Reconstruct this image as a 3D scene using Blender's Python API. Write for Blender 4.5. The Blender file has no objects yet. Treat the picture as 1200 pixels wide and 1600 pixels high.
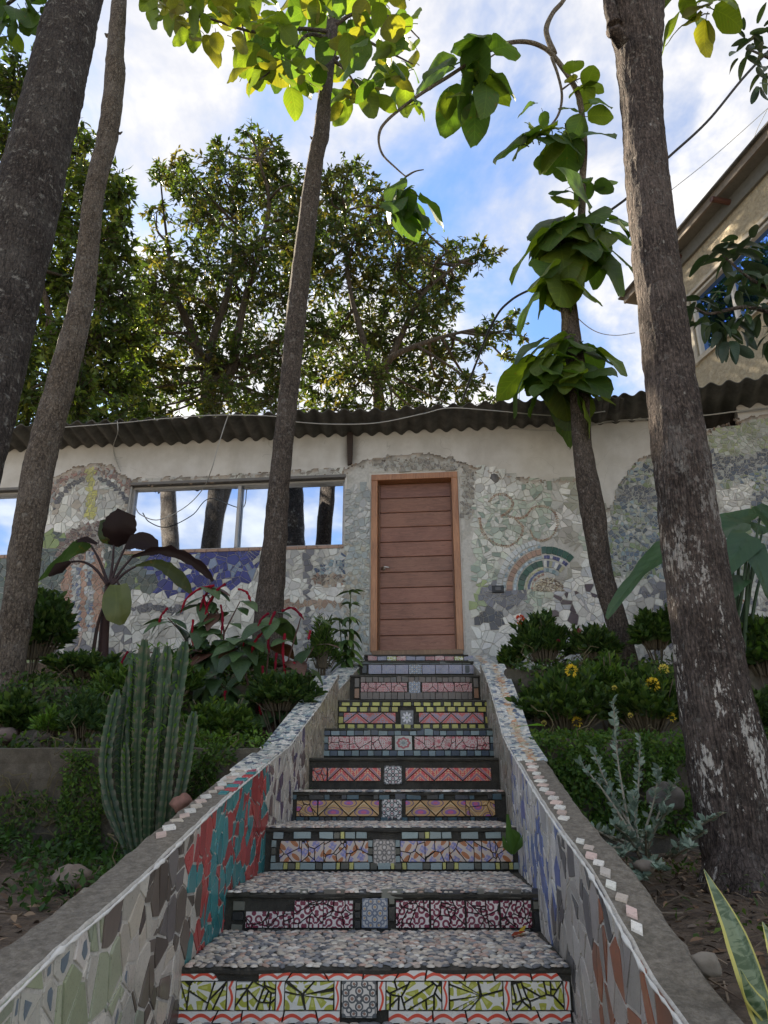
import bpy, math, random
import numpy as np
from mathutils import Vector, Matrix, noise
R = random.Random(7)
NR = np.random.RandomState(11)
rad = math.radians

# ------------------------------------------------------------------ camera, sky, sun, exposure
sc = bpy.context.scene
FPX = 1150.0                      # focal length in photo pixels (photo 1200x1600)
TH = math.atan(425 / FPX)         # upward tilt
CT, ST = math.cos(TH), math.sin(TH)
cam_d = bpy.data.cameras.new('camera'); cam = bpy.data.objects.new('camera', cam_d)
sc.collection.objects.link(cam); sc.camera = cam
cam_d.sensor_fit = 'VERTICAL'; cam_d.sensor_height = 36; cam_d.lens = 36 * FPX / 1600
cam_d.clip_start = 0.05; cam_d.clip_end = 2000
cam.location = (0, 0, 0); cam.rotation_euler = (rad(90) + TH, 0, 0)

SUN_AZ = Vector((-0.62, 0.785)).normalized()   # horizontal direction towards the sun
SUN_EL = rad(32)
sun_vec = Vector((SUN_AZ.x * math.cos(SUN_EL), SUN_AZ.y * math.cos(SUN_EL), math.sin(SUN_EL)))
sd = bpy.data.lights.new('sun', 'SUN'); so = bpy.data.objects.new('sun', sd); sc.collection.objects.link(so)
sd.energy = 3.4; sd.angle = rad(0.6); sd.color = (1.0, 0.86, 0.66)
so.rotation_euler = sun_vec.to_track_quat('Z', 'Y').to_euler()
sc.view_settings.view_transform = 'Standard'; sc.view_settings.look = 'None'
sc.view_settings.exposure = 2.55; sc.view_settings.gamma = 1.0; sc.view_settings.use_curve_mapping = False
try: sc.cycles.use_denoising = True
except Exception: pass
sc.cycles.max_bounces = 6; sc.cycles.diffuse_bounces = 3; sc.cycles.glossy_bounces = 3
sc.cycles.transmission_bounces = 3; sc.cycles.caustics_reflective = False; sc.cycles.caustics_refractive = False

# ------------------------------------------------------------------ node expression helper
class E:
    def __init__(s, nt, k): s.nt, s.k = nt, k
    def m(s, op, b=None, c=None, clamp=False):
        n = s.nt.nodes.new('ShaderNodeMath'); n.operation = op; n.use_clamp = clamp
        for i, v in enumerate((s, b, c)):
            if v is None: continue
            if isinstance(v, E): s.nt.links.new(v.k, n.inputs[i])
            else: n.inputs[i].default_value = v
        return E(s.nt, n.outputs[0])
    def __add__(s, b): return s.m('ADD', b)
    __radd__ = __add__
    def __sub__(s, b): return s.m('SUBTRACT', b)
    def __mul__(s, b): return s.m('MULTIPLY', b)
    __rmul__ = __mul__
    def __truediv__(s, b): return s.m('DIVIDE', b)
    def abs(s): return s.m('ABSOLUTE')
    def sin(s): return s.m('SINE')
    def cos(s): return s.m('COSINE')
    def lt(s, b): return s.m('LESS_THAN', b)
    def gt(s, b): return s.m('GREATER_THAN', b)
    def mx(s, b): return s.m('MAXIMUM', b)
    def mn(s, b): return s.m('MINIMUM', b)
    def frac(s): return s.m('FRACT')
    def ss(s, a, b):
        n = s.nt.nodes.new('ShaderNodeMapRange'); n.interpolation_type = 'SMOOTHSTEP'
        s.nt.links.new(s.k, n.inputs[0]); n.inputs[1].default_value = a; n.inputs[2].default_value = b
        return E(s.nt, n.outputs[0])
def cc(c): return (c[0], c[1], c[2], 1)
def mix(nt, f, a, b, mode='MIX'):
    n = nt.nodes.new('ShaderNodeMix'); n.data_type = 'RGBA'; n.blend_type = mode
    def put(i, v):
        if isinstance(v, E): nt.links.new(v.k, n.inputs[i])
        elif isinstance(v, tuple): n.inputs[i].default_value = cc(v)
        elif isinstance(v, (int, float)): n.inputs[i].default_value = v
        else: nt.links.new(v, n.inputs[i])
    put(0, f); put(6, a); put(7, b)
    return n.outputs[2]
def newmat(name):
    m = bpy.data.materials.new(name); m.use_nodes = True; nt = m.node_tree
    return m, nt, nt.nodes['Principled BSDF']
def coord(nt, kind='Object', scale=(1, 1, 1)):
    t = nt.nodes.new('ShaderNodeTexCoord'); mp = nt.nodes.new('ShaderNodeMapping')
    mp.inputs['Scale'].default_value = scale
    nt.links.new(t.outputs[kind], mp.inputs[0]); return mp.outputs[0]
def nz(nt, co, scale, detail=4, rough=.55, dist=0.0):
    n = nt.nodes.new('ShaderNodeTexNoise'); n.inputs['Scale'].default_value = scale
    n.inputs['Detail'].default_value = detail; n.inputs['Roughness'].default_value = rough
    n.inputs['Distortion'].default_value = dist
    nt.links.new(co, n.inputs['Vector']); return E(nt, n.outputs['Fac'])
def vor(nt, co, scale, feat='F1', out='Distance', rnd=1.0):
    n = nt.nodes.new('ShaderNodeTexVoronoi'); n.feature = feat; n.inputs['Scale'].default_value = scale
    n.inputs['Randomness'].default_value = rnd
    nt.links.new(co, n.inputs['Vector']); return E(nt, n.outputs[out])
def bump(nt, b, h, strength=.5, dist=.01):
    n = nt.nodes.new('ShaderNodeBump'); n.inputs['Strength'].default_value = strength; n.inputs['Distance'].default_value = dist
    nt.links.new(h.k, n.inputs['Height']); nt.links.new(n.outputs[0], b.inputs['Normal'])
def attr(nt, name='Col'):
    n = nt.nodes.new('ShaderNodeAttribute'); n.attribute_name = name; return n.outputs['Color']
def wpos(nt, scale=(1, 1, 1)):
    g = nt.nodes.new('ShaderNodeNewGeometry'); mp = nt.nodes.new('ShaderNodeMapping')
    mp.inputs['Scale'].default_value = scale; nt.links.new(g.outputs['Position'], mp.inputs[0]); return mp.outputs[0]

# ------------------------------------------------------------------ world: sky with broken cloud
w = bpy.data.worlds.new('World'); sc.world = w; w.use_nodes = True; nt = w.node_tree
bg = nt.nodes['Background']
sky = nt.nodes.new('ShaderNodeTexSky'); sky.sky_type = 'NISHITA'; sky.sun_disc = False
sky.sun_elevation = SUN_EL; sky.sun_rotation = math.atan2(SUN_AZ.x, SUN_AZ.y); sky.air_density = 1.1; sky.dust_density = 0.3
tc = nt.nodes.new('ShaderNodeTexCoord')
sx = nt.nodes.new('ShaderNodeSeparateXYZ'); nt.links.new(tc.outputs['Generated'], sx.inputs[0])
X_, Y_, Z_ = (E(nt, sx.outputs[i]) for i in range(3))
zz = Z_.mx(0.0) + 0.28
cm = nt.nodes.new('ShaderNodeCombineXYZ')
nt.links.new((X_ / zz).k, cm.inputs[0]); nt.links.new((Y_ / zz).k, cm.inputs[1]); nt.links.new((Z_ * 0.6).k, cm.inputs[2])
mp = nt.nodes.new('ShaderNodeMapping'); mp.inputs['Location'].default_value = (3.7, 0.45, 1.3)
mp.inputs['Scale'].default_value = (1.0, 0.8, 1.0); nt.links.new(cm.outputs[0], mp.inputs[0])
n1 = nz(nt, mp.outputs[0], 1.55, 7, .56, .35); n2 = nz(nt, mp.outputs[0], 6.0, 6, .6, .2); n3 = nz(nt, mp.outputs[0], 0.6, 2, .5)
cl = (n1 * 0.72 + n2 * 0.24 + n3 * 0.25).ss(0.505, 0.655)
shade = (n1 * 0.5 + n2 * 0.5).ss(0.44, 0.62)
ccol = mix(nt, shade, (2.9, 2.93, 3.1), (4.75, 4.5, 4.15))
skyc = mix(nt, 1.0, sky.outputs[0], (0.60, 0.74, 0.92), 'MULTIPLY')
nt.links.new(mix(nt, cl * 0.93, skyc, ccol), bg.inputs['Color'])
bg.inputs['Strength'].default_value = 0.05

# ------------------------------------------------------------------ geometry helpers
def ray(px, py):
    u = (px - 600) / FPX; v = (800 - py) / FPX
    return Vector((u, CT - v * ST, ST + v * CT))
def P(px, py, Y):
    d = ray(px, py); return d * (Y / d.y)
def PP(px, py, pt, n):            # ray meets a plane
    d = ray(px, py); return d * (pt.dot(n) / d.dot(n))
def proj(p):
    z = p[1] * CT + p[2] * ST; v = (-p[1] * ST + p[2] * CT) / z
    return 600 + p[0] / z * FPX, 800 - v * FPX
def pxm(n, p):                    # n photo pixels in metres at a point
    return n * (p[1] * CT + p[2] * ST) / FPX
def vary(c, a, b): k = R.uniform(a, b); return tuple(q * k * R.uniform(.985, 1.015) for q in c)
def lerp(a, b, t): return a + (b - a) * t
def interp(x, tab):
    if x <= tab[0][0]:
        (x0, y0), (x1, y1) = tab[0], tab[1]
        return y0 if len(tab) < 2 else y0
    for (x0, y0), (x1, y1) in zip(tab, tab[1:]):
        if x <= x1: return y0 + (y1 - y0) * (x - x0) / (x1 - x0)
    return tab[-1][1]
def N3(v, s=1.0): return noise.noise(Vector(v) * s)

def mk(V, Fc, mats=None, col=None, uv=None, smooth=False, fcol=None, mi=None):
    me = bpy.data.meshes.new('mesh')
    V = np.asarray(V, dtype=np.float32).reshape(-1, 3)
    if isinstance(Fc, np.ndarray):
        k = Fc.shape[1]; n = len(Fc)
        me.vertices.add(len(V)); me.vertices.foreach_set('co', V.ravel())
        me.loops.add(n * k); me.loops.foreach_set('vertex_index', Fc.astype(np.int32).ravel())
        me.polygons.add(n); me.polygons.foreach_set('loop_start', np.arange(0, n * k, k, dtype=np.int32))
        me.polygons.foreach_set('loop_total', np.full(n, k, dtype=np.int32))
        me.update(calc_edges=True)
    else:
        me.from_pydata(V.tolist(), [], Fc); me.update()
    if mats is not None:
        for m in (mats if isinstance(mats, (list, tuple)) else [mats]): me.materials.append(m)
    if mi is not None: me.polygons.foreach_set('material_index', np.asarray(mi, dtype=np.int32))
    if col is not None:
        a = me.color_attributes.new('Col', 'FLOAT_COLOR', 'POINT')
        c = np.asarray(col, dtype=np.float32)
        if c.ndim == 1: c = np.tile(c[:3], (len(V), 1))
        c = np.hstack([c[:, :3], np.ones((len(c), 1), dtype=np.float32)])
        a.data.foreach_set('color', c.ravel())
    if uv is not None:
        l = me.uv_layers.new(name='UVMap')
        vi = np.zeros(len(me.loops), dtype=np.int32); me.loops.foreach_get('vertex_index', vi)
        l.data.foreach_set('uv', np.asarray(uv, dtype=np.float32)[vi].ravel())
    if smooth: me.polygons.foreach_set('use_smooth', np.ones(len(me.polygons), dtype=bool))
    return me
def wloc(p):
    l = Vector((0, 0, 0))
    while p is not None: l += p.location; p = p.parent
    return l
def ob(name, me, parent=None, loc=None, rot=None, **pr):
    o = bpy.data.objects.new(name, me); sc.collection.objects.link(o)
    if parent is not None: o.parent = parent
    base = Vector(loc) if loc is not None else Vector((0, 0, 0))
    o.location = base - wloc(parent)
    if rot is not None: o.rotation_euler = rot
    for k, v in pr.items(): o[k] = v
    return o
def thing(name, label, cat, loc, group=None, **pr):
    o = bpy.data.objects.new(name, None); sc.collection.objects.link(o)
    o.empty_display_size = .1
    o.location = loc; o['label'] = label; o['category'] = cat
    if group: o['group'] = group
    for k, v in pr.items(): o[k] = v
    return o

class MB:                          # mesh collector
    def __init__(s): s.V = []; s.F = []; s.C = []; s.U = []
    def add(s, V, F, c=None, uv=None):
        b = len(s.V); s.V += [tuple(v) for v in V]; s.F += [tuple(b + i for i in f) for f in F]
        s.C += [c if c is not None else (.5, .5, .5)] * len(V) if not (c is not None and isinstance(c, list)) else c
        s.U += list(uv) if uv is not None else [(0, 0)] * len(V)
    def box(s, c, d, rz=0, col=None, jit=0):
        x, y, z = (q / 2 for q in d); ca, sa = math.cos(rz), math.sin(rz); V = []
        for k in (-z, z):
            for (i, j) in ((-x, -y), (x, -y), (x, y), (-x, y)):
                i += R.uniform(-jit, jit); j += R.uniform(-jit, jit)
                V.append((c[0] + i * ca - j * sa, c[1] + i * sa + j * ca, c[2] + k))
        s.add(V, [(3, 2, 1, 0), (4, 5, 6, 7), (0, 1, 5, 4), (1, 2, 6, 5), (2, 3, 7, 6), (3, 0, 4, 7)], col)
    def hexa(s, q, col=None):      # eight corners: bottom 4 ccw, top 4 ccw
        s.add(q, [(3, 2, 1, 0), (4, 5, 6, 7), (0, 1, 5, 4), (1, 2, 6, 5), (2, 3, 7, 6), (3, 0, 4, 7)], col)
    def tube(s, pts, rs, seg=8, col=None, cap=True, rough=0, freq=6, ridge=0):
        V, F = tube(pts, rs, seg, rough, freq, cap, ridge); s.add(V, F, col)
    def mesh(s, mat, smooth=False, uv=False):
        return mk(np.array(s.V), s.F, mat, col=np.array(s.C), uv=s.U if uv else None, smooth=smooth)

def spline(pts, n):                # Catmull-Rom through points -> list
    pts = [Vector(p) for p in pts]
    if len(pts) < 3: return [pts[0].lerp(pts[-1], i / n) for i in range(n + 1)]
    ext = [pts[0] * 2 - pts[1]] + pts + [pts[-1] * 2 - pts[-2]]
    out = []; m = len(pts) - 1
    for i in range(n + 1):
        t = i / n * m; k = min(int(t), m - 1); t -= k
        a, b, c, d = ext[k:k + 4]
        out.append(0.5 * ((2 * b) + (c - a) * t + (2 * a - 5 * b + 4 * c - d) * t * t + (3 * b - a - 3 * c + d) * t ** 3))
    return out
def spl1(vals, n):
    m = len(vals) - 1; return [lerp(vals[min(int(i / n * m), m - 1)], vals[min(int(i / n * m), m - 1) + 1], i / n * m - min(int(i / n * m), m - 1)) for i in range(n + 1)]
def tube(pts, rs, seg=8, rough=0, freq=6, cap=True, ridge=0):
    pts = [Vector(p) for p in pts]; n = len(pts)
    if not isinstance(rs, (list, tuple)): rs = [rs] * n
    V = []; up = Vector((0.13, 1, 0.07)); prev = None
    for i, p in enumerate(pts):
        t = (pts[min(i + 1, n - 1)] - pts[max(i - 1, 0)])
        if t.length < 1e-9: t = Vector((0, 0, 1))
        t.normalize()
        a = (prev if prev is not None else t.orthogonal()); a = (a - t * a.dot(t)); a.normalize(); prev = a
        b = t.cross(a)
        for k in range(seg):
            an = 2 * math.pi * k / seg; d = a * math.cos(an) + b * math.sin(an); r = rs[i]
            if rough: r *= 1 + rough * (noise.noise((p + d * rs[i]) * freq) + .5 * noise.noise((p + d * rs[i]) * freq * 3.1))
            if ridge: q_ = (p + d * rs[i]); r *= 1 + ridge * (noise.noise(Vector((q_.x * 34, q_.y * 34, q_.z * 5))) + .7 * noise.noise(Vector((q_.x * 70, q_.y * 70, q_.z * 14))))
            V.append(p + d * r)
    F = [(i * seg + k, i * seg + (k + 1) % seg, (i + 1) * seg + (k + 1) % seg, (i + 1) * seg + k) for i in range(n - 1) for k in range(seg)]
    if cap: F += [tuple(range(seg))[::-1], tuple((n - 1) * seg + k for k in range(seg))]
    return V, F

def clip(poly, a, b, c):           # keep a*x+b*y<=c
    out = []; n = len(poly)
    for i in range(n):
        p, q = poly[i], poly[(i + 1) % n]; dp = a * p[0] + b * p[1] - c; dq = a * q[0] + b * q[1] - c
        if dp <= 0: out.append(p)
        if dp * dq < 0:
            t = dp / (dp - dq); out.append((p[0] + (q[0] - p[0]) * t, p[1] + (q[1] - p[1]) * t))
    return out
def voronoi(seeds, rmax, clipper=None, gap=.002):
    """cells of 2-D seeds, each shrunk by gap; rmax(seed) bounds a cell"""
    cells = []; W = [R.uniform(-.34, .34) * ((rmax(s) if callable(rmax) else rmax) * .75) ** 2 for s in seeds]
    g = {}; cs = max(rmax(s) for s in seeds) if callable(rmax) else rmax
    for i, s in enumerate(seeds): g.setdefault((int(s[0] // cs), int(s[1] // cs)), []).append(i)
    for i, s in enumerate(seeds):
        r = rmax(s) if callable(rmax) else rmax
        poly = [(s[0] - r, s[1] - r), (s[0] + r, s[1] - r), (s[0] + r, s[1] + r), (s[0] - r, s[1] + r)]
        gx, gy = int(s[0] // cs), int(s[1] // cs)
        nb = [j for dx in (-2, -1, 0, 1, 2) for dy in (-2, -1, 0, 1, 2) for j in g.get((gx + dx, gy + dy), ()) if j != i]
        nb.sort(key=lambda j: (seeds[j][0] - s[0]) ** 2 + (seeds[j][1] - s[1]) ** 2)
        for j in nb[:18]:
            dx, dy = seeds[j][0] - s[0], seeds[j][1] - s[1]; L = math.hypot(dx, dy)
            if L < 1e-6: continue
            dx /= L; dy /= L
            poly = clip(poly, dx, dy, dx * s[0] + dy * s[1] + L / 2 + (W[i] - W[j]) / (2 * L) - gap / 2)
            if len(poly) < 3: break
        if clipper and len(poly) >= 3: poly = clipper(poly, s)
        cells.append(poly if len(poly) >= 3 else None)
    return cells
def split(polys, prob, gap, amin=1e-4, twice=.3):
    out = []
    for p in polys:
        if not p or area(p) < amin or R.random() > prob: out.append(p); continue
        cx = sum(q[0] for q in p) / len(p); cy = sum(q[1] for q in p) / len(p); s_ = math.sqrt(area(p)) * .18; cx += R.uniform(-s_, s_); cy += R.uniform(-s_, s_)
        a = R.uniform(0, math.pi); nx, ny = math.cos(a), math.sin(a); k = nx * cx + ny * cy; h = [clip(p, nx, ny, k - gap / 2), clip(p, -nx, -ny, -k - gap / 2)]
        h = [q for q in h if len(q) >= 3]; out += split(h, twice, gap, amin * 1.6, 0) if twice else h
    return out
def area(p): return abs(sum(p[i][0] * p[(i + 1) % len(p)][1] - p[(i + 1) % len(p)][0] * p[i][1] for i in range(len(p)))) / 2
def slab(poly, f, th, tilt=.0):
    """prism from a 2-D polygon; f(x,y,h)->3-D, h = height above the bed"""
    cx = sum(p[0] for p in poly) / len(poly); cy = sum(p[1] for p in poly) / len(poly)
    ta, tb = R.uniform(-tilt, tilt), R.uniform(-tilt, tilt); V = []
    for p in poly: V.append(f(p[0], p[1], -.004))
    for p in poly: V.append(f(p[0], p[1], th * .75))
    k = .0012
    for p in poly:
        dx, dy = cx - p[0], cy - p[1]; L = math.hypot(dx, dy) + 1e-6; q = min(k / L, .3)
        V.append(f(p[0] + dx * q, p[1] + dy * q, th - (dx * ta + dy * tb)))
    n = len(poly)
    F = [(i, (i + 1) % n, n + (i + 1) % n, n + i) for i in range(n)] + [(n + i, n + (i + 1) % n, 2 * n + (i + 1) % n, 2 * n + i) for i in range(n)] + [tuple(range(2 * n, 3 * n))]
    return V, F
def darts(n, box, rf, ok=None, seedr=R):
    """random points with local minimum spacing rf(x,y)"""
    out = []; g = {}; x0, y0, x1, y1 = box; cs = .02
    for _ in range(n):
        x, y = seedr.uniform(x0, x1), seedr.uniform(y0, y1)
        if ok and not ok(x, y): continue
        r = rf(x, y); k = int(r / cs) + 1; gx, gy = int(x // cs), int(y // cs); bad = False
        for i in range(gx - k, gx + k + 1):
            for j in range(gy - k, gy + k + 1):
                for q in g.get((i, j), ()):
                    if (q[0] - x) ** 2 + (q[1] - y) ** 2 < r * r: bad = True; break
                if bad: break
            if bad: break
        if not bad: out.append((x, y)); g.setdefault((gx, gy), []).append((x, y))
    return out

def frames(D, UP):                 # rotation matrices with y=D
    y = D / np.linalg.norm(D, axis=1, keepdims=True)
    x = np.cross(y, UP); x /= (np.linalg.norm(x, axis=1, keepdims=True) + 1e-9)
    z = np.cross(x, y); return np.stack([x, y, z], axis=2)
def scatter(TV, TF, pos, D, UP, sc_, col, mats, jit=.15, smooth=False, cvar=None):
    TV = np.asarray(TV, float); TF = np.asarray(TF); n = len(pos)
    M = frames(np.asarray(D, float), np.asarray(UP, float)); S = np.asarray(sc_, float).reshape(n, 1, -1)
    V = np.einsum('nij,nkj->nki', M, TV[None] * S) + np.asarray(pos)[:, None]
    F = (TF[None] + (np.arange(n) * len(TV))[:, None, None]).reshape(-1, TF.shape[1])
    C = np.asarray(col, float)
    if C.ndim == 1: C = np.tile(C, (n, 1))
    C = C * (1 + NR.uniform(-jit, jit, (n, 1))); C = np.clip(C, 0, 1)
    if cvar is not None: C[:, 0] *= 1 + NR.uniform(0, cvar, n)
    C = np.repeat(C, len(TV), axis=0)
    return mk(V.reshape(-1, 3), F, mats, col=C, smooth=smooth)
def rdir(n, up=0.0):
    d = NR.normal(size=(n, 3)); d /= np.linalg.norm(d, axis=1, keepdims=True); d[:, 2] += up
    return d / np.linalg.norm(d, axis=1, keepdims=True)
# small leaf template: folded diamond, unit length
LEAF_V = [(0, 0, 0), (-.2, .35, .05), (0, .4, 0), (.2, .35, .05), (-.17, .68, .02), (0, .72, -.03), (.17, .68, .02), (0, 1, -.1)]
LEAF_F = [(0, 2, 1, 1), (0, 3, 2, 2)]
LEAF_T = np.array([(0, 2, 1), (0, 3, 2), (1, 2, 5), (1, 5, 4), (2, 3, 6), (2, 6, 5), (4, 5, 7), (5, 6, 7)])
LEAF_V = np.array(LEAF_V)
LEAF4_V = np.array([(0, 0, 0), (-.2, .42, .06), (.2, .42, .06), (0, 1, -.08), (0, .45, 0)])
LEAF4_T = np.array([(0, 4, 1), (0, 2, 4), (1, 4, 3), (4, 2, 3)])
def blade(L, W, prof, rows=8, cols=4, fold=.25, droop=.3, wave=.0, curl=0., seed=0, pet=0):
    """single leaf mesh data along +Y; prof(t)->0..1 half width"""
    V = []; F = []
    for i in range(rows + 1):
        t = i / rows; y = L * t; zc = -droop * L * t * t
        for j in range(-cols, cols + 1):
            u = j / cols; hw = W / 2 * prof(t)
            z = zc + fold * abs(u) * hw - curl * (u * u) * hw + wave * W * (.6 * math.sin(t * 9 + seed + (3 if j < 0 else 0)) * abs(u) + .25 * math.sin(t * 23 + seed * 2 + j) * u * u)
            V.append((u * hw, y - (1 - t) * abs(u) ** 2 * L * .0, z))
    n = 2 * cols + 1
    for i in range(rows):
        for j in range(2 * cols): a = i * n + j; F.append((a, a + 1, a + n + 1, a + n))
    if pet:
        b = len(V); r = W * .018 + .0015
        for k, (yy, zz_) in enumerate(((-pet, -.0), (-pet * .4, .12 * pet), (.02 * L, -.004))):
            for a in range(4): an = a * math.pi / 2; V.append((r * math.cos(an), yy, zz_ + r * math.sin(an)))
        for k in range(2):
            for a in range(4): F.append((b + k * 4 + a, b + k * 4 + (a + 1) % 4, b + k * 4 + 4 + (a + 1) % 4, b + k * 4 + 4 + a))
    return V, F
p_oval = lambda t: max(0.0, math.sin(math.pi * min(1, t ** .8 * 1.0))) ** .7
p_heart = lambda t: (1 if t > .0 else .35) * max(.02, (1 - t) ** .75 * (t + .12) ** .25 * 1.75) if t < 1 else .02
p_teak = lambda t: max(.03, math.sin(math.pi * (t * .93 + .05)) ** .6 * (1 - .15 * t))
p_lance = lambda t: max(.03, math.sin(math.pi * t) ** .8)
def stemdir(M, d, up=Vector((0, 0, 1))):  # euler with local +Y along d, +Z near up
    y = Vector(d).normalized(); x = y.cross(Vector(up))
    if x.length < 1e-3: x = y.cross(Vector((1, 0, 0)))
    x.normalize(); z = x.cross(y)
    return Matrix((x, y, z)).transposed().to_euler()
# ------------------------------------------------------------------ materials
def m_tile():
    m, nt, b = newmat('glazed_tile'); co = wpos(nt)
    n = nz(nt, co, 38, 4); d = nz(nt, co, 3.5, 5, .65); f = nz(nt, co, 160, 2)
    c = mix(nt, 1.0, attr(nt), mix(nt, n, (.86, .855, .84), (1.16, 1.14, 1.09)), 'MULTIPLY')
    c = mix(nt, (d.ss(.5, .75) * .5 + f.ss(.56, .7) * .4), c, (.12, .11, .085))
    nt.links.new(c, b.inputs['Base Color']); nt.links.new((d * .5 + .12).k, b.inputs['Roughness']); bump(nt, b, n, .12, .003)
    return m
def m_grout(name, c1, c2, dirt=(.05, .05, .035), amt=.6, sc_=14, bs=.6):
    m, nt, b = newmat(name); co = wpos(nt)
    n = nz(nt, co, sc_, 8, .65); d = nz(nt, co, 2.2, 6, .65); g = nz(nt, co, 130, 3, .7)
    c = mix(nt, n.ss(.3, .7), c1, c2); c = mix(nt, d.ss(.5, .75) * amt, c, dirt)
    c = mix(nt, g.ss(.35, .7) * .35, c, tuple(q * .45 for q in c1))
    nt.links.new(c, b.inputs['Base Color']); b.inputs['Roughness'].default_value = .92
    bump(nt, b, n * .5 + g * .5, bs, .012); return m
def m_attr(name, rough=.85, bs=.3, sc_=60, var=(.7, 1.2), spec=.3, dirt=0):
    m, nt, b = newmat(name); co = wpos(nt); n = nz(nt, co, sc_, 5, .6)
    c = mix(nt, 1.0, attr(nt), mix(nt, n, (var[0],) * 3, (var[1],) * 3), 'MULTIPLY')
    if dirt: c = mix(nt, nz(nt, co, 9, 6, .7).ss(.5, .72) * dirt, c, (.045, .05, .025))
    nt.links.new(c, b.inputs['Base Color']); b.inputs['Roughness'].default_value = rough
    b.inputs['Specular IOR Level'].default_value = spec; bump(nt, b, n, bs, .006); return m
def m_leaf(name, trans=.45, rough=.42, tc_=(1.9, 1.9, .8), spot=0, veins=False):
    m, nt, b = newmat(name); co = coord(nt); n = nz(nt, wpos(nt), 9, 3); a = attr(nt)
    c = mix(nt, 1.0, a, mix(nt, n, (.7, .75, .7), (1.3, 1.22, 1.1)), 'MULTIPLY')
    if spot: c = mix(nt, nz(nt, co, 7, 6, .7).ss(.58, .68) * spot, c, (.16, .085, .02))
    if veins:
        s3 = nt.nodes.new('ShaderNodeSeparateXYZ'); nt.links.new(co, s3.inputs[0]); x = E(nt, s3.outputs[0]); y = E(nt, s3.outputs[1])
        v = ((y - x.abs() * .8) * 52.0).sin().ss(.88, 1.0).mx(x.abs().lt(.012)); c = mix(nt, v * (.55 if spot else .25), c, mix(nt, 1.0, c, (1.6, 1.5, 1.5), 'MULTIPLY'))
        bump(nt, b, ((y - x.abs() * .8) * 52.0).sin(), .08, .012)
    nt.links.new(c, b.inputs['Base Color']); b.inputs['Roughness'].default_value = rough; b.inputs['Specular IOR Level'].default_value = .45 if veins else .2
    t = nt.nodes.new('ShaderNodeBsdfTranslucent'); nt.links.new(mix(nt, 1.0, c, tc_, 'MULTIPLY'), t.inputs['Color'])
    ms = nt.nodes.new('ShaderNodeMixShader'); ms.inputs[0].default_value = trans
    nt.links.new(b.outputs[0], ms.inputs[1]); nt.links.new(t.outputs[0], ms.inputs[2])
    nt.links.new(ms.outputs[0], nt.nodes['Material Output'].inputs['Surface']); return m
def m_bark(name, c1, c2, c3, lich=.25, stretch=.22, sc_=26, peel=0.0):
    m, nt, b = newmat(name); co = wpos(nt, (1, 1, stretch)); cw = wpos(nt)
    n = nz(nt, co, sc_, 8, .7, .6); v = vor(nt, co, sc_ * 1.3, 'DISTANCE_TO_EDGE'); big = nz(nt, cw, 3.2, 5, .6)
    l = nz(nt, cw, 17, 7, .7); pz = nz(nt, wpos(nt, (1, 1, .35)), 7.5, 6, .6); f = nz(nt, wpos(nt, (1, 1, .45)), 60, 4, .7)
    c = mix(nt, n.ss(.28, .72), c1, c2)
    c = mix(nt, (E(nt, v.k).ss(.0, .10) * -1.0 + 1.0) * .38, c, tuple(q * .35 for q in c1))
    c = mix(nt, big.ss(.42, .7) * .5, c, c3)
    c = mix(nt, l.ss(.55, .66) * lich, c, (.24, .23, .205)); sp_ = nz(nt, wpos(nt, (1, 1, .6)), 75, 4, .7); c = mix(nt, sp_.ss(.54, .64) * .5, c, tuple(min(.3, q * 2.1) for q in c2)); c = mix(nt, sp_.ss(.46, .38) * .6, c, tuple(q * .4 for q in c1))
    if peel:
        z = nt.nodes.new('ShaderNodeSeparateXYZ'); nt.links.new(cw, z.inputs[0]); low = E(nt, z.outputs[2]).ss(.2, 2.0) * -1.0 + 1.0
        c = mix(nt, ((pz * .6 + f * .5).ss(.585, .635)) * low * peel, c, (.55, .52, .47))
        c = mix(nt, vor(nt, wpos(nt, (1, 1, .5)), 26).lt(.17) * l.gt(.54) * .4, c, (.42, .40, .36))
    nt.links.new(c, b.inputs['Base Color']); b.inputs['Roughness'].default_value = .93; b.inputs['Specular IOR Level'].default_value = .2
    bump(nt, b, n * .7 + E(nt, v.k).ss(0, .12) * .25 + f * .4, 1.0, .024); return m
def m_wood(name, c1, c2, axis='x', gloss=.45):
    m, nt, b = newmat(name); s = {'x': (1.2, 8, 14), 'z': (10, 10, .9)}[axis]; co = wpos(nt, s)
    n = nz(nt, co, 3.2, 7, .62, 1.2); f = nz(nt, wpos(nt, tuple(q * 3 for q in s)), 9, 3, .6); g = nz(nt, wpos(nt), 2.2, 3)
    c = mix(nt, n.ss(.25, .75), c1, c2); c = mix(nt, f.ss(.5, .8) * .4, c, tuple(q * .5 for q in c1)); c = mix(nt, g.ss(.4, .7) * .3, c, tuple(q * 1.35 for q in c2))
    c = mix(nt, nz(nt, wpos(nt, tuple(q * 1.6 for q in s)), 2.0, 5, .7, 2.0).ss(.55, .62) * .45, c, tuple(q * .4 for q in c1))
    c = mix(nt, 1.0, c, mix(nt, 1.0, attr(nt), (1, 1, 1), 'MULTIPLY'), 'MULTIPLY')
    nt.links.new(c, b.inputs['Base Color']); b.inputs['Roughness'].default_value = gloss; bump(nt, b, n * .5 + f * .5, .25, .004); return m
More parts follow.
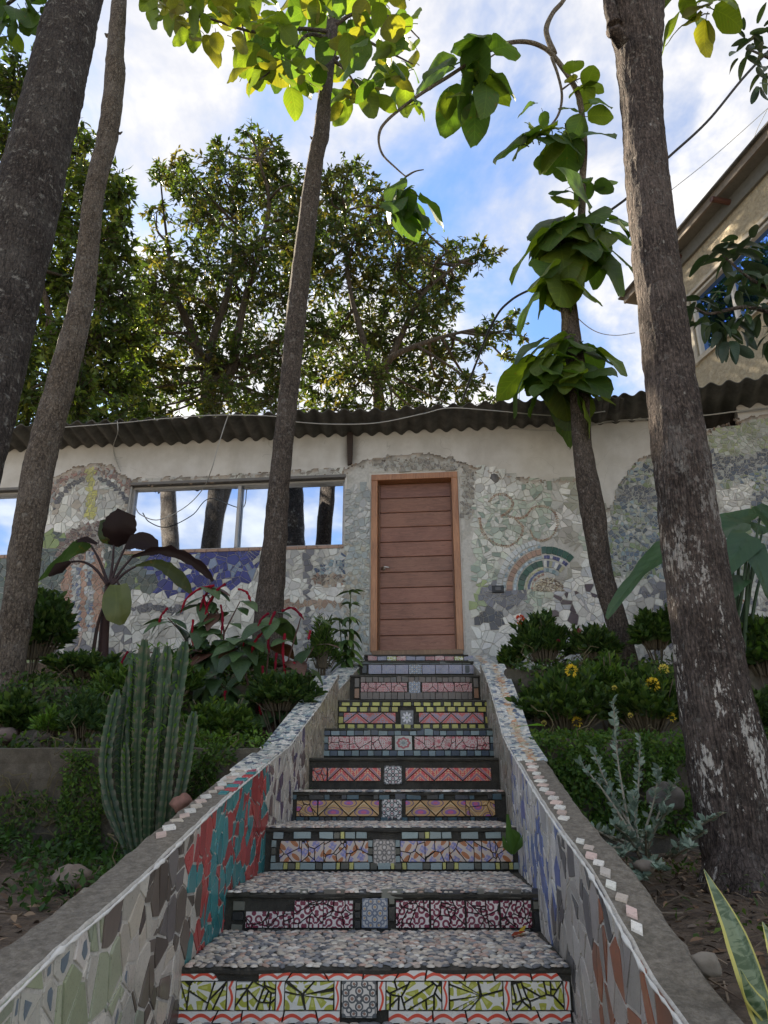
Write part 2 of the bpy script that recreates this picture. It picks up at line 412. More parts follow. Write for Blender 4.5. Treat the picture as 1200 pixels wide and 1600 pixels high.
def m_simple(name, c, rough=.6, metal=0, nsc=20, nam=.2, bs=.1):
    m, nt, b = newmat(name); n = nz(nt, wpos(nt), nsc, 5, .6)
    nt.links.new(mix(nt, n, tuple(q * (1 - nam) for q in c), tuple(min(1, q * (1 + nam)) for q in c)), b.inputs['Base Color'])
    b.inputs['Roughness'].default_value = rough; b.inputs['Metallic'].default_value = metal
    if bs: bump(nt, b, n, bs, .005)
    return m
TILE = m_tile()
GROUT_D = m_grout('dark_mortar', (.035, .032, .025), (.07, .064, .05), (.028, .034, .013), .7)
GROUT_L = m_grout('pale_grout', (.50, .46, .40), (.64, .61, .55), (.25, .22, .17), .5)
CONC = m_grout('pebbledash_concrete', (.12, .102, .078), (.25, .22, .175), (.06, .06, .038), .6, 45, 1.0)
CONC_D = m_grout('mossy_concrete', (.075, .062, .045), (.135, .117, .09), (.035, .04, .018), .9, 12)
STONE = m_attr('river_stone', .5, .2, 40, (.8, 1.2), .45, .22)
BED = m_attr('mosaic_mortar', .95, .8, 34, (.6, 1.2), .1)
LEAF = m_leaf('leaf_foliage', .42)
LEAF_BIG = m_leaf('teak_leaf', .5, .5, (1.75, 1.75, .6), .6, True)
LEAF_GLOSS = m_leaf('glossy_leaf', .18, .42, (1.6, 1.6, .7), 0, True)
LEAF_DARK = m_leaf('maroon_leaf', .04, .5, (1, 1, 1))
LEAF_SHADE = m_leaf('shade_leaf', .3, .45)
STEM = m_attr('plant_stem', .7, .3, 40)
ROCK = m_attr('rock', .9, 1.0, 14, (.55, 1.3), .2, .4)
BARK_A = m_bark('dark_lichen_bark', (0.020, 0.016, 0.014), (0.061, 0.050, 0.044), (0.093, 0.084, 0.074), .75, .3, 34)
BARK_B = m_bark('grey_brown_bark', (0.055, 0.043, 0.035), (0.146, 0.118, 0.092), (0.181, 0.156, 0.133), .5, .45, 22)
BARK_C = m_bark('slim_brown_bark', (0.043, 0.035, 0.029), (0.115, 0.092, 0.077), (0.108, 0.089, 0.074), .5, .4, 26)
BARK_D = m_bark('fissured_peeling_bark', (0.026, 0.020, 0.017), (0.097, 0.075, 0.064), (0.137, 0.110, 0.095), .4, .11, 44, .9)
BARK_E = m_bark('pale_branch_bark', (.08, .062, .045), (.16, .13, .095), (.18, .15, .11), .4, .5, 22)
BARK_F = m_bark('distant_bark', (0.039, 0.031, 0.023), (0.104, 0.081, 0.058), (0.091, 0.072, 0.052), .1, .5, 14)
def m_plaster():
    m, nt, b = newmat('stained_plaster'); co = wpos(nt); n = nz(nt, co, 5, 7, .6); d = nz(nt, wpos(nt, (1, 1, .35)), 2.2, 6, .62); f = nz(nt, co, 70, 3)
    c = mix(nt, n.ss(.3, .7), (.53, .50, .45), (.62, .595, .55)); c = mix(nt, d.ss(.48, .75) * .5, c, (.42, .39, .345))
    s3 = nt.nodes.new('ShaderNodeSeparateXYZ'); nt.links.new(co, s3.inputs[0])
    x = E(nt, s3.outputs[0]); z = E(nt, s3.outputs[2])
    st = ((x * 1.0 + .40 + (n - .5) * .12).abs()).ss(.15, .02) * (z + (d - .5) * .6).ss(3.40, 3.62)
    c = mix(nt, st * .75, c, (.12, .10, .075))
    top_tone = (z + (d - .5) * .5).ss(3.55, 3.95); c = mix(nt, top_tone * .35, c, (.24, .22, .19))  # plaster gets darker towards the top of the wall
    c = mix(nt, (nz(nt, co, 1.1, 3, .5, 1.2) - .5).abs().lt(.0022) * d.gt(.5) * .35, c, (.25, .23, .2))
    nt.links.new(c, b.inputs['Base Color']); b.inputs['Roughness'].default_value = .9; bump(nt, b, n * .7 + f * .3, .35, .008); return m
PLASTER = m_plaster()
def m_stucco():
    m, nt, b = newmat('rough_beige_stucco'); co = wpos(nt); v = vor(nt, co, 11, 'SMOOTH_F1'); n = nz(nt, co, 18, 7, .7, .8); d = nz(nt, wpos(nt, (1, 1, .4)), .8, 6, .6)
    c = mix(nt, n.ss(.3, .7), (.33, .275, .185), (.47, .395, .27)); c = mix(nt, d.ss(.5, .75) * .5, c, (.29, .26, .21))
    nt.links.new(c, b.inputs['Base Color']); b.inputs['Roughness'].default_value = .9; bump(nt, b, n * .6 + v * .6, 1.0, .06); return m
STUCCO = m_stucco()
def m_roof():
    m, nt, b = newmat('weathered_fibre_cement'); co = wpos(nt); n = nz(nt, co, 6, 8, .68); d = nz(nt, co, 1.3, 5, .6)
    c = mix(nt, n.ss(.3, .7), (.055, .052, .048), (.125, .118, .105)); c = mix(nt, d.ss(.45, .7) * .6, c, (.03, .032, .024))
    nt.links.new(c, b.inputs['Base Color']); b.inputs['Roughness'].default_value = .9; bump(nt, b, n, .5, .01); return m
ROOF = m_roof()
def m_glass(name, c, r=.02):
    m, nt, b = newmat(name); b.inputs['Metallic'].default_value = 1.0; b.inputs['Roughness'].default_value = r
    n = nz(nt, wpos(nt), 2.0, 2)
    nt.links.new(mix(nt, n, c, tuple(q * .93 for q in c)), b.inputs['Base Color']); bump(nt, b, nz(nt, wpos(nt), .9, 1), .012, .02); return m
GLASS = m_glass('mirrored_window_glass', (.74, .84, 1.0))
GLASS_B = m_glass('blue_mirrored_glass', (.16, .34, .90))
ALU = m_simple('dull_aluminium', (.42, .40, .38), .5, .4)
REVEAL_SHADOW = m_simple('painted_reveal_shadow', (.16, .15, .14), .7)  # dark tone that paints the shade of a window's top reveal
WHITEPAINT = m_simple('aged_white_paint', (.62, .60, .55), .7, 0, 12, .15, .2)
DOORW = m_wood('red_brown_door_wood', (.165, .068, .04), (.30, .145, .09), 'x', .5)
FRAMEW = m_wood('orange_varnished_wood', (.27, .115, .05), (.45, .22, .105), 'z', .42)
DARKW = m_wood('dark_timber', (.055, .032, .022), (.12, .07, .045), 'x', .7)
STEEL = m_simple('brushed_steel', (.62, .6, .57), .3, 1.0)
BLACKRUB = m_simple('black_cable_sheath', (.02, .02, .021), .6)
WIREW = m_simple('dirty_white_cable', (.36, .35, .32), .6)
BLACK = m_simple('black_plastic', (.015, .016, .018), .5)
def m_soil():
    m, nt, b = newmat('leaf_litter_soil'); co = wpos(nt); n = nz(nt, co, 9, 9, .72); g = nz(nt, co, 1.6, 5, .6); v = vor(nt, wpos(nt, (1, 1.6, 1)), 36)
    c = mix(nt, n.ss(.3, .7), (.06, .042, .028), (.16, .118, .082)); c = mix(nt, g.ss(.55, .7) * .6, c, (.045, .062, .022)); c = mix(nt, v.lt(.28) * .4, c, (.17, .12, .08))
    nt.links.new(c, b.inputs['Base Color']); b.inputs['Roughness'].default_value = .97; bump(nt, b, n + v * .4, 1.0, .03); return m
SOIL = m_soil()

# printed tiles: flat print on glazed shards, one pattern repeat per UV unit
def m_print(name, fn, rough=.22, dirt=.5):
    m, nt, b = newmat(name); u_ = nt.nodes.new('ShaderNodeUVMap'); u_.uv_map = 'UVMap'
    s = nt.nodes.new('ShaderNodeSeparateXYZ'); nt.links.new(u_.outputs[0], s.inputs[0]); u, v = E(nt, s.outputs[0]), E(nt, s.outputs[1])
    c = fn(nt, u, v); co = wpos(nt); d = nz(nt, co, 7, 6, .7); f = nz(nt, co, 90, 3)
    c = mix(nt, d.ss(.5, .75) * dirt, c, (.10, .095, .07)); c = mix(nt, f.ss(.6, .75) * .25, c, (.2, .18, .15))
    nt.links.new(c, b.inputs['Base Color']); nt.links.new((d * .5 + rough * .5).k, b.inputs['Roughness']); return m
W_ = (.80, .77, .70)
def f_wave(nt, u, v):
    a = (u * (2 * math.pi)).sin().abs(); d = (v - (a * .42 + .24)).abs()
    return mix(nt, d.ss(.19, .15), W_, (.72, .085, .045))
def polar(u, v, cx=.5, cy=.5):
    x = u.frac() - cx; y = v.frac() - cy; r = (x * x + y * y).m('SQRT'); t = y.m('ARCTAN2', x); return x, y, r, t
def f_lime(nt, u, v):
    x, y, r, t = polar(u, v); p = (t * 4.0).cos().abs(); r2 = (((x.abs() - .5) * (x.abs() - .5)) + ((y.abs() - .5) * (y.abs() - .5))).m('SQRT')
    a = p.gt(.58) * r.gt(.10) * r.lt(.46); bq = r2.lt(.2) * r2.gt(.07); g = a.mx(bq)
    q = p.gt(.90) * r.gt(.2) * r.lt(.36)
    c = mix(nt, g, (.75, .74, .66), (.41, .42, .06)); return mix(nt, q * .6, c, (.62, .64, .20))
def folded(u, v, k=1.0):
    x = ((u * k).frac() - .5).abs() * 2.0; y = ((v * k).frac() - .5).abs() * 2.0; return x, y, x.mx(y), x.mn(y)
def dist(x, y, a, b_): return (((x - a) * (x - a)) + ((y - b_) * (y - b_))).m('SQRT')
def ring(d, r, w_): return (d - r).abs().lt(w_)
def f_maroon(nt, u, v):
    x, y, M, m_ = folded(u, v, 1.0)
    g = ring(dist(x, y, .48, .52), .27, .10).mx(ring(dist(x, y, 1.0, 1.0), .30, .09)).mx(dist(x, y, 0, 0).lt(.22)).mx(dist(M, m_, .95, .12).lt(.16))
    g = g * (((x - y).abs()).gt(.06).mx(x.lt(.45)))
    return mix(nt, g, (.70, .64, .60), (.19, .022, .055))
def f_med(bg_, ink, ink2, k=1.0):
    def f(nt, u, v):
        x, y, M, m_ = folded(u, v, k)
        g = ring(dist(M, m_, .42, .0), .2, .05).mx(ring(dist(M, m_, .80, .32), .18, .05)).mx(ring(dist(M, m_, .60, .60), .13, .045)).mx(dist(M, m_, .95, .95).lt(.18)).mx(ring(M, .95, .03)).mx(dist(M, m_, .15, .08).lt(.08)).mx(ring(x + y, 1.0, .03) * M.lt(.8))
        h = dist(M, m_, .42, .0).lt(.10).mx(dist(M, m_, .80, .32).lt(.08))
        return mix(nt, h, mix(nt, g, bg_, ink), ink2)
    return f
def f_star(nt, u, v):
    x, y, r, t = polar(u, v); p = (t * 4.0).cos().abs(); a = (p * .25 + .16)
    c = mix(nt, r.lt(a), (.19, .19, .19), (.66, .64, .64)); c = mix(nt, r.lt(.13) * r.gt(.08), c, (.18, .2, .24)); return mix(nt, r.lt(.06), c, (.5, .52, .3))
def f_sun(nt, u, v):
    x, y, r, t = polar(u, v); p = (t * 8.0).cos()
    c = mix(nt, (r - (p * .03 + .33)).abs().lt(.07), (.50, .50, .45), (.38, .09, .10)); c = mix(nt, r.lt(.22), c, (.22, .24, .23)); c = mix(nt, ring(r, .16, .02), c, (.5, .5, .46)); return c
def f_peach(nt, u, v):
    x = u * 1.6 + v * .4; y = v * 1.5 - u * .3; fx = (x.frac() - .5); fy = (y.frac() - .5)
    a = fx * .8 + fy * .6; b_ = fx * -.6 + fy * .8; l = ((a / .42) * (a / .42) + (b_ / .17) * (b_ / .17)).lt(1.0)
    q = (fx.abs() + fy.abs()).gt(.62); n = (x * 14.0).sin() * (y * 16.0).sin()
    c = mix(nt, l, (.60, .50, .42), (.46, .17, .065)); c = mix(nt, q * .85, c, mix(nt, n.gt(.1), (.18, .2, .48), (.42, .34, .45))); return mix(nt, ring(b_, .0, .012) * l, c, (.28, .10, .05))
def f_gold(nt, u, v):
    x = (u.frac() - .5).abs(); e = dist(x, v, 0, .25); h = dist(x, v, .5, .85)
    c = mix(nt, ring(e, .30, .02).mx(ring(h, .26, .02)), (.52, .30, .115), (.14, .09, .14)); c = mix(nt, e.lt(.20) * v.gt(.12), c, (.27, .12, .32))
    c = mix(nt, e.lt(.10), c, (.55, .10, .22)); c = mix(nt, h.lt(.16), c, (.30, .13, .34)); c = mix(nt, h.lt(.07), c, (.6, .1, .2))
    return mix(nt, ring(x * 1.4 + v, .86, .025), c, (.62, .50, .30))
def f_zig(base, i1, i2, i3, k=9.0):
    def f(nt, u, v):
        x = (u.frac() - .5).abs() * 2.0; t = x * 1.1 + v; s = (t * k).sin(); s2 = (t * (k * 2.1) + 1.0).sin(); n = ((u * 26.0).sin() * (v * 21.0).sin())
        c = mix(nt, s.gt(.15), base, i1); c = mix(nt, (s2 * n).gt(.25), c, i2); return mix(nt, (s * -1.0).gt(.75), c, i3)
    return f
def f_floral(base, ink, ink2=None, k=2.2, th=.0):
    def f(nt, u, v):
        cv = nt.nodes.new('ShaderNodeCombineXYZ'); x, y, M, m_ = folded(u, v, 1.0); nt.links.new((M * k).k, cv.inputs[0]); nt.links.new((m_ * k).k, cv.inputs[1])
        n = nz(nt, cv.outputs[0], 2.1, 3, .6, 1.5); c = mix(nt, n.gt(.51 + th), base, ink)
        if ink2: c = mix(nt, n.lt(.40), c, ink2)
        return c
    return f
PR = {
 'wave': m_print('red_scallop_border_print', f_wave, .2, .35), 'lime': m_print('lime_petal_print', f_lime, .2, .35),
 'maroon': m_print('maroon_scroll_print', f_maroon), 'med1': m_print('black_filigree_print', f_med((.66, .62, .55), (.09, .10, .105), (.30, .17, .12))),
 'med2': m_print('blue_grey_lattice_print', f_med((.44, .45, .45), (.13, .16, .22), (.45, .30, .15), 1.0)),
 'med3': m_print('taupe_rosette_print', f_med((.50, .44, .38), (.17, .16, .15), (.62, .58, .53), 1.0)),
 'med4': m_print('charcoal_snowflake_print', f_med((.62, .60, .57), (.06, .065, .07), (.35, .12, .13), 1.0)),
 'star': m_print('grey_star_print', f_star), 'sun': m_print('red_sunburst_print', f_sun), 'peach': m_print('peach_leaf_print', f_peach),
 'gold': m_print('gold_and_purple_print', f_gold), 'pink': m_print('pink_chevron_print', f_zig((.56, .22, .19), (.60, .07, .075), (.62, .42, .22), (.26, .14, .20))),
 'lilac': m_print('red_tulip_and_lilac_print', f_zig((.45, .25, .24), (.33, .27, .36), (.60, .16, .08), (.55, .10, .10), 6.0)),
 'redfl': m_print('red_floral_print', f_floral((.62, .56, .50), (.48, .045, .075), None, 3.0)), 'redfl2': m_print('faded_red_floral_print', f_floral((.52, .40, .35), (.42, .07, .085), (.32, .30, .33), 4.0)),
 'blufl': m_print('grey_blue_floral_print', f_floral((.36, .36, .39), (.17, .19, .30), (.42, .25, .24), 4.0)),
}
# ------------------------------------------------------------------ stairs layout (photo rows -> heights)
# (Y, nose row, left px, right px at the riser's foot row)
ST_ = [(2.75, 1510, 270, 897, 1600), (3.36, 1394, 355, 850, 1460), (4.08, 1293, 420, 813, 1358), (4.70, 1237, 452, 788, 1285),
       (5.13, 1184, 475, 780, 1230), (5.60, 1138, 502, 775, 1180), (6.08, 1094, 527, 768, 1137), (6.60, 1055, 552, 750, 1093), (7.08, 1033, 562, 737, 1055), (7.48, 1023, 566, 734, 1033)]
XL = []; XR = []; STEPS = []
for (Y, nr, l, r, fr) in ST_:
    a = P(l, fr, Y); b = P(r, fr, Y); XL.append((Y, a.x)); XR.append((Y, b.x)); STEPS.append([Y, P(600, nr, Y).z])
_cl = np.polyfit([a for a, _ in XL], [b for _, b in XL], 3); _cr = np.polyfit([a for a, _ in XR], [b for _, b in XR], 3)
XL = [(y, float(np.polyval(_cl, y))) for y in np.arange(2.75, 7.5, .15)]; XR = [(y, float(np.polyval(_cr, y))) for y in np.arange(2.75, 7.5, .15)]
XLt = [(-1.5, XL[0][1] - .06), (1.0, XL[0][1] - .06)] + XL + [(7.9, XL[-1][1] + .02)]
XRt = [(-1.5, XR[0][1] - .02), (1.0, XR[0][1] - .02)] + XR + [(7.9, XR[-1][1])]
xin = lambda side, Y: interp(Y, XLt if side < 0 else XRt)
def on_face(px, py, side):         # pixel on a parapet's inner face
    X = -.65 if side < 0 else .65
    d = ray(px, py)
    for _ in range(12):
        t = X / d.x; X = X * .4 + .6 * xin(side, d.y * t)
    t = X / d.x; return d.y * t, d.z * t
topL = [on_face(x, y, -1) for x, y in ((0, 1572), (90, 1485), (160, 1427), (235, 1360), (300, 1297), (350, 1250), (400, 1208), (452, 1165), (500, 1100), (532, 1057))]
topR = [on_face(x, y, 1) for x, y in ((1065, 1595), (1020, 1535), (970, 1447), (920, 1357), (872, 1291), (815, 1200), (787, 1150), (765, 1072), (752, 1038))]
def mono(t):
    out = [t[0]]
    for a in t[1:]:
        if a[0] > out[-1][0] + .12 and a[1] > out[-1][1] - .02: out.append(a)
    return out
topL, topR = mono(topL), mono(topR)
print('TOPL', [(round(a, 2), round(b, 2)) for a, b in topL]); print('TOPR', [(round(a, 2), round(b, 2)) for a, b in topR]); print('STEPS', [(round(a, 2), round(b, 2)) for a, b in STEPS], [round(x, 2) for _, x in XL], [round(x, 2) for _, x in XR])
def extend(t, curb):
    (y0, z0), (y1, z1) = t[0], t[1]; s = .27; a = [(-1.2, z0 - s * (y0 + 1.2)), (y0 - .3, z0 - s * .3)]
    ye, ze = t[-1]; b = [(ye + .02, ze), (ye + .05, ze - curb), (7.72, max(ze - curb + .05, STEPS[-1][1] + .03))]
    return a + t + b
TL, TR = extend(topL, .10), extend(topR, .07)
ztop = lambda side, Y: interp(Y, TL if side < 0 else TR)
thick = lambda side, Y: (.135 + .01 * max(0, Y - 3)) if side < 0 else (.135 + .018 * max(0, Y - 3))
ZSILL = P(650, 1017, 7.86).z

# ------------------------------------------------------------------ ground and terraces
W1L, W2L, W1R, W2R = 4.3, 5.8, 4.5, 5.9
zW1L, zW2L, zW1R, zW2R = P(200, 1170, W1L).z, P(200, 1072, W2L).z, P(900, 1156, W1R).z, P(900, 1045, W2R).z
def gz(X, Y):
    side = -1 if X < .1 else 1
    if Y > 7.95: return 1.22 + .02 * (min(Y, 40) - 7.95)
    if Y < -1.5: return -1.95
    base = interp(Y, [(-1.5, -1.95), (0, -1.15), (1.2, -.66), (2.2, -.46), (3.2, -.42), (4.5, -.36), (7.95, -.3)])
    e = xin(side, max(-1.4, min(7.9, Y)))
    if abs(X) > abs(e) + .1: base += .05 * min(3, abs(X - e)) - .05
    zt = ztop(side, Y) - .07
    return min(base, zt) + .03 * N3((X, Y, 0), 1.7)
offs = [-60, -30, -16, -9, -6] + [-6 + .25 * i for i in range(1, 20)] + [-1.15, -1.0, -.9, -.82, -.74, -.72, 0, .72, .74, .82, .9, 1.0, 1.15] + [1.25 + .25 * i for i in range(20)] + [7, 10, 16, 30, 60]
ys = [-80, -40, -15, -6, -3] + [-2 + .2 * i for i in range(50)] + [7.99, 9, 11, 14, 20, 30, 60, 150, 400]
Vg = []; ax = lambda Y: (xin(-1, Y) + xin(1, Y)) / 2 if -1.5 < Y < 7.9 else (xin(-1, 7.9) + xin(1, 7.9)) / 2 if Y >= 7.9 else (xin(-1, -1.4) + xin(1, -1.4)) / 2
for Y in ys:
    hw = (xin(1, min(max(Y, -1.4), 7.8)) - xin(-1, min(max(Y, -1.4), 7.8))) / 2
    for o in offs:
        k = 1 if abs(o) > 1.3 else (hw + .04 + (abs(o) - .72) * 1.0) / max(abs(o), .01) if abs(o) >= .72 else 1
        X = ax(Y) + (o * k if abs(o) >= .72 else o)
        z = gz(X, Y)
        if abs(o) <= .72: z = -3.0 if -1.5 < Y < 7.7 else z - (.8 if Y < 7.9 else 0)
        Vg.append((X * (1 if Y < 30 else 4), Y, z))
n_ = len(offs)
Fg = [(i * n_ + j, i * n_ + j + 1, (i + 1) * n_ + j + 1, (i + 1) * n_ + j) for i in range(len(ys) - 1) for j in range(n_ - 1)]
ob('ground', mk(Vg, Fg, SOIL), kind='structure', label='bare soil with leaf litter beside the staircase')
def rough_wall(name, label, x0, x1, Y, zb, zt, th, mat, cat='retaining wall'):
    nx = max(2, int(abs(x1 - x0) / .08)); nzv = 10; V = []; F = []
    for i in range(nx + 1):
        x = lerp(x0, x1, i / nx); tz = zt + .015 * N3((x, Y, 3), 3)
        row = [(x, Y + .02 * N3((x, k, Y), 2.3), lerp(zb, tz, k / nzv)) for k in range(nzv + 1)] + [(x, Y + th * .5, tz + .008), (x, Y + th, tz), (x, Y + th, zb)]
        V += row
    k = nzv + 4; F = [(i * k + j, (i + 1) * k + j, (i + 1) * k + j + 1, i * k + j + 1) for i in range(nx) for j in range(k - 1)]
    F += [tuple(range(k)), tuple(nx * k + j for j in range(k))[::-1]]
    return ob(name, mk(V, F, mat), label=label, category=cat)
oL = lambda Y: xin(-1, Y) - thick(-1, Y); oR = lambda Y: xin(1, Y) + thick(1, Y)
rough_wall('retaining_wall', 'lower mossy concrete terrace wall left of the stairs, behind the cactus', -7, oL(W1L) + .03, W1L, -.6, zW1L, .16, CONC_D)
rough_wall('retaining_wall', 'upper dark concrete terrace wall left of the stairs, under the red catkin plant', -7, oL(W2L) + .03, W2L, -.2, zW2L, .16, CONC_D)
rough_wall('retaining_wall', 'lower terrace wall right of the stairs, covered in creeping greenery', oR(W1R) - .03, 6, W1R, -.7, zW1R, .16, CONC_D)
rough_wall('retaining_wall', 'upper terrace wall right of the stairs, behind the yellow flowering bushes', oR(W2R) - .03, 6, W2R, -.2, zW2R, .16, CONC_D)
def terrace(lab, x0f, x1f, y0, y1, z0, z1):
    V = []; F = []; ny, nx = 14, 40
    for i in range(ny + 1):
        Y = lerp(y0, y1, i / ny)
        for j in range(nx + 1):
            X = lerp(x0f(Y), x1f(Y), j / nx); V.append((X, Y, lerp(z0, z1, i / ny) + .03 * N3((X, Y, 1), 3)))
    for i in range(ny):
        for j in range(nx): a = i * (nx + 1) + j; F.append((a, a + 1, a + nx + 2, a + nx + 1))
    return ob('planting_soil', mk(V, F, SOIL), kind='structure', label=lab)
terrace('dark soil bed of the lower left terrace', lambda Y: -7, lambda Y: oL(Y) + .02, W1L + .1, W2L + .02, zW1L - .03, zW1L + .04)
terrace('dark soil bed of the upper left terrace by the building', lambda Y: -7, lambda Y: oL(min(Y, 7.7)) + .02, W2L + .1, 9.2, zW2L - .03, zW2L + .32)
terrace('dark soil bed of the lower right terrace', lambda Y: oR(Y) - .02, lambda Y: 6.2, W1R + .1, W2R + .02, zW1R - .03, zW1R + .05)
terrace('dark soil bed of the upper right terrace by the building', lambda Y: oR(min(Y, 7.7)) - .02, lambda Y: 6.2, W2R + .1, 8.2, zW2R - .03, zW2R + .26)

# ------------------------------------------------------------------ staircase
stair = thing('staircase', 'narrow concrete staircase with pebbled treads and patterned tile risers leading to the door', 'staircase', (0, 2.75, -.75))
TH_T = .007
def put_tile(poly, mat, uvf, f, parent, name, th=TH_T, col=None, tilt=.02):
    V, F = slab(poly, f, th, tilt)
    uv = None
    if uvf: q = [uvf(p[0], p[1]) for p in poly]; uv = q * 3
    return ob(name, mk(V, F, mat, col=col, uv=uv), parent)
prevz = P(600, 1600, 2.75).z
allsteps = []
low = [(1.98, prevz), (1.3, prevz - .17), (.62, prevz - .34), (-.1, prevz - .51)]
for i, (Y, z) in enumerate(low[::-1] + STEPS):
    allsteps.append((Y, z))
pebble_spots = []
for i, (Y, z) in enumerate(allsteps):
    Yn = allsteps[i + 1][0] if i + 1 < len(allsteps) else 7.74
    zp = allsteps[i - 1][1] if i else z - .17
    mb = MB(); nx = 40; V = []; F = []
    for j in range(nx + 1):
        t = j / nx
        def X(yy): return lerp(xin(-1, yy) + .002, xin(1, yy) - .002, t)
        c = .012 * N3((t * 9, i, 0)) + .006 * N3((t * 40, i, 3))
        V += [(X(Y), Y + .006 * N3((t * 30, i, 9)), zp - .06), (X(Y), Y + .0, z - .022), (X(Y), Y - .012 + c * .4, z - .018 + c * .5), (X(Y), Y - .014 + c * .6, z - .008), (X(Y), Y - .005, z + c * .3), (X(Yn), Yn + .03, z), (X(Yn), Yn + .03, zp - .06)]
    F = [(a * 7 + b, (a + 1) * 7 + b, (a + 1) * 7 + b + 1, a * 7 + b + 1) for a in range(nx) for b in range(6)]
    st = ob('step', mk(V, F, GROUT_D), stair)
    # pebbles pressed into the tread
    if z < .05:
        w0, w1 = xin(-1, Y) + .015, xin(1, Y) - .015
        rr = .0145 if 2 < Y < 4.5 else .022
        for (x, y) in darts(9000 if Y > 1.9 else 1500, (w0, Y - .008, w1, Yn - .01), lambda x, y: rr * 1.28 * (1 + .35 * N3((x * 30, y * 30, 1)))):
            xl, xr = xin(-1, y), xin(1, y)
            if xl + .01 < x < xr - .01: pebble_spots.append((x, y, z + .001, rr))
def pebble_mesh(sd):
    V = []; F = []; seg, rg = 8, 4
    for i in range(rg + 1):
        a = math.pi * .55 * i / rg
        for k in range(seg):
            b = 2 * math.pi * k / seg; r = math.sin(a) * (1 + .12 * math.sin(b * 2 + sd) + .08 * math.sin(b * 3 + 2 * sd)); V.append((r * math.cos(b), r * math.sin(b), math.cos(a) * .5))
    F = [(i * seg + k, (i + 1) * seg + k, (i + 1) * seg + (k + 1) % seg, i * seg + (k + 1) % seg) for i in range(rg) for k in range(seg)]
    return V, F
PCOL = [(.58, .53, .45), (.50, .44, .36), (.26, .26, .255), (.13, .135, .145), (.38, .33, .28), (.52, .41, .34), (.66, .63, .56), (.19, .195, .205), (.45, .41, .37), (.42, .29, .23)]
pm = []
for c in PCOL:
    V, F = pebble_mesh(R.random() * 9); pm.append(mk(V, F, STONE, col=c, smooth=True))
pebble_spots.sort(key=lambda s: s[1] if s[1] > 2.6 else 99)
rest = MB(); nspot = 0
for k, (x, y, z, rr) in enumerate(pebble_spots):
    n2_ = N3((x, y, 0), 7); ci = min(9, max(0, int(R.random() * 10 * (1 if n2_ < .2 else .5))))
    rz = R.uniform(0, 6.28); sx_, sy_ = rr * R.uniform(.85, 1.3), rr * R.uniform(.75, 1.0)
    if k < 300:
        o = ob('pebble', pm[ci], stair, (x, y, z), (R.uniform(-.15, .15), R.uniform(-.15, .15), rz)); o.scale = (sx_, sy_, rr * .85)
    else:
        V, F = pebble_mesh(k); ca, sa = math.cos(rz), math.sin(rz)
        rest.add([(x + (v[0] * sx_) * ca - v[1] * sy_ * sa, y + v[0] * sx_ * sa + v[1] * sy_ * ca, z + v[2] * rr * .85) for v in V], F, vary(PCOL[ci], .8, 1.15))
me = rest.mesh(STONE, True); ob('pebbles', me, stair, kind='stuff')

def riser_space(i):                # i indexes STEPS
    Y, z = STEPS[i]; zb = STEPS[i - 1][1] if i else prevz
    x0, x1 = xin(-1, Y) + .006, xin(1, Y) - .006; return Y, zb, z, x0, x1
# piece = rectangle in (s 0..1 across, t 0..1 up)
def rect(x0, z0, x1, z1, j=.0015): return [(x0 + R.uniform(-j, j), z0 + R.uniform(-j, j)), (x1 + R.uniform(-j, j), z0 + R.uniform(-j, j)), (x1 + R.uniform(-j, j), z1 + R.uniform(-j, j)), (x0 + R.uniform(-j, j), z1 + R.uniform(-j, j))]
def rise_f(Y): return lambda x, z, h: (x, Y - .004 - h, z)
def shatter(x0, z0, x1, z1, n, gap=.004):
    sd_ = darts(400, (x0, z0, x1, z1), lambda x, y: .62 * math.sqrt((x1 - x0) * (z1 - z0) / n))
    if len(sd_) < 2: return [rect(x0, z0, x1, z1)]
    box_ = lambda p, s: (lambda q: clip(clip(clip(clip(q, 1, 0, x1), -1, 0, -x0), 0, 1, z1), 0, -1, -z0))(p)
    return [c for c in voronoi(sd_, max(x1 - x0, z1 - z0), box_, gap) if c]
def radial(x0, z0, x1, z1, n):     # star-wise broken tile (wedges round an off-centre point)
    cx, cz = lerp(x0, x1, R.uniform(.35, .65)), lerp(z0, z1, R.uniform(.35, .65)); per = []
    W_2, H_2 = x1 - x0, z1 - z0; L = 2 * (W_2 + H_2); ts = sorted(R.uniform(0, L) for _ in range(n)); cor = [0, W_2, W_2 + H_2, 2 * W_2 + H_2]
    def at(t):
        t %= L
        if t < W_2: return (x0 + t, z0)
        if t < W_2 + H_2: return (x1, z0 + t - W_2)
        if t < 2 * W_2 + H_2: return (x1 - (t - W_2 - H_2), z1)
        return (x0, z1 - (t - 2 * W_2 - H_2))
    out = []
    for a, b in zip(ts, ts[1:] + [ts[0] + L]):
        if b - a < .018: continue
        pts = [at(a + .0035)] + [at(c) for c in [q + k * L for k in (0, 1) for q in cor] if a + .0035 < c < b - .0035] + [at(b - .0035)]
        mx_, mz_ = sum(p[0] for p in pts) / len(pts), sum(p[1] for p in pts) / len(pts); d = math.hypot(mx_ - cx, mz_ - cz) + 1e-6
        out.append(pts + [(cx + (mx_ - cx) / d * .006, cz + (mz_ - cz) / d * .006)])
    return out
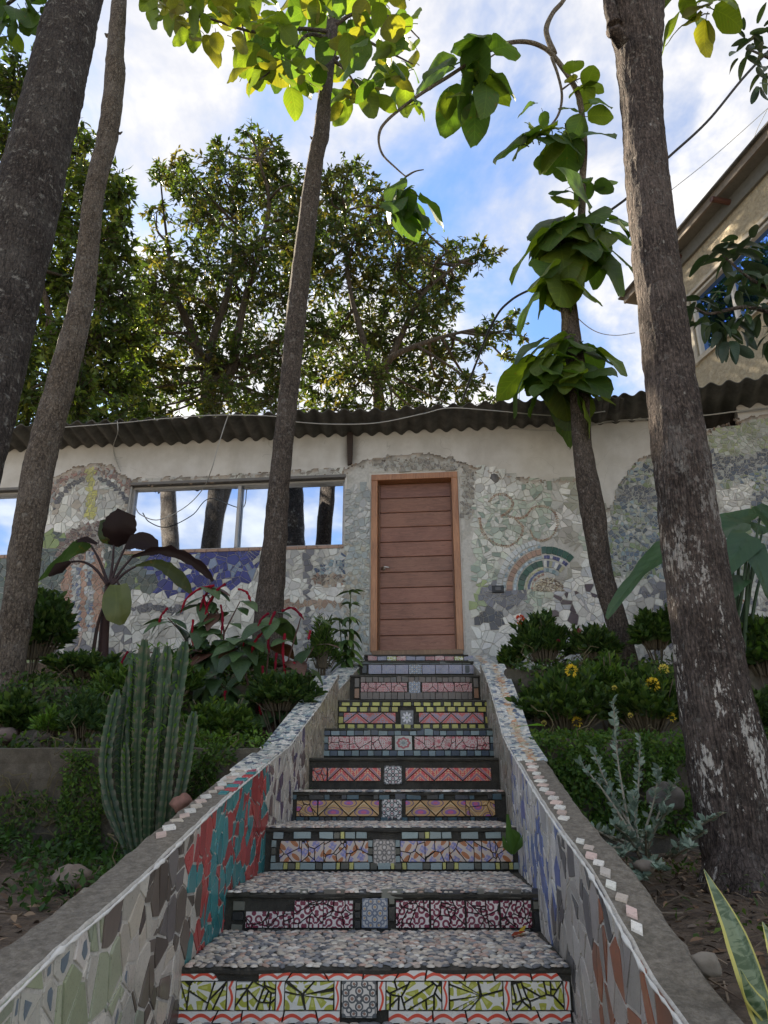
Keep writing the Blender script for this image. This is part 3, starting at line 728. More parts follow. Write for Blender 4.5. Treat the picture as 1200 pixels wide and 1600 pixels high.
def band(i, pieces, pat, us, name='printed_tile', parent=stair, uvo=(0, 0), rot=0, scat=0):
    Y = STEPS[i][0]; f = rise_f(Y)
    for p in pieces:
        if area(p) < 6e-5: continue
        dx, dz, ra = R.uniform(-scat, scat), R.uniform(-scat, scat), rot + (R.choice((0, 1, 2, 3)) * math.pi / 2 if scat else 0); ca, sa = math.cos(ra), math.sin(ra)
        def uvf(x, z): a = (x - uvo[0]) / us[0] + dx; b = (z - uvo[1]) / us[1] + dz; return ((a - .5) * ca - (b - .5) * sa + .5, (a - .5) * sa + (b - .5) * ca + .5)
        put_tile(p, PR[pat], uvf, f, parent, name)
def plain(i, pieces, cols, name='border_tile'):
    Y = STEPS[i][0]; f = rise_f(Y)
    for k, p in enumerate(pieces):
        c = cols[k % len(cols)] if isinstance(cols, list) else cols
        if c is None: continue
        put_tile(p, TILE, None, f, stair, name, col=vary(c, .85, 1.1))
def row(x0, x1, z0, z1, ws, gap=.004, skip=0):
    out = []; x = x0; k = 0
    while x < x1 - .008:
        w_ = ws[k % len(ws)] * R.uniform(.9, 1.1); e = min(x + w_, x1); k += 1
        out.append(rect(x + gap / 2, z0, e - gap / 2, z1) if R.random() >= skip and e - x > .01 else None); x = e
    return out
def plain_row(i, x0, x1, z0, z1, ws, cols, skip=0, gap=.004):
    Y = STEPS[i][0]
    for k, p in enumerate(row(x0, x1, z0, z1, ws, gap, skip)):
        if p is None: continue
        c = cols[k % len(cols)]
        if c is None: continue
        put_tile(p, TILE, None, rise_f(Y), stair, 'border_tile', col=vary(c, .85, 1.12))
def sx(i, px): Y = STEPS[i][0]; return P(px, ST_[i][4], Y).x
def szz(i, py): Y = STEPS[i][0]; return P(600, py, Y).z
# riser 1 : lime petals in red scallop borders
i = 0; Y, zb, z, x0, x1 = riser_space(0); X = lambda px: sx(0, px); Z = lambda py: szz(0, py)
wv = .125
def wave_h(xa, xb, za, zb_, skips=()):
    x = xa; k = 0
    while x < xb - .02:
        e = min(xb, x + R.uniform(.09, .145)); sl = R.uniform(-.024, .024)
        if k not in skips:
            p = [(x + .0025, za), (e - .0025, za), (e - .0025 + (sl if e < xb else 0), zb_), (x + .0025 + (0 if x == xa else getattr(wave_h, 'l', 0)), zb_)]
            band(0, [p], 'wave', (wv, zb_ - za), 'border_tile', uvo=(x, za))
        wave_h.l = sl; x = e; k += 1
def wave_v(xa, xb, za, zb_):
    p = rect(xa, za, xb, zb_)
    put_tile(p, PR['wave'], lambda x, z: ((z - za) / wv, (x - xa) / (xb - xa)), rise_f(Y), stair, 'border_tile')
zt1, zt0, zb1, zb0 = Z(1515), Z(1531), Z(1579), Z(1597)
wave_h(X(268), X(345), zt0, zt1); wave_h(X(400), X(893), zt0, zt1); wave_h(X(268), X(532), zb0, zb1); wave_h(X(606), X(893), zb0, zb1)
panels = [(278, 351), (367, 428), (444, 520), (604, 690), (704, 787), (802, 882)]
for a, b in panels: band(0, radial(X(a), zb1 + .004, X(b), zt0 - .004, 8) if R.random() < .4 else split(shatter(X(a), zb1 + .004, X(b), zt0 - .004, 6, .006), .7, .006, 3e-4), 'lime', (.12, .12), uvo=(X(a), zb1), scat=.3)
for a, b in ((268, 276), (353, 365), (430, 442), (522, 531), (591, 602), (692, 702), (789, 800), (884, 893)): wave_v(X(a), X(b), zb1 + .003, zt0 - .003)
band(0, [rect(X(534), Z(1589), X(588), Z(1530))], 'med1', (X(588) - X(534), Z(1530) - Z(1589)), 'medallion_tile', uvo=(X(534), Z(1589)))
# riser 2 : maroon scrolls
i = 1; Y, zb, z, x0, x1 = riser_space(1); X = lambda px: sx(1, px); Z = lambda py: szz(1, py)
for a, b, s_ in ((383, 420, 4), (420, 459, 5), (459, 505, 6), (505, 552, 6), (619, 672, 6), (674, 728, 6), (730, 782, 6), (784, 833, 6)):
    ps = split(shatter(X(a), Z(1449), X(b) - .003, Z(1407 if a > 430 else 1424), s_ - 2), .5, .005, 3e-4); band(1, ps, 'maroon', (.085, .085), uvo=(X(a), Z(1449)), scat=.12)
band(1, [rect(X(565), Z(1450), X(606), Z(1403))], 'med2', (X(606) - X(565), Z(1403) - Z(1450)), 'medallion_tile', uvo=(X(565), Z(1450)))
gg = (.15, .155, .13); bk = (.012, .014, .017); nv = (.02, .026, .045)
plain_row(1, X(383), X(850), Z(1460), Z(1451), [.05, .03, .07, .03, .06, .028], [bk, gg, bk, gg, bk, gg])
plain_row(1, X(445), X(850), Z(1403), Z(1389), [.05, .035, .06, .09], [None, gg, None, (.12, .11, .095), None, nv], 0)
for a, b, c, d, e in ((362, 380, 1422, 1408, gg), (362, 380, 1437, 1424, bk), (361, 378, 1457, 1444, gg), (554, 563, 1422, 1410, bk), (554, 563, 1434, 1424, bk), (554, 563, 1450, 1438, bk), (608, 617, 1412, 1402, gg), (608, 617, 1438, 1416, bk), (835, 850, 1406, 1388, nv), (836, 852, 1420, 1408, gg), (836, 850, 1454, 1424, bk)):
    plain(1, [rect(X(a), Z(c), X(b), Z(d))], [e])
# riser 3 : peach leaves with sky-blue and yellow squares
i = 2; X = lambda px: sx(2, px); Z = lambda py: szz(2, py)
lb = (.27, .34, .34); yl = (.52, .50, .16); dk = (.10, .10, .08)
for a, b in ((436, 470), (471, 505), (506, 540), (541, 575), (626, 664), (665, 702), (703, 741), (742, 775), (776, 802)): band(2, shatter(X(a), Z(1346), X(b), Z(1314), 3 if b - a < 30 else 4), 'peach', (.10, .10), uvo=(X(a), Z(1346)), scat=.35)
band(2, [rect(X(583), Z(1352), X(618), Z(1312))], 'med3', (X(618) - X(583), Z(1312) - Z(1352)), 'medallion_tile', uvo=(X(583), Z(1352)))
plain_row(2, X(422), X(812), Z(1358), Z(1348), [.065, .022, .04, .022, .075, .035], [lb, yl, dk, yl, lb, dk])
plain_row(2, X(424), X(812), Z(1310), Z(1300), [.055, .05, .085, .035, .08, .03, .024, .06], [lb, None, lb, None, lb, dk, yl, lb], .08)
for a in (426, 578, 621):
    for r_ in (1313, 1325, 1337): plain(2, [rect(X(a - 3), Z(r_ + 10), X(a + 4), Z(r_))], [lb if r_ != 1325 else dk])
# riser 4 : gold and purple triangles
def tri_band(i, xa, xb, za, zb_, n):
    w_ = (xb - xa) / n; out = []
    for k in range(n):
        a = xa + k * w_; m = a + w_ / 2; g = .004
        if k == 0: out.append([(a, za + g), (m - g, zb_), (a, zb_)])
        out.append([(a + g, za), (a + w_ - g, za), (m, zb_ - g)])
        if k < n - 1: out.append([(m + g, zb_), (a + w_, za + g), (m + w_ - g, zb_)])
        else: out.append([(m + g, zb_), (a + w_, za + g), (a + w_, zb_)])
    return out
X = lambda px: sx(3, px); Z = lambda py: szz(3, py); tb = (.035, .085, .115)
for (a, b, n) in ((497, 592, 2), (634, 728, 2)): band(3, tri_band(3, X(a), X(b), Z(1275), Z(1251), n), 'gold', ((X(b) - X(a)) / n, Z(1251) - Z(1275)), uvo=(X(a), Z(1275)))
for (a, b) in ((463, 495), (729, 774)): band(3, shatter(X(a), Z(1275), X(b), Z(1251), 5), 'gold', (.12, .09), uvo=(X(a), Z(1275)), scat=.2)
band(3, [rect(X(597), Z(1281), X(628), Z(1248))], 'med4', (X(628) - X(597), Z(1248) - Z(1281)), 'medallion_tile', uvo=(X(597), Z(1281)))
plain_row(3, X(455), X(786), Z(1285), Z(1277), [.03, .045, .028, .06], [bk, tb, bk, tb, nv]); plain_row(3, X(455), X(786), Z(1249), Z(1240), [.03, .07, .09, .032, .07], [tb, None, bk, tb, None, nv])
# riser 5 : pink chevron
X = lambda px: sx(4, px); Z = lambda py: szz(4, py)
for (a, b, n) in ((512, 595, 2), (634, 768, 3)): band(4, tri_band(4, X(a), X(b), Z(1220), Z(1200), n), 'pink', ((X(b) - X(a)) / n, Z(1200) - Z(1220)), uvo=(X(a), Z(1220)))
band(4, shatter(X(488), Z(1220), X(510), Z(1200), 3), 'pink', (.1, .08), uvo=(X(488), Z(1220)), scat=.2)
band(4, [rect(X(600), Z(1225), X(628), Z(1197))], 'med4', (X(628) - X(600), Z(1197) - Z(1225)), 'medallion_tile', uvo=(X(600), Z(1225)))
# riser 6 : red floral with blue squares
X = lambda px: sx(5, px); Z = lambda py: szz(5, py); b1 = (.20, .27, .29); b2 = (.045, .07, .11)
for (a, b) in ((513, 545), (546, 580), (581, 612), (648, 678), (679, 712), (713, 746), (747, 765)): band(5, shatter(X(a), Z(1171), X(b), Z(1151), 3), 'redfl', (.12, .12), uvo=(X(a), Z(1171)), scat=.3)
band(5, [rect(X(617), Z(1172), X(644), Z(1150))], 'sun', (X(644) - X(617), Z(1150) - Z(1172)), 'medallion_tile', uvo=(X(617), Z(1172)))
plain_row(5, X(505), X(773), Z(1181), Z(1173), [.05, .06], [b1, b2]); plain_row(5, X(505), X(773), Z(1149), Z(1139), [.055, .065, .05], [b2, b1])
for a in (506, 767):
    for r_ in (1151, 1162): plain(5, [rect(X(a), Z(r_ + 10), X(a + 6), Z(r_))], [b1 if r_ == 1151 else b2])
# riser 7 : yellow and black checks round a lilac band
X = lambda px: sx(6, px); Z = lambda py: szz(6, py); ye = (.50, .48, .13)
for (a, b, n) in ((537, 618, 2), (655, 756, 3)): band(6, tri_band(6, X(a), X(b), Z(1130), Z(1114), n), 'lilac', ((X(b) - X(a)) / n, Z(1114) - Z(1130)), uvo=(X(a), Z(1130)))
band(6, [rect(X(626), Z(1133), X(646), Z(1110))], 'star', (X(646) - X(626), Z(1110) - Z(1133)), 'medallion_tile', uvo=(X(626), Z(1133)))
plain_row(6, X(529), X(766), Z(1138), Z(1132), [.055, .02], [ye, bk]); plain_row(6, X(529), X(622), Z(1112), Z(1105), [.06, .022], [ye, bk]); plain_row(6, X(650), X(766), Z(1112), Z(1105), [.06, .022], [ye, bk]); plain_row(6, X(529), X(766), Z(1103), Z(1096), [.022, .062], [bk, ye])
for a in (529, 759): plain(6, [rect(X(a), Z(1130), X(a + 7), Z(1120)), rect(X(a), Z(1119), X(a + 7), Z(1114))], [ye, bk])
# riser 8 : brown bricks with faded red florals
X = lambda px: sx(7, px); Z = lambda py: szz(7, py); br = (.155, .125, .105)
plain_row(7, X(563), X(738), Z(1093), Z(1082), [.06, .05], [br]); plain_row(7, X(563), X(738), Z(1066), Z(1057), [.045, .06, .05], [br, (.13, .115, .10)])
for (a, b) in ((564, 587), (588, 611), (612, 636), (660, 684), (685, 710), (711, 738)): band(7, shatter(X(a), Z(1081), X(b), Z(1067), 2), 'redfl2', (.12, .12), uvo=(X(a), Z(1081)), scat=.3)
band(7, [rect(X(639), Z(1083), X(657), Z(1064))], 'med2', (X(657) - X(639), Z(1064) - Z(1083)), 'medallion_tile', uvo=(X(639), Z(1083)))
for a in (554, 741): plain(7, [rect(X(a), Z(1091), X(a + 7), Z(1076)), rect(X(a), Z(1074), X(a + 7), Z(1060))], [(.33, .17, .09), (.14, .12, .10)])
# risers 9 and 10
X = lambda px: sx(8, px); Z = lambda py: szz(8, py)
plain_row(8, X(564), X(736), Z(1038), Z(1034), [.09, .12], [(.05, .065, .06), (.09, .10, .09)])
for a in range(576, 724, 21): band(8, [rect(X(a), Z(1053), X(a + 20), Z(1039))], 'blufl' if not 636 < a + 10 < 660 else 'med2', (.11, .10), uvo=(X(a), Z(1053)), scat=.2)
plain(8, [rect(X(566), Z(1052), X(573), Z(1040)), rect(X(727), Z(1052), X(734), Z(1040))], [(.05, .055, .06)])
X = lambda px: sx(9, px); Z = lambda py: szz(9, py)
for a in range(575, 728, 15): band(9, [rect(X(a), Z(1032), X(a + 14), Z(1025))], R.choice(['redfl', 'redfl2', 'blufl', 'lime']), (.1, .1), uvo=(X(a), Z(1032)), scat=.3)

# ------------------------------------------------------------------ parapets
def parapet(side, label):
    root = thing('stair_parapet', label, 'parapet', (xin(side, 3) + side * .07, 3, -.8))
    n = 230; y0, y1 = -1.2, 7.7; V = []; F = []; MI = []
    for i in range(n + 1):
        Y = lerp(y0, y1, i / n); xi = xin(side, Y); th = thick(side, Y); zt = ztop(side, Y); g = .006 * N3((Y * 9, side, 0)) + .004 * N3((Y * 31, side, 5))
        zb = min(-.9, zt - 1.0) if Y < 3 else -.9
        V += [(xi, Y, zb), (xi, Y, lerp(zb, zt, .5)), (xi + side * g * .3, Y, zt - .012), (xi + side * .012, Y, zt + g)]
        for q in (.3, .6, .88): V.append((xi + side * th * q, Y, zt + .008 * N3((Y * 14, q * 3, side)) + .004 * N3((Y * 47, q * 9, side))))
        V += [(xi + side * (th + g), Y, zt - .015 + g), (xi + side * (th + .012 * N3((Y * 4, 1, 0))), Y, zt - .25), (xi + side * th, Y, zb)]
    k = 10
    for i in range(n):
        for j in range(k - 1):
            q = (i * k + j, (i + 1) * k + j, (i + 1) * k + j + 1, i * k + j + 1); F.append(q if side < 0 else q[::-1])
            Y = lerp(y0, y1, i / n); mosaic_top = (3.95 if side > 0 else 3.55) < Y
            MI.append(1 if j < 3 or (j < 7 and mosaic_top) else 0)
    F += [tuple(range(k)), tuple(n * k + j for j in range(k))]; MI += [0, 0]
    ob('core', mk(V, F, [CONC, GROUT_L], mi=MI), root)
    # inner face shards
    def style(Y, Z):
        px, py = proj((xin(side, Y), Y, Z))
        if side < 0:
            if 418 < px: return 'cream' if Y < 5.0 else 'taupe'
            edge = 305 + 16 * math.sin(py * .05) + (1300 - py) * .02
            if px > edge and py < 1500 - (px - 300) * .2: return 'teal'
            if px > 168 + (py - 1450) * .35: return 'brown'
            return 'sage'
        if px < 800 or Y > 5.0: return 'grey2'
        if px < 868 - (py - 1400) * .1: return 'blue'
        if py > 1400 + (px - 900) * .55 + 35 * math.sin(px * .06) and px > 925: return 'wood'
        return 'slate'
    C = {'cream': [(.56, .53, .48)] * 6 + [(.10, .08, .15), (.16, .12, .12)], 'taupe': [(.36, .32, .24), (.42, .37, .29), (.30, .26, .20)],
         'teal': [(.035, .21, .225), (.05, .24, .25), (.35, .045, .045), (.40, .06, .055)], 'brown': [(.52, .48, .43), (.46, .42, .37), (.085, .065, .052), (.13, .105, .085), (.50, .44, .37), (.16, .14, .135)],
         'sage': [(.28, .31, .20), (.33, .36, .25), (.50, .48, .43), (.55, .52, .47), (.26, .29, .22)],
         'grey2': [(.27, .26, .23), (.33, .32, .29), (.22, .20, .16)], 'blue': [(.56, .56, .56), (.50, .50, .52), (.13, .18, .38), (.52, .50, .47), (.40, .40, .41), (.58, .57, .55)],
         'slate': [(.42, .40, .38), (.37, .35, .33), (.11, .11, .115), (.36, .33, .30), (.09, .09, .095)], 'wood': [(.26, .095, .05), (.22, .08, .045), (.29, .27, .26), (.33, .30, .28)]}
    SZ = {'cream': .028, 'taupe': .022, 'teal': .040, 'brown': .046, 'sage': .046, 'grey2': .034, 'blue': .034, 'slate': .048, 'wood': .048}
    zstep = lambda Y: interp(Y, [(-.2, -1.3), (.6, -1.05), (2.7, -.9), (2.75, -.75), (3.36, -.56), (4.1, -.42), (4.7, -.22), (5.2, -.05), (5.7, .12), (6.2, .34), (6.7, .6), (7.2, .85), (7.7, 1.0)])
    ok = lambda y, z: zstep(y) < z < ztop(side, y) - .008
    rf = lambda y, z: SZ[style(y, z)] * (1.0 + .25 * N3((y, z, 2), 12)) * (1 if y > 1.2 else 2)
    # stretched seeds: shards stand taller than wide
    asp = 1.18 if side < 0 else 1.45
    sd_ = darts(52000, (.6, -1.2 / asp, 7.6, 1.4 / asp), lambda y, z: rf(y, z * asp), lambda y, z: ok(y, z * asp))
    def top_clip(p, s):
        y = s[0]; a = (ztop(side, y + .02) - ztop(side, y - .02)) / .04
        return clip(p, -a, asp, ztop(side, y) - a * y - .004)
    cells = voronoi(sd_, .13, top_clip, .0075)
    items = []
    for c in split(cells, .38, .0075, 9e-4, .15):
        if c is None: continue
        s = (sum(q[0] for q in c) / len(c), sum(q[1] for q in c) / len(c)); c = [(q[0], q[1] * asp) for q in c]
        if area(c) < 8e-5: continue
        st = style(s[0], s[1] * asp); cl_ = R.choice(C[st])
        if st == 'blue' and R.random() < .08: cl_ = (.10, .14, .35)
        cl_ = vary(cl_, .82, 1.12); vis = area(c) / (s[0] ** 2) if s[0] > 1.5 else 0
        items.append((vis, c, cl_, st))
    items.sort(key=lambda t: -t[0])
    fc = lambda y, z, h: (xin(side, y) - side * (h - .0), y, z)
    stuff = MB(); big = 0
    for k_, (v, c, cl_, st) in enumerate(items):
        cr = c if side < 0 else c[::-1]
        if v * FPX ** 2 < 0: continue
        V, F = slab(cr, fc, .0035, .05)
        if k_ < 300:
            ob('tile_shard', mk(V, F, TILE, col=cl_), root)
            if st == 'sage' and v > .0001 and cl_[0] > .42 and R.random() < .95:        # blue-grey dashes printed on some pale shards
                cy, cz = sum(p[0] for p in c) / len(c), sum(p[1] for p in c) / len(c)
                d = [(cy + (p[0] - cy) * .36 , cz + (p[1] - cz) * .52 ) for p in cr]
                V, F = slab(d, lambda y, z, h: fc(y, z, h + .0042), .0008, 0); stuff.add(V, F, (.13, .17, .21))
        else: stuff.add(V, F, cl_)
    ob('small_shards', stuff.mesh(TILE), root, kind='stuff')
    # white grout ridge along the inner top edge
    pts = []; rs = []; Y = .9
    while Y < 7.65: pts.append((xin(side, Y) - side * .004, Y, ztop(side, Y) - .003)); rs.append(.0038 * (1 + .9 * N3((Y * 23, side, 2)) + (.9 if R.random() < .15 else 0))); Y += .022
    mb = MB(); mb.tube(pts, rs, 6, (.66, .64, .59), rough=.8, freq=70); ob('grout_ridge', mb.mesh(m_attr_grout, True), root)
    return root
m_attr_grout = m_attr('white_grout', .9, .5, 50, (.75, 1.1), .2, .25)
parL = parapet(-1, 'left sloping stair wall with mosaic of sage, brown, red and teal shards')
parR = parapet(1, 'right sloping stair wall with mosaic of grey and blue shards')
def topf(side):
    return lambda w_, Y, h: (xin(side, Y) + side * thick(side, Y) * w_, Y, ztop(side, Y) + h + .002)
def top_tiles(side, root, Ya, Yb, step, w0, w1, cols, name='diamond_tile', shape='d'):
    Y = Ya; k = 0; f = topf(side)
    while Y < Yb:
        m = (w0 + w1) / 2; hw = (w1 - w0) / 2 * R.uniform(.9, 1.1); a = step * .40; m += R.uniform(-.06, .06); hw *= R.uniform(.8, 1.1); a *= R.uniform(.8, 1.15)
        if shape == 'd': poly = [(m - hw, Y - a * .25), (m + hw * .3, Y - a), (m + hw, Y + a * .25), (m - hw * .3, Y + a)]
        else: poly = [(m - hw, Y - a * .85), (m + hw, Y - a * .85), (m + hw, Y + a * .85), (m - hw, Y + a * .85)]
        if side < 0: poly = poly[::-1]
        c = cols[k % len(cols)]
        if c: V, F = slab(poly, f, .0045, .0); ob(name, mk(V, F, TILE, col=vary(c, .9, 1.1)), root)
        Y += step * R.uniform(.92, 1.08); k += 1
pk = (.60, .45, .40); wh = (.70, .68, .63)
def Yrow(side, px, py): return on_face(px, py, side)[0]
def Ytop(side, px, py):            # pixel on the middle of a parapet's top
    best = min((abs(proj((xin(side, y) + side * .07, y, ztop(side, y)))[1] - py), y) for y in [1 + .01 * i for i in range(650)]); return best[1]
YdR0, YdR1, YdR2 = Ytop(1, 0, 1450), Ytop(1, 0, 1280), Ytop(1, 0, 1190)
top_tiles(1, parR, YdR0, Ytop(1, 0, 1312), .066, .18, .44, [wh, pk, (.5, .42, .36), wh, (.42, .38, .34)])
top_tiles(1, parR, YdR1, YdR2, .07, .16, .52, [wh, pk])
YdL0, YdL1 = Ytop(-1, 0, 1305), Ytop(-1, 0, 1200)
top_tiles(-1, parL, YdL0, YdL1, .085, .42, .78, [pk, wh, (.5, .44, .36)])
top_tiles(-1, parL, Ytop(-1, 0, 1240), Ytop(-1, 0, 1185), .075, .03, .34, [(.035, .21, .225), (.42, .05, .055), (.05, .24, .25), (.36, .06, .10)], 'rim_tile', 's')
for side, root, Ya in ((-1, parL, YdL1 - .05), (1, parR, YdR2 + .04)):
    sm = MB(); f = topf(side); th0 = .17
    sd_ = darts(9000, (0.04, Ya, .97, 7.65), lambda w_, y: .03 if side < 0 else .026, None)
    sd2 = [(s[0] * th0, s[1]) for s in darts(14000, (0.0, Ya, 1.0, 7.65), lambda w_, y: .12, None)] if 0 else None
    pts = darts(12000, (.005, Ya, th0 - .005, 7.65), lambda x, y: .020 if side < 0 else .018)
    cells = voronoi(pts, .03, lambda p, s: clip(clip(p, 1, 0, th0), -1, 0, 0), .003)
    for s, c in zip(pts, cells):
        if not c or area(c) < 4e-5: continue
        w_ = s[0] / th0
        if side < 0: cl_ = R.choice([wh, wh, (.5, .52, .5), (.10, .12, .17), (.42, .45, .42), (.30, .38, .40)])
        else:
            cl_ = R.choice([(.60, .50, .36), (.62, .48, .34), (.55, .28, .16), wh]) if .38 < w_ < .66 else R.choice([wh, wh, (.56, .58, .58), (.13, .17, .26), (.36, .42, .45)])
        V, F = slab([(q[0] / th0, q[1]) for q in (c[::-1] if side < 0 else c)], f, .005, 0)
        sm.add(V, F, vary(cl_, .85, 1.1))
    ob('coping_mosaic', sm.mesh(TILE), root, kind='stuff')
# ------------------------------------------------------------------ garden building
wl = lambda X: 7.92 - .1 * X
T0 = Vector((.99504, -.0995, 0)); N0 = Vector((-.0995, -.99504, 0)); O0 = Vector((0, 7.92, 0))
def on_wall(px, py): return PP(px, py, O0, N0)
def on_eave(px, py): return PP(px, py, O0 + N0 * .5, N0)
ZE = on_eave(545, 640).z; ZJ = on_wall(545, 671).z
Cc = on_wall(958, 800); d_ = ray(1200, 588); Qe = d_ * (ZE / d_.z)
Ce = on_eave(950, 628); wd = Vector((Qe.x - Ce.x, Qe.y - Ce.y, 0)).normalized(); wn = Vector((wd.y, -wd.x, 0))
Cc.z = 0; D_ = Cc + wd * 5.0
A_ = O0 + T0 * -8.5
rA = Cc - T0 * .35; rB = Cc + wd * .35; rM = (rA + rB) / 2 * .5 + Cc * .5
PATH = [A_, rA, (rA + rM) / 2 + (Cc - (rA + rB) / 2) * .06, rM, (rM + rB) / 2 + (Cc - (rA + rB) / 2) * .06, rB, D_]
CUM = [0]
for a, b in zip(PATH, PATH[1:]): CUM.append(CUM[-1] + (b - a).length)
def wp(s, z, h=0.0):
    for i in range(len(PATH) - 1):
        if s <= CUM[i + 1] or i == len(PATH) - 2:
            d = (PATH[i + 1] - PATH[i]).normalized(); n = Vector((d.y, -d.x, 0)); p = PATH[i] + d * (s - CUM[i]) + n * h
            return Vector((p.x, p.y, z))
def s_of(px, py=850):
    p = on_wall(px, py); return (p - A_).dot(T0)
WX0 = CUM[5]
def s_wing(px, py): p = PP(px, py, Cc, wn); return WX0 + (p - rB).dot(wd), p.z
bld = thing('garden_building', 'low plastered garden building with mosaic lower walls, timber door and corrugated roof', 'building', (0, 7.92, 1.2))
def wall_grid(s0, s1, z0, z1, holes, thick_=.18):
    S = sorted({s0, s1, *[h[0] for h in holes], *[h[1] for h in holes], *[c for c in CUM if s0 < c < s1]}); Zs = sorted({z0, z1, *[h[2] for h in holes], *[h[3] for h in holes]})
    V = []; F = []
    def q(a, b, c, d): k = len(V); V.extend([a, b, c, d]); F.append((k, k + 1, k + 2, k + 3))
    for a, b in zip(S, S[1:]):
        for c, d in zip(Zs, Zs[1:]):
            m, n = (a + b) / 2, (c + d) / 2
            if any(h[0] < m < h[1] and h[2] < n < h[3] for h in holes): continue
            q(wp(a, c), wp(b, c), wp(b, d), wp(a, d))
    for (a, b, c, d) in holes:
        t = -thick_
        q(wp(a, c, t), wp(a, c), wp(a, d), wp(a, d, t)); q(wp(b, c), wp(b, c, t), wp(b, d, t), wp(b, d))
        q(wp(a, d), wp(b, d), wp(b, d, t), wp(a, d, t)); q(wp(a, c, t), wp(b, c, t), wp(b, c), wp(a, c))
    return V, F
DS0, DS1 = s_of(579.5, 880), s_of(720, 880); DZ0, DZ1 = ZSILL, on_wall(650, 740).z
WS0, WS1 = s_of(201, 800), s_of(538, 800); WZ0, WZ1 = on_wall(370, 857).z, on_wall(370, 753).z
LS0, LS1 = s_of(-260, 800), s_of(37, 800)
VS0, vz0 = s_wing(1092, 672); VS1, vz1 = s_wing(1153, 650); VZ0 = (vz0 + s_wing(1153, 664)[1]) / 2; VZ1 = ZJ - .02
HOLES = [(DS0, DS1, DZ0, DZ1), (WS0, WS1, WZ0, WZ1), (LS0, LS1, WZ0, WZ1), (VS0, VS1, VZ0, VZ1)]
V, F = wall_grid(0, CUM[-1], .2, ZJ + .06, HOLES)
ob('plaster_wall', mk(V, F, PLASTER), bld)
# dark room behind the openings, side and back walls
mb = MB(); a, b = wp(0, 0), wp(CUM[-1], 0)
mb.hexa([wp(0, .2, -4), wp(CUM[5], .2, -4), wp(CUM[5], .2, -4.1), wp(0, .2, -4.1), wp(0, ZJ, -4), wp(CUM[5], ZJ, -4), wp(CUM[5], ZJ, -4.1), wp(0, ZJ, -4.1)])
mb.hexa([wp(0, .2, 0), wp(0, .2, -4), wp(-.15, .2, -4), wp(-.15, .2, 0), wp(0, ZJ, 0), wp(0, ZJ, -4), wp(-.15, ZJ, -4), wp(-.15, ZJ, 0)])
ob('back_wall', mb.mesh(PLASTER), bld)
mb = MB(); mb.hexa([wp(VS0 - .2, VZ0 - .2, -.5), wp(VS1 + .2, VZ0 - .2, -.5), wp(VS1 + .2, VZ0 - .2, -.55), wp(VS0 - .2, VZ0 - .2, -.55), wp(VS0 - .2, ZJ, -.5), wp(VS1 + .2, ZJ, -.5), wp(VS1 + .2, ZJ, -.55), wp(VS0 - .2, ZJ, -.55)]); ob('opening_darkness_sheet', mb.mesh(BLACK), bld)  # black sheet stands in for the darkness inside the opening
# corrugated sheets
def sheet(o, t, n, w_, over, back, k):
    """o = wall line point at sheet start, t along, n outward"""
    nx, ny = int(w_ / .0147), 5; V = []; F = []; lift = .003 * (k % 2); sag = R.uniform(-.012, .012)
    for lay in (0, 1):
        for j in range(ny + 1):
            dd = lerp(over + R.uniform(-.0, .0), -back, (j / ny) ** 1.3)
            for i in range(nx + 1):
                s = w_ * i / nx; p = o + t * s + n * dd
                ph = (p.dot(t)) / .177 * 2 * math.pi
                z = ZE + .025 * math.sin(ph) - (over - dd) * (.13 if dd > -.1 else .13) + lift + .014 * N3((p.x, p.y, 0), .9) - lay * .008 + sag * i / nx
                V.append((p.x, p.y, z))
    q = (nx + 1) * (ny + 1)
    for j in range(ny):
        for i in range(nx):
            a = j * (nx + 1) + i; F.append((a, a + 1, a + nx + 2, a + nx + 1)); F.append((q + a, q + a + nx + 1, q + a + nx + 2, q + a + 1))
    for i in range(nx): F.append((i, q + i, q + i + 1, i + 1))
    return mk(V, F, ROOF, smooth=False)
L = (Cc - A_).length; k = 0; s = -.3
while s < L - .05:
    w_ = min(.90, L - s + .12); jit = R.uniform(-.02, .02)
    ob('roof_sheet', sheet(A_ + T0 * s, T0, N0, w_ + .03, .5 + jit, 3.6, k), bld); s += .90; k += 1
s = -.25
while s < 5.2: ob('roof_sheet', sheet(Cc + wd * s, wd, wn, .93, .5 + R.uniform(-.02, .02), 2.8, k), bld); s += .90; k += 1
# timber plate below the sheets, and mould streak
mb = MB()
for (a, b) in ((0, CUM[1]), (CUM[5], CUM[6])): mb.hexa([wp(a, ZJ - .03, .012), wp(b, ZJ - .03, .012), wp(b, ZJ - .03, -.10), wp(a, ZJ - .03, -.10), wp(a, ZJ + .035, .012), wp(b, ZJ + .035, .012), wp(b, ZJ + .035, -.1), wp(a, ZJ + .035, -.1)], (.5, .5, .5))
ob('wall_plate', mb.mesh(DARKW), bld)
mb = MB(); s5 = s_of(547, 700); za, zb = on_wall(547, 728).z, ZJ - .02
mb.hexa([wp(s5 - .022, za, .028), wp(s5 + .03, za + .02, .028), wp(s5 + .03, za + .02, -.01), wp(s5 - .022, za, -.01), wp(s5 - .04, zb, .03), wp(s5 + .035, zb, .03), wp(s5 + .035, zb, -.01), wp(s5 - .04, zb, -.01)], (.35, .33, .3)); ob('mould_streak', mb.mesh(DARKW), bld)  # dark wall stain built as a thin raised strip

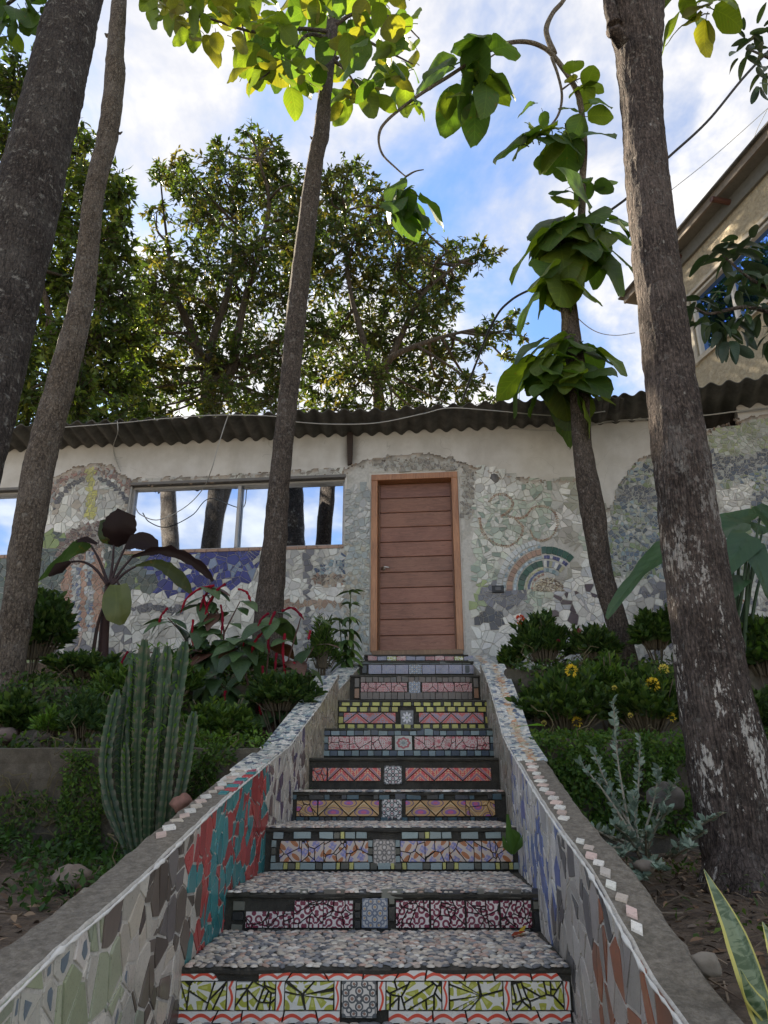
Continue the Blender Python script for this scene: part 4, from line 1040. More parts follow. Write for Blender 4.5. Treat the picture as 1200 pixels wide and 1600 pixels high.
# door
def bx(s0, s1, z0, z1, h0, h1, col=(1, 1, 1), mb=None, ch=.004):
    m = mb or MB(); k = ch
    q = lambda a, b, c: wp(a, b, c)
    V = [q(s0, z0, h0), q(s1, z0, h0), q(s1, z1, h0), q(s0, z1, h0), q(s0, z0, h1 - k), q(s1, z0, h1 - k), q(s1, z1, h1 - k), q(s0, z1, h1 - k), q(s0 + k, z0 + k, h1), q(s1 - k, z0 + k, h1), q(s1 - k, z1 - k, h1), q(s0 + k, z1 - k, h1)]
    F = [(3, 2, 1, 0), (8, 9, 10, 11)]
    for a in (0, 4):
        for i in range(4): j = (i + 1) % 4; F.append((a + i, a + j, a + 4 + j, a + 4 + i))
    m.add(V, F, col); return m
door = bx(DS0 + .08, DS1 - .08, DZ0 + .012, DZ1 - .075, -.17, -.135, (.6, .6, .6)).mesh(DOORW); door = ob('door', door, bld)
fw = .074; zt_ = DZ1 - .078; zb_ = DZ0 + .014; n = 11; hh = (zt_ - zb_) / n
for i in range(n):
    v = R.uniform(.85, 1.15); c = (v, v * R.uniform(.95, 1.03), v * R.uniform(.95, 1.05))
    ob('plank', bx(DS0 + fw + .006, DS1 - fw - .006, zb_ + hh * i + .003, zb_ + hh * (i + 1) - .003, -.134, -.11 + R.uniform(-.001, .001), c, ch=.005).mesh(DOORW), door)
hz_ = on_wall(603, 884).z; hs = DS0 + fw + .055
mb = MB(); mb.tube([wp(hs, hz_, -.11), wp(hs, hz_, -.055)], [.011, .010], 10); mb.tube([wp(hs - .004, hz_, -.055), wp(hs + .03, hz_ + .002, -.052), wp(hs + .085, hz_ - .008, -.056)], [.010, .009, .007], 10); mb.tube([wp(hs, hz_, -.11), wp(hs, hz_, -.102)], [.024, .024], 16)
ob('door_handle', mb.mesh(STEEL, True), door)
fr = thing('x', '', '', wp(0, 0)); bpy.data.objects.remove(fr)
df = ob('door_frame', bx(DS0 + .001, DS1 - .001, DZ1 - fw, DZ1 - .001, -.15, .022).mesh(FRAMEW), bld)
for a, b in ((DS0 + .001, DS0 + fw), (DS1 - fw, DS1 - .001)): ob('jamb', bx(a, b, DZ0, DZ1 - fw - .001, -.15, .021).mesh(FRAMEW), df)
for a, b in ((DS0 + fw, DS0 + fw + .02), (DS1 - fw - .02, DS1 - fw)): ob('door_stop', bx(a, b, DZ0, DZ1 - fw, -.109, -.085, (.45, .42, .4)).mesh(FRAMEW), df)
ob('threshold', bx(DS0 + .02, DS1 - .01, DZ0 - .045, DZ0 + .008, -.17, .05, (.62, .75, .8)).mesh(FRAMEW), df)
# windows
def window(s0, s1, z0, z1, mulls):
    f = .028; wf = ob('window', bx(s0, s1, z1 - f, z1, -.11, -.05).mesh(ALU), bld)
    ob('frame', bx(s0, s1, z0, z0 + f, -.11, -.045).mesh(ALU), wf)
    for a in (s0, s1 - f): ob('frame', bx(a, a + f, z0 + f, z1 - f, -.11, -.05).mesh(ALU), wf)
    for m in mulls: ob('mullion', bx(m - .026, m + .012, z0 + f, z1 - f, -.10, -.042).mesh(ALU), wf)
    xs = [s0 + f] + mulls + [s1 - f]
    for i, (a, b) in enumerate(zip(xs, xs[1:])):
        ob('pane', bx(a + .001, b - .001, z0 + f, z1 - f, -.10 - .02 * (i % 2), -.092 - .02 * (i % 2), ch=.001).mesh(GLASS), wf)
    ob('reveal_shadow_strip', bx(s0 - .01, s1 + .01, z1 - .002, z1 + .035, -.10, .03).mesh(REVEAL_SHADOW), wf)  # dark strip stands in for the shaded top reveal
    x = s0; 
    while x < s1 - .02:
        e = min(x + R.uniform(.10, .14), s1); c = R.choice([(.34, .21, .15), (.38, .25, .18), (.40, .33, .26)])
        ob('sill_tile', bx(x + .002, e - .002, z0 - .04, z0 - .002, -.06, .03).mesh(m_sill), wf); x = e
m_sill = m_simple('salmon_sill_tile', (.34, .22, .16), .6, 0, 9, .35, .3)
window(WS0, WS1, WZ0, WZ1, [s_of(371, 800)]); window(LS0, LS1, WZ0, WZ1, [(LS0 + LS1) / 2])

# mosaic: mortar bed and shards, laid out on the wall
BT = [(-400, 800), (60, 806), (72, 770), (84, 745), (120, 728), (150, 722), (175, 728), (192, 742), (205, 748), (330, 743), (420, 738), (480, 733), (540, 731), (556, 722), (600, 712), (655, 708), (700, 712), (740, 728), (770, 733), (800, 744), (850, 750), (900, 748), (925, 762), (945, 792), (957, 790), (968, 752), (1000, 716), (1050, 690), (1095, 676), (1150, 655), (1200, 646), (1400, 600)]
def inhole(s, z, m=0.0): return any(h[0] - m < s < h[1] + m and h[2] - m < z < h[3] + m for h in HOLES)
def pix(s, z): return proj(wp(s, z))
def depth_in(s, z):
    px, py = pix(s, z); t = interp(px, BT) + 5 * N3((px * .09, py * .02, 0)) + 3 * N3((px * .31, py * .1, 4)); return py - t
cell = .021; s0_, s1_ = s_of(-40, 850), CUM[-1] - 1.2; nS = int((s1_ - s0_) / cell); z0_ = .55; nZ = int((3.9 - z0_) / cell)
idx = {}; V = []; C = []; F = []; inside = {}
for i in range(nS):
    for j in range(nZ):
        s, z = s0_ + (i + .5) * cell, z0_ + (j + .5) * cell
        inside[i, j] = depth_in(s, z) > 0 and not inhole(s, z, .012)
def vtx(i, j):
    if (i, j) in idx: return idx[i, j]
    s, z = s0_ + i * cell, z0_ + j * cell; full = all(inside.get((i + a, j + b), False) for a in (-1, 0) for b in (-1, 0)); dd = depth_in(s, z)
    edge = max(0, 1 - dd / 14.0); h = (.014 + edge * .012 * (1 + N3((s * 8, z * 8, 0))) + .004 * N3((s * 20, z * 20, 0))) if full else -.004
    n_ = N3((s * 6, z * 6, 7)); base = (.56, .54, .49) if n_ > -.1 else (.48, .46, .41)
    e = min(1, max(0, edge * 1.5 - .25)); rc = (.38, .31, .24) if n_ > 0 else (.22, .185, .145)
    C.append(tuple(lerp(base[q], rc[q], e) for q in range(3))); V.append(wp(s + (0 if full else .01 * N3((s * 40, z * 40, 1))), z, h)); idx[i, j] = len(V) - 1; return idx[i, j]
for (i, j), v in inside.items():
    if v: F.append((vtx(i, j), vtx(i + 1, j), vtx(i + 1, j + 1), vtx(i, j + 1)))
ob('mortar_bed', mk(V, F, BED, col=C, smooth=True), bld)
pale = [(.56, .55, .50), (.50, .49, .45), (.44, .43, .40), (.60, .60, .56)]; white = [(.72, .71, .67), (.66, .66, .63), (.74, .73, .68)]
pgreen = [(.52, .56, .47), (.44, .50, .41), (.60, .60, .54), (.38, .44, .36), (.58, .59, .53), (.26, .32, .26), (.62, .62, .57)]; navy = [(.035, .04, .20), (.04, .05, .24), (.03, .035, .16), (.05, .06, .25), (.20, .25, .36)]
salmon = [(.42, .24, .17), (.46, .29, .21), (.36, .20, .14)]; dgreen = [(.08, .11, .10), (.11, .14, .12), (.07, .09, .09), (.25, .32, .13), (.14, .17, .16)]
slate = [(.16, .16, .18), (.20, .20, .22), (.12, .12, .14)]; swirl = [(.20, .25, .12), (.27, .34, .36), (.38, .39, .35), (.08, .10, .12), (.44, .45, .42), (.30, .33, .26), (.13, .17, .22)]
def ell(px, py, cx, cy, rx, ry): return ((px - cx) / rx) ** 2 + ((py - cy) / ry) ** 2 < 1
def fstyle(px, py):
    if px < 60: return (dgreen if py > 830 else pale, 14)
    if px < 205:
        if abs(px - 143) < 7 and 724 < py < 812: return ([(.50, .48, .14), (.46, .44, .18)], 5.5)
        r = math.hypot((px - 145), (py - 812) * .95)
        if py < 800 and 66 < r < 92 and py < 790: return ([(.30, .17, .14), (.20, .15, .13), (.38, .30, .25), (.33, .33, .32)], 5)
        if py < 800 and 57 < r < 63 and abs(px - 143) > 12: return ([(.11, .11, .12)], 5)
        if py < 812: return (pale + [(.34, .30, .25), (.40, .43, .40)], 12)
        r2 = math.hypot(px - 150, (py - 885) * .9)
        if py < 882 and 24 < r2 < 62 and px < 165: return ([(.17, .12, .10), (.33, .30, .27), (.24, .16, .13), (.12, .09, .085)], 5)
        w_ = 30 + (py - 860) * .06
        if abs(px - 130) < w_ and 845 < py < 985:
            if abs(px - 120) < 6 or abs(px - 140) < 6: return ([(.50, .50, .50), (.13, .16, .25), (.30, .35, .38), (.5, .5, .48)], 5)
            return (salmon, 8)
        if px < 100 and 830 < py < 965 or (165 < px and py < 925): return (dgreen, 13)
        if py > 975: return (pale + slate + [(.45, .35, .30)], 13)
        return (white, 14)
    if px < 538 and py < 765: return (pale, 9)
    if px < 538:
        wv_ = 922 + 10 * math.sin((px - 210) * .016) - (18 if px > 330 else 0) * max(0, min(1, (px - 330) / 60))
        if py < wv_ and px < 245: return (dgreen if px < 225 else dgreen + navy, 12)
        if py < wv_ and px < 405: return (navy if R.random() > .12 else pale, 12)
        if px < 405:
            if px < 290 and abs(py - 952 - 3 * math.sin(px * .1)) < 5: return ([(.10, .10, .12), (.15, .15, .17)], 5)
            return (white if py < 948 else pale + white, 15)
        if abs(py - 944 + (px - 490) * .02) < 6: return ([(.33, .22, .16), (.38, .28, .21)], 7)
        if 490 < px and 862 < py < 898 and py > 900 - (px - 470) * .5: return ([(.50, .52, .52), (.06, .09, .16), (.22, .30, .34), (.42, .46, .46)], 4.6)
        if ell(px, py, 520, 905, 32, 11): return ([(.32, .20, .14), (.42, .34, .26), (.13, .09, .07)], 4.8)
        if 478 < px < 486: return (slate, 7)
        if 905 < py < 940: return (white, 13)
        return (pale + [(.33, .34, .34), (.40, .40, .40)], 13)
    if px < 582:
        if py < 760: return None
        if py < 850: return ([(.36, .38, .36), (.42, .43, .42), (.30, .33, .33), (.52, .52, .5)], 9)
        return ([(.38, .40, .36), (.30, .34, .34), (.44, .45, .42), (.36, .33, .26)], 7)
    if px < 722 and py > 735: return None
    if px < 740: return None if py > 812 else ([(.30, .27, .22), (.40, .39, .35), (.2, .18, .15)], 4.8)
    if px < 952:
        dx, dy = px - 853, py - 920; r = math.hypot(dx, dy); ang = math.degrees(math.atan2(-dy, dx))
        if 40 < ang < 186 and r < 78 and dy < 5: return None
        if ell(px, py, 786, 930, 36, 20): return (slate, 9)
        if ell(px, py, 765, 966, 24, 13): return ([(.06, .06, .07), (.08, .08, .09)], 9)
        if ell(px, py, 790, 952, 42, 14): return ([(.36, .35, .33), (.30, .30, .29)], 10)
        if ell(px, py, 785, 985, 50, 34): return (white, 16)
        if px < 760 and py > 912 and py < 950: return ([(.30, .37, .16), (.34, .40, .22)], 9)
        if px < 775 and py > 1000: return (pale, 12)
        if 868 < px < 905 and 828 < py < 925 - (px - 868): return ([(.36, .34, .29), (.40, .38, .33)], 9)
        if px > 862 and py > 905 - (px - 865) * .6: return (white + [(.50, .51, .53)] * 2 + [(.10, .07, .08)], 12)
        if py < 775 and px < 815: return (white + pale, 13)
        if px > 885 and py < 800: return ([(.33, .33, .26), (.38, .38, .31)], 14)
        if px > 860 and py < 830: return (white + pale, 14)
        return (pgreen, 9.5)
    # flowing bands on the wing
    t = math.sin((px - 950) * .022 + (py - 700) * .012) * 26; v = (py - 690 - (px - 1090) * -.12 + t)
    if px > 1090 and 50 < v < 120 and px < 1175: return (white + pale, 9)
    if abs(v - 22) < 17 and px > 1080 or abs(v - 95) < 12: return ([(.08, .09, .11), (.12, .13, .15), (.34, .35, .33)], 5.2)
    if v < 5 and px > 1080: return ([(.33, .37, .20), (.42, .44, .38), (.46, .47, .42), (.30, .34, .24)], 6)
    if px < 1000 and py > 900: return (white + pale, 13)
    if px > 1000 and py > 905: return (pale + slate, 12)
    return (swirl, 6)
def pxsize(s, z): p = wp(s, z); return (p.y * CT + p.z * ST) / FPX
def f_ok(s, z):
    if inhole(s, z, .014) or depth_in(s, z) < 9: return False
    px, py = pix(s, z); return fstyle(px, py) is not None
def f_rf(s, z): px, py = pix(s, z); st = fstyle(px, py); return st[1] * .86 * pxsize(s, z) if st else .05
fs = darts(60000, (s_of(-10, 850), .95, s1_ - .2, 3.75), f_rf, f_ok)
def hole_clip(p, s):
    for h in HOLES:
        if h[2] - .1 < s[1] < h[3] + .1 and h[0] - .1 < s[0] < h[1] + .1:
            if s[0] <= h[0]: p = clip(p, 1, 0, h[0] - .012)
            elif s[0] >= h[1]: p = clip(p, -1, 0, -h[1] - .012)
            elif s[1] <= h[2]: p = clip(p, 0, 1, h[2] - .012)
            else: p = clip(p, 0, -1, -h[3] - .012)
            if len(p) < 3: return p
    return p
cells = voronoi(fs, lambda s: min(.12, f_rf(s[0], s[1]) * 1.1), hole_clip, .0055)
items = []
for c in split(cells, .75, .005, 2.2e-4, .35):
    if not c or area(c) < 4e-5: continue
    s = (sum(q[0] for q in c) / len(c), sum(q[1] for q in c) / len(c))
    px, py = pix(*s); st = fstyle(px, py)
    if not st: continue
    cl_ = vary(R.choice(st[0]), .82, 1.12); vis = area(c) if -5 < px < 1205 and py < 1010 else 0
    items.append((vis, c, cl_))
items.sort(key=lambda t: -t[0])
small = MB()
for k, (v, c, cl_) in enumerate(items):
    V, F = slab(c, lambda s, z, h: wp(s, z, h + .0165), .004, .07)
    if k < 300: ob('mosaic_shard', mk(V, F, TILE, col=cl_), bld)
    else: small.add(V, F, cl_)
ARC = [(78, 69, 7, [(.52, .55, .56), (.56, .58, .58)]), (68, 63, 5, [(.25, .34, .40), (.56, .58, .58), (.4, .46, .5)]), (62, 52, 7, [(.36, .23, .16), (.32, .20, .14)]), (51, 46, 5.5, [(.42, .50, .55), (.30, .38, .44)]), (45, 34, 8, [(.03, .09, .055), (.03, .07, .05), (.05, .12, .08)]), (33, 30, 9, [(.46, .46, .25)]), (29, 25, 6, [(.10, .13, .24)]), (24, 20, 4, [(.34, .18, .14), (.5, .42, .32)])]
ARD = [(66, 54, 8, [(.03, .085, .06), (.04, .10, .07), (.05, .12, .10)]), (52, 46, 5, [(.07, .08, .20), (.10, .10, .22), (.6, .6, .56)]), (44, 33, 4.5, [(.40, .38, .26), (.12, .14, .2), (.6, .6, .56), (.3, .33, .4)]), (32, 25, 5, [(.34, .40, .42), (.2, .28, .3)])]
def on_s(px, py): p = on_wall(px, py); return ((p - A_).dot(T0), p.z)
for tab, a0, a1 in ((ARC, 98, 184), (ARD, 48, 97)):
    for (ro, ri, w_, cs_) in tab:
        a = a0; k = 0
        while a < a1 - .5:
            da = math.degrees(w_ / ((ro + ri) / 2)) * R.uniform(.8, 1.2); e = min(a + da, a1); g = .5
            c = [on_s(853 + r_ * math.cos(math.radians(q)), 920 - r_ * math.sin(math.radians(q))) for r_, q in ((ro - R.random(), a), (ri + R.random(), a), (ri + R.random(), e - g), (ro - R.random(), e - g))]
            V, F = slab(c, lambda s, z, h: wp(s, z, h + .0165), .006, .03); small.add(V, F, vary(cs_[k % len(cs_)], .8, 1.15)); a = e; k += 1
ob('small_mosaic_shards', small.mesh(TILE), bld, kind='stuff')
# scroll lines set in beads
bd = MB()
def beads(pts, c1, c2, r=.011):
    pts = [on_wall(700 + x / 4.573, 700 + y / 4.573) for x, y in pts]; L_ = sum((b - a).length for a, b in zip(pts, pts[1:])); n = int(L_ / (r * 1.9))
    for k, p in enumerate(spline(pts, n)):
        V, F = pebble_mesh(k); c = c1 if R.random() < .7 else c2
        bd.add([p + T0 * (v[0] * r) + Vector((0, 0, 1)) * (v[1] * r * .8) + N0 * (v[2] * r * 1.2 + .02) for v in V], F, vary(c, .8, 1.2))
sd1, sd2 = (.42, .34, .25), (.30, .18, .13)
for dd in (0, 9):
    beads([(300 - dd, 385), (345, 342 - dd), (420, 348 - dd), (458 + dd, 395), (430 + dd, 450 + dd * .6), (380, 487 + dd)], sd1, sd2)
    beads([(230 - dd, 505), (238 - dd, 560), (265 - dd, 620 + dd), (335, 680 + dd), (430, 700 + dd), (505 + dd, 650), (528 + dd, 570), (480, 515 - dd)], sd1, sd2)
    beads([(410, 490 - dd), (500, 510 - dd), (560, 490 - dd), (600, 440 - dd), (680, 425 - dd), (752 + dd, 462), (776 + dd, 545), (742 + dd, 630), (672, 661 + dd), (612, 642 + dd), (588, 592)], sd1, sd2)
beads([(480, 365), (540, 380), (600, 378), (660, 330)], (.36, .33, .27), sd2, .008)
for _ in range(190):
    a, r_ = R.uniform(0, math.pi), 23 * math.sqrt(R.random()); p = on_wall(857 + r_ * math.cos(a), 921 - r_ * math.sin(a) * .9 + 3); V, F = pebble_mesh(_)
    bd.add([p + T0 * (v[0] * .016) + Vector((0, 0, 1)) * (v[1] * .012) + N0 * (v[2] * .02 + .018) for v in V], F, vary(R.choice([(.5, .45, .35), (.42, .36, .26), (.22, .17, .13)]), .7, 1.2))
ob('bead_scrolls', bd.mesh(STONE, True), bld, kind='stuff')
# meter box, round stone plug, rubble lumps along the torn plaster edge
e0, e1 = s_of(769, 922), s_of(787, 922); ez0, ez1 = on_wall(778, 927).z, on_wall(778, 916).z
sb = ob('outlet_box', bx(e0, e1, ez0, ez1, .0, .04, ch=.006).mesh(BLACK), bld); ob('outlet_plate', bx(e0 + .03, e1 - .03, ez0 + .02, ez1 - .018, .041, .047).mesh(m_simple('grey_plastic', (.10, .10, .105), .5)), sb)
pv = on_wall(773, 748); V, F = pebble_mesh(3); ob('round_stone', mk([pv + T0 * (v[0] * .055) + Vector((0, 0, 1)) * (v[1] * .072) + N0 * (v[2] * .05 + .01) for v in V], F, STONE, col=(.13, .12, .115), smooth=True), bld)
rb = MB()
for _ in range(900):
    px = R.uniform(60, 1200); py = interp(px, BT) + R.uniform(2, 12) + 4 * N3((px * .09, 0, 0)); p = on_wall(px, py) if px < 950 else PP(px, py, Cc, wn); r = R.uniform(.006, .02)
    V, F = pebble_mesh(R.random() * 9); t_, n_ = (T0, N0) if px < 950 else (wd, wn)
    rb.add([p + t_ * (v[0] * r * R.uniform(.8, 1.2)) + Vector((0, 0, 1)) * (v[1] * r) + n_ * (v[2] * r + .012) for v in V], F, R.choice([(.24, .18, .13), (.34, .29, .23), (.14, .115, .095), (.30, .23, .17), (.40, .37, .32)]))
ob('crumbled_render_edge', rb.mesh(BED), bld, kind='stuff')
# conduit along the wing and fine cables on the roof edge
def cable(name, label, pts, r, mat, n=60, cat='cable', group=None):
    mb = MB(); mb.tube(spline(pts, n), r, 6); o = ob(name, mb.mesh(mat, True), label=label, category=cat); 
    if group: o['group'] = group
    return o
cable('electric_cable', 'grey conduit run below the corrugated roof edge, right of the door', [on_wall(740, 662), on_wall(820, 671), on_wall(890, 672), on_wall(945, 663) + N0 * .06, PP(1000, 655, Cc + wn * .05, wn), PP(1090, 650, Cc + wn * .05, wn), PP(1150, 643, Cc + wn * .05, wn), PP(1200, 637, Cc + wn * .05, wn), PP(1300, 628, Cc + wn * .05, wn)], .009, WIREW)
cable('white_cord', 'thin white cord lying along the corrugated roof edge', [on_eave(x, y) + N0 * .02 for x, y in ((60, 672), (190, 662), (250, 656), (340, 650), (430, 652), (460, 660), (520, 664), (590, 662), (660, 648), (700, 639), (760, 642), (850, 650), (900, 650), (945, 644))], .006, WIREW, 120)
cable('white_cord', 'slack cord hanging from the roof in front of the wide window', [on_eave(358, 645), on_eave(350, 668), on_eave(340, 700), on_eave(330, 735), on_wall(318, 768) + N0 * .05, on_wall(290, 795) + N0 * .04, on_wall(250, 814) + N0 * .04, on_wall(222, 806) + N0 * .04, on_wall(212, 792) + N0 * .02], .006, WIREW)
cable('white_cord', 'short wire dangling from the roof left of the window', [on_eave(183, 656), on_eave(184, 675), on_wall(180, 700) + N0 * .05, on_wall(181, 716) + N0 * .02, on_wall(190, 738) + N0 * .03], .005, WIREW)

# ------------------------------------------------------------------ beige house at the upper right
dE = ray(975, 475); HE = dE * (11.6 / dE.y); dF = ray(1200, 215); HF = dF * (HE.z / dF.z)
hd = Vector((HF.x - HE.x, HF.y - HE.y, 0)).normalized(); hn = Vector((hd.y, -hd.x, 0)); hn = hn if hn.x < 0 else -hn
CORN = m_simple('pale_corner_render', (.42, .38, .31), .9, 0, 12, .25, .5)
house = thing('stucco_house', 'taller beige stucco house with blue window behind the roof at right', 'house', (HE.x, HE.y, 1.2))
OV = .26; back = Vector((-hn.x, -hn.y, 0))
wo = Vector((HE.x, HE.y, 0)) + back * OV + hd * .12
def hp(a, z, h=0.0): p = wo + hd * a + hn * h; return Vector((p.x, p.y, z))
def h_px(px, py): p = PP(px, py, wo, hn); return (p - wo).dot(hd), p.z
HZ = HE.z; hl = 8.0
wa0, _ = h_px(1078, 500); _, wz1 = h_px(1090, 448); _, wz0 = h_px(1093, 548); wa0, wtz = h_px(1076, 466); wa1 = wa0 + 1.9; wz1 = wtz; wz0 = h_px(1092, 560)[1]
V = []; F = []
def hq(*p): k = len(V); V.extend(p); F.append(tuple(range(k, k + len(p))))
S = [0, wa0, wa1, hl]; Zs = [.5, wz0, wz1, HZ]
for i in range(3):
    for j in range(3):
        if i == 1 and j == 1: continue
        hq(hp(S[i], Zs[j]), hp(S[i + 1], Zs[j]), hp(S[i + 1], Zs[j + 1]), hp(S[i], Zs[j + 1]))
for (a, b) in ((0, -5),): hq(hp(0, .5), hp(0, HZ), hp(0, HZ, -5), hp(0, .5, -5)); hq(hp(hl, .5), hp(hl, .5, -5), hp(hl, HZ, -5), hp(hl, HZ)); hq(hp(0, .5, -5), hp(0, HZ, -5), hp(hl, HZ, -5), hp(hl, .5, -5))
for (p, q) in (((wa0, wz0), (wa1, wz0)), ((wa0, wz1), (wa1, wz1)), ((wa0, wz0), (wa0, wz1)), ((wa1, wz0), (wa1, wz1))): hq(hp(*p), hp(*q), hp(*q, -.2), hp(*p, -.2))
ob('stucco_wall', mk(V, F, STUCCO), house)
def hbx(a0, a1, z0, z1, h0, h1, mat, name, par=house, col=(1, 1, 1)):
    mb = MB(); mb.hexa([hp(a0, z0, h1), hp(a1, z0, h1), hp(a1, z0, h0), hp(a0, z0, h0), hp(a0, z1, h1), hp(a1, z1, h1), hp(a1, z1, h0), hp(a0, z1, h0)], col); return ob(name, mb.mesh(mat), par)
hw = hbx(wa0, wa1, wz1 - .05, wz1, -.15, -.02, WHITEPAINT, 'window')
for a, b, c, d in ((wa0, wa1, wz0, wz0 + .05), (wa0, wa0 + .05, wz0 + .05, wz1 - .05), (wa1 - .05, wa1, wz0 + .05, wz1 - .05), (wa0 + .90, wa0 + .95, wz0 + .05, wz1 - .05)): hbx(a, b, c, d, -.14, -.03, WHITEPAINT, 'frame', hw)
for a, b in ((wa0 + .05, wa0 + .90), (wa0 + .95, wa1 - .05)): hbx(a, b, wz0 + .05, wz1 - .05, -.11, -.10, GLASS_B, 'pane', hw)
hbx(wa0 - .06, wa1 + .06, wz1, wz1 + .06, -.02, .03, CORN, 'window_surround', hw); hbx(wa0 - .14, wa0, wz0 - .1, wz1, -.02, .028, CORN, 'window_surround', hw); hbx(wa0 - .14, wa1 + .06, wz0 - .08, wz0 - .001, -.02, .04, CORN, 'window_surround', hw)
EAVE = m_simple('weathered_eave_timber', (.17, .14, .11), .85, 0, 14, .4, .4); EAVE_D = m_simple('dark_soffit_board', (.13, .125, .11), .9, 0, 14, .3, .3)  # soffit board in a darker, greyer tone than the eave timber
hbx(-.12, hl + .3, HZ + .01, HZ + .14, OV - .04, OV, EAVE, 'bargeboard'); hbx(-.12, hl + .3, HZ + .02, HZ + .10, -5.2, OV - .041, EAVE_D, 'soffit')
hbx(0, hl, HZ - .22, HZ + .018, .002, .05, EAVE_D, 'wall_plate'); hbx(-.2, hl + .4, HZ + .141, HZ + .17, -5.3, OV + .06, ROOF, 'roof')
for a in np.arange(1.35, hl, 1.28):
    mb = MB(); mb.tube([hp(a, HZ - .06, .02), hp(a, HZ - .06, OV + .1)], .045, 8, (.75, .45, .4)); ob('rafter_end', mb.mesh(DARKW), house)
hbx(-.001, .3, .5, HZ - .2, .001, .012, CORN, 'corner_render')
# ------------------------------------------------------------------ trees
def trunk(name, label, path, bark, group=None, rings=90, rough=.07, seg=20, freq=5, cat='tree', extra=None, part='trunk', ridge=.03, shrink=1.0):
    """path = [(px_left, px_right, py, Y)...] bottom to top"""
    C_ = []; Rr = []
    for (l, r, py, Y) in path:
        p = P((l + r) / 2, py, Y); C_.append(p)
    for i, (l, r, py, Y) in enumerate(path):
        a, b = path[max(i - 1, 0)], path[min(i + 1, len(path) - 1)]; dx = (a[0] + a[1] - b[0] - b[1]) / 2; dy = a[2] - b[2]
        Rr.append(pxm((r - l) / 2, C_[i]) * abs(dy) / math.hypot(dx, dy))
    Rr = [q * shrink for q in Rr]; base = C_[0]
    root = thing(name, label, cat, base, group)
    pts = spline(C_, rings); rs = spl1(Rr, rings)
    mb = MB(); mb.tube(pts, rs, seg, rough=rough, freq=freq, ridge=ridge)
    if extra: extra(mb, pts, rs)
    ob(part, mb.mesh(bark, True), root); return root, pts, rs
def knots(spots):
    def f(mb, pts, rs):
        for t, ang, s in spots:
            i = int(t * (len(pts) - 1)); p = pts[i]; r = rs[i]; d = Vector((math.cos(ang), math.sin(ang), 0))
            mb.tube([p + d * r * .5, p + d * r * (1.0 + .25 * s), p + d * r * (1.12 + .35 * s) + Vector((0, 0, .03))], [r * .42 * s, r * .3 * s, r * .12 * s], 10, rough=.2, freq=18)
    return f
t1, p1, r1 = trunk('dark_trunk_tree', 'thick dark lichen-spotted tree leaning right at the left edge', [(-235, -120, 1180, 3.3), (-155, -50, 960, 3.45), (-80, 5, 735, 3.6), (-60, 27, 640, 3.7), (-40, 63, 480, 3.85), (-8, 101, 300, 4.0), (32, 131, 155, 4.1), (57, 151, 60, 4.2), (82, 162, 0, 4.25), (108, 182, -90, 4.4), (136, 196, -190, 4.6)], BARK_A, rings=220, seg=64, freq=4, rough=.05, ridge=.045, shrink=.88)
t2, p2, r2 = trunk('slim_grey_tree', 'slim grey-brown tree trunk rising past the left window', [(-18, 34, 1110, 6.0), (-8, 40, 1040, 6.0), (8, 62, 900, 6.0), (26, 78, 780, 6.0), (48, 98, 680, 6.05), (86, 132, 550, 6.1), (112, 150, 450, 6.15), (131, 164, 300, 6.2), (152, 186, 210, 6.25), (164, 197, 110, 6.3), (165, 194, 90, 6.3), (174, 199, 0, 6.4), (180, 200, -80, 6.5), (196, 212, -180, 6.6)], BARK_B, shrink=.92, rings=160, seg=30, rough=.09, freq=6, extra=knots([(.80, 3.3, .8), (.62, .2, .5), (.45, 3.6, .4)]))
t3, p3, r3 = trunk('slender_centre_tree', 'slender dark tree trunk in front of the wide window', [(390, 442, 1040, 6.9), (398, 443, 955, 6.9), (410, 448, 850, 6.9), (421, 453, 750, 6.9), (437, 468, 600, 6.9), (452, 483, 450, 6.95), (472, 500, 300, 7.0), (484, 508, 235, 7.0), (489, 515, 210, 7.0), (497, 518, 150, 7.0), (505, 525, 80, 7.0), (515, 531, 0, 7.05), (520, 534, -60, 7.1), (528, 538, -140, 7.2)], BARK_C, rings=180, seg=30, rough=.07, freq=7, extra=knots([(.765, .3, 1.2), (.60, 3.2, .5)]))
t4, p4, r4 = trunk('bent_sapling_tree', 'leafy bent tree growing right of the door with huge round leaves', [(968, 1004, 1060, 6.85), (960, 995, 1025, 6.85), (943, 978, 960, 6.85), (925, 957, 895, 6.85), (907, 946, 800, 6.8), (895, 925, 700, 6.8), (889, 919, 600, 6.8), (880, 908, 530, 6.8), (873, 897, 450, 6.8), (865, 889, 400, 6.8), (868, 882, 380, 6.8)], BARK_C, rings=90, seg=16, rough=.06, freq=7)
def flare(mb, pts, rs):
    b = pts[4]
    for a, L_, s in ((3.6, .42, 1), (4.4, .5, 1.1), (5.2, .55, 1.2), (2.6, .38, .9), (.3, .4, 1), (1.4, .35, .9)):
        d = Vector((math.cos(a), math.sin(a), 0)); mb.tube([b + d * .02 + Vector((0, 0, .34)), b + d * .12 + Vector((0, 0, .12)), b + d * L_ * .65 + Vector((0, 0, -.02)), b + d * L_ + Vector((0, 0, -.13))], [.10, .11 * s, .075 * s, .03], 12, rough=.15, freq=9)
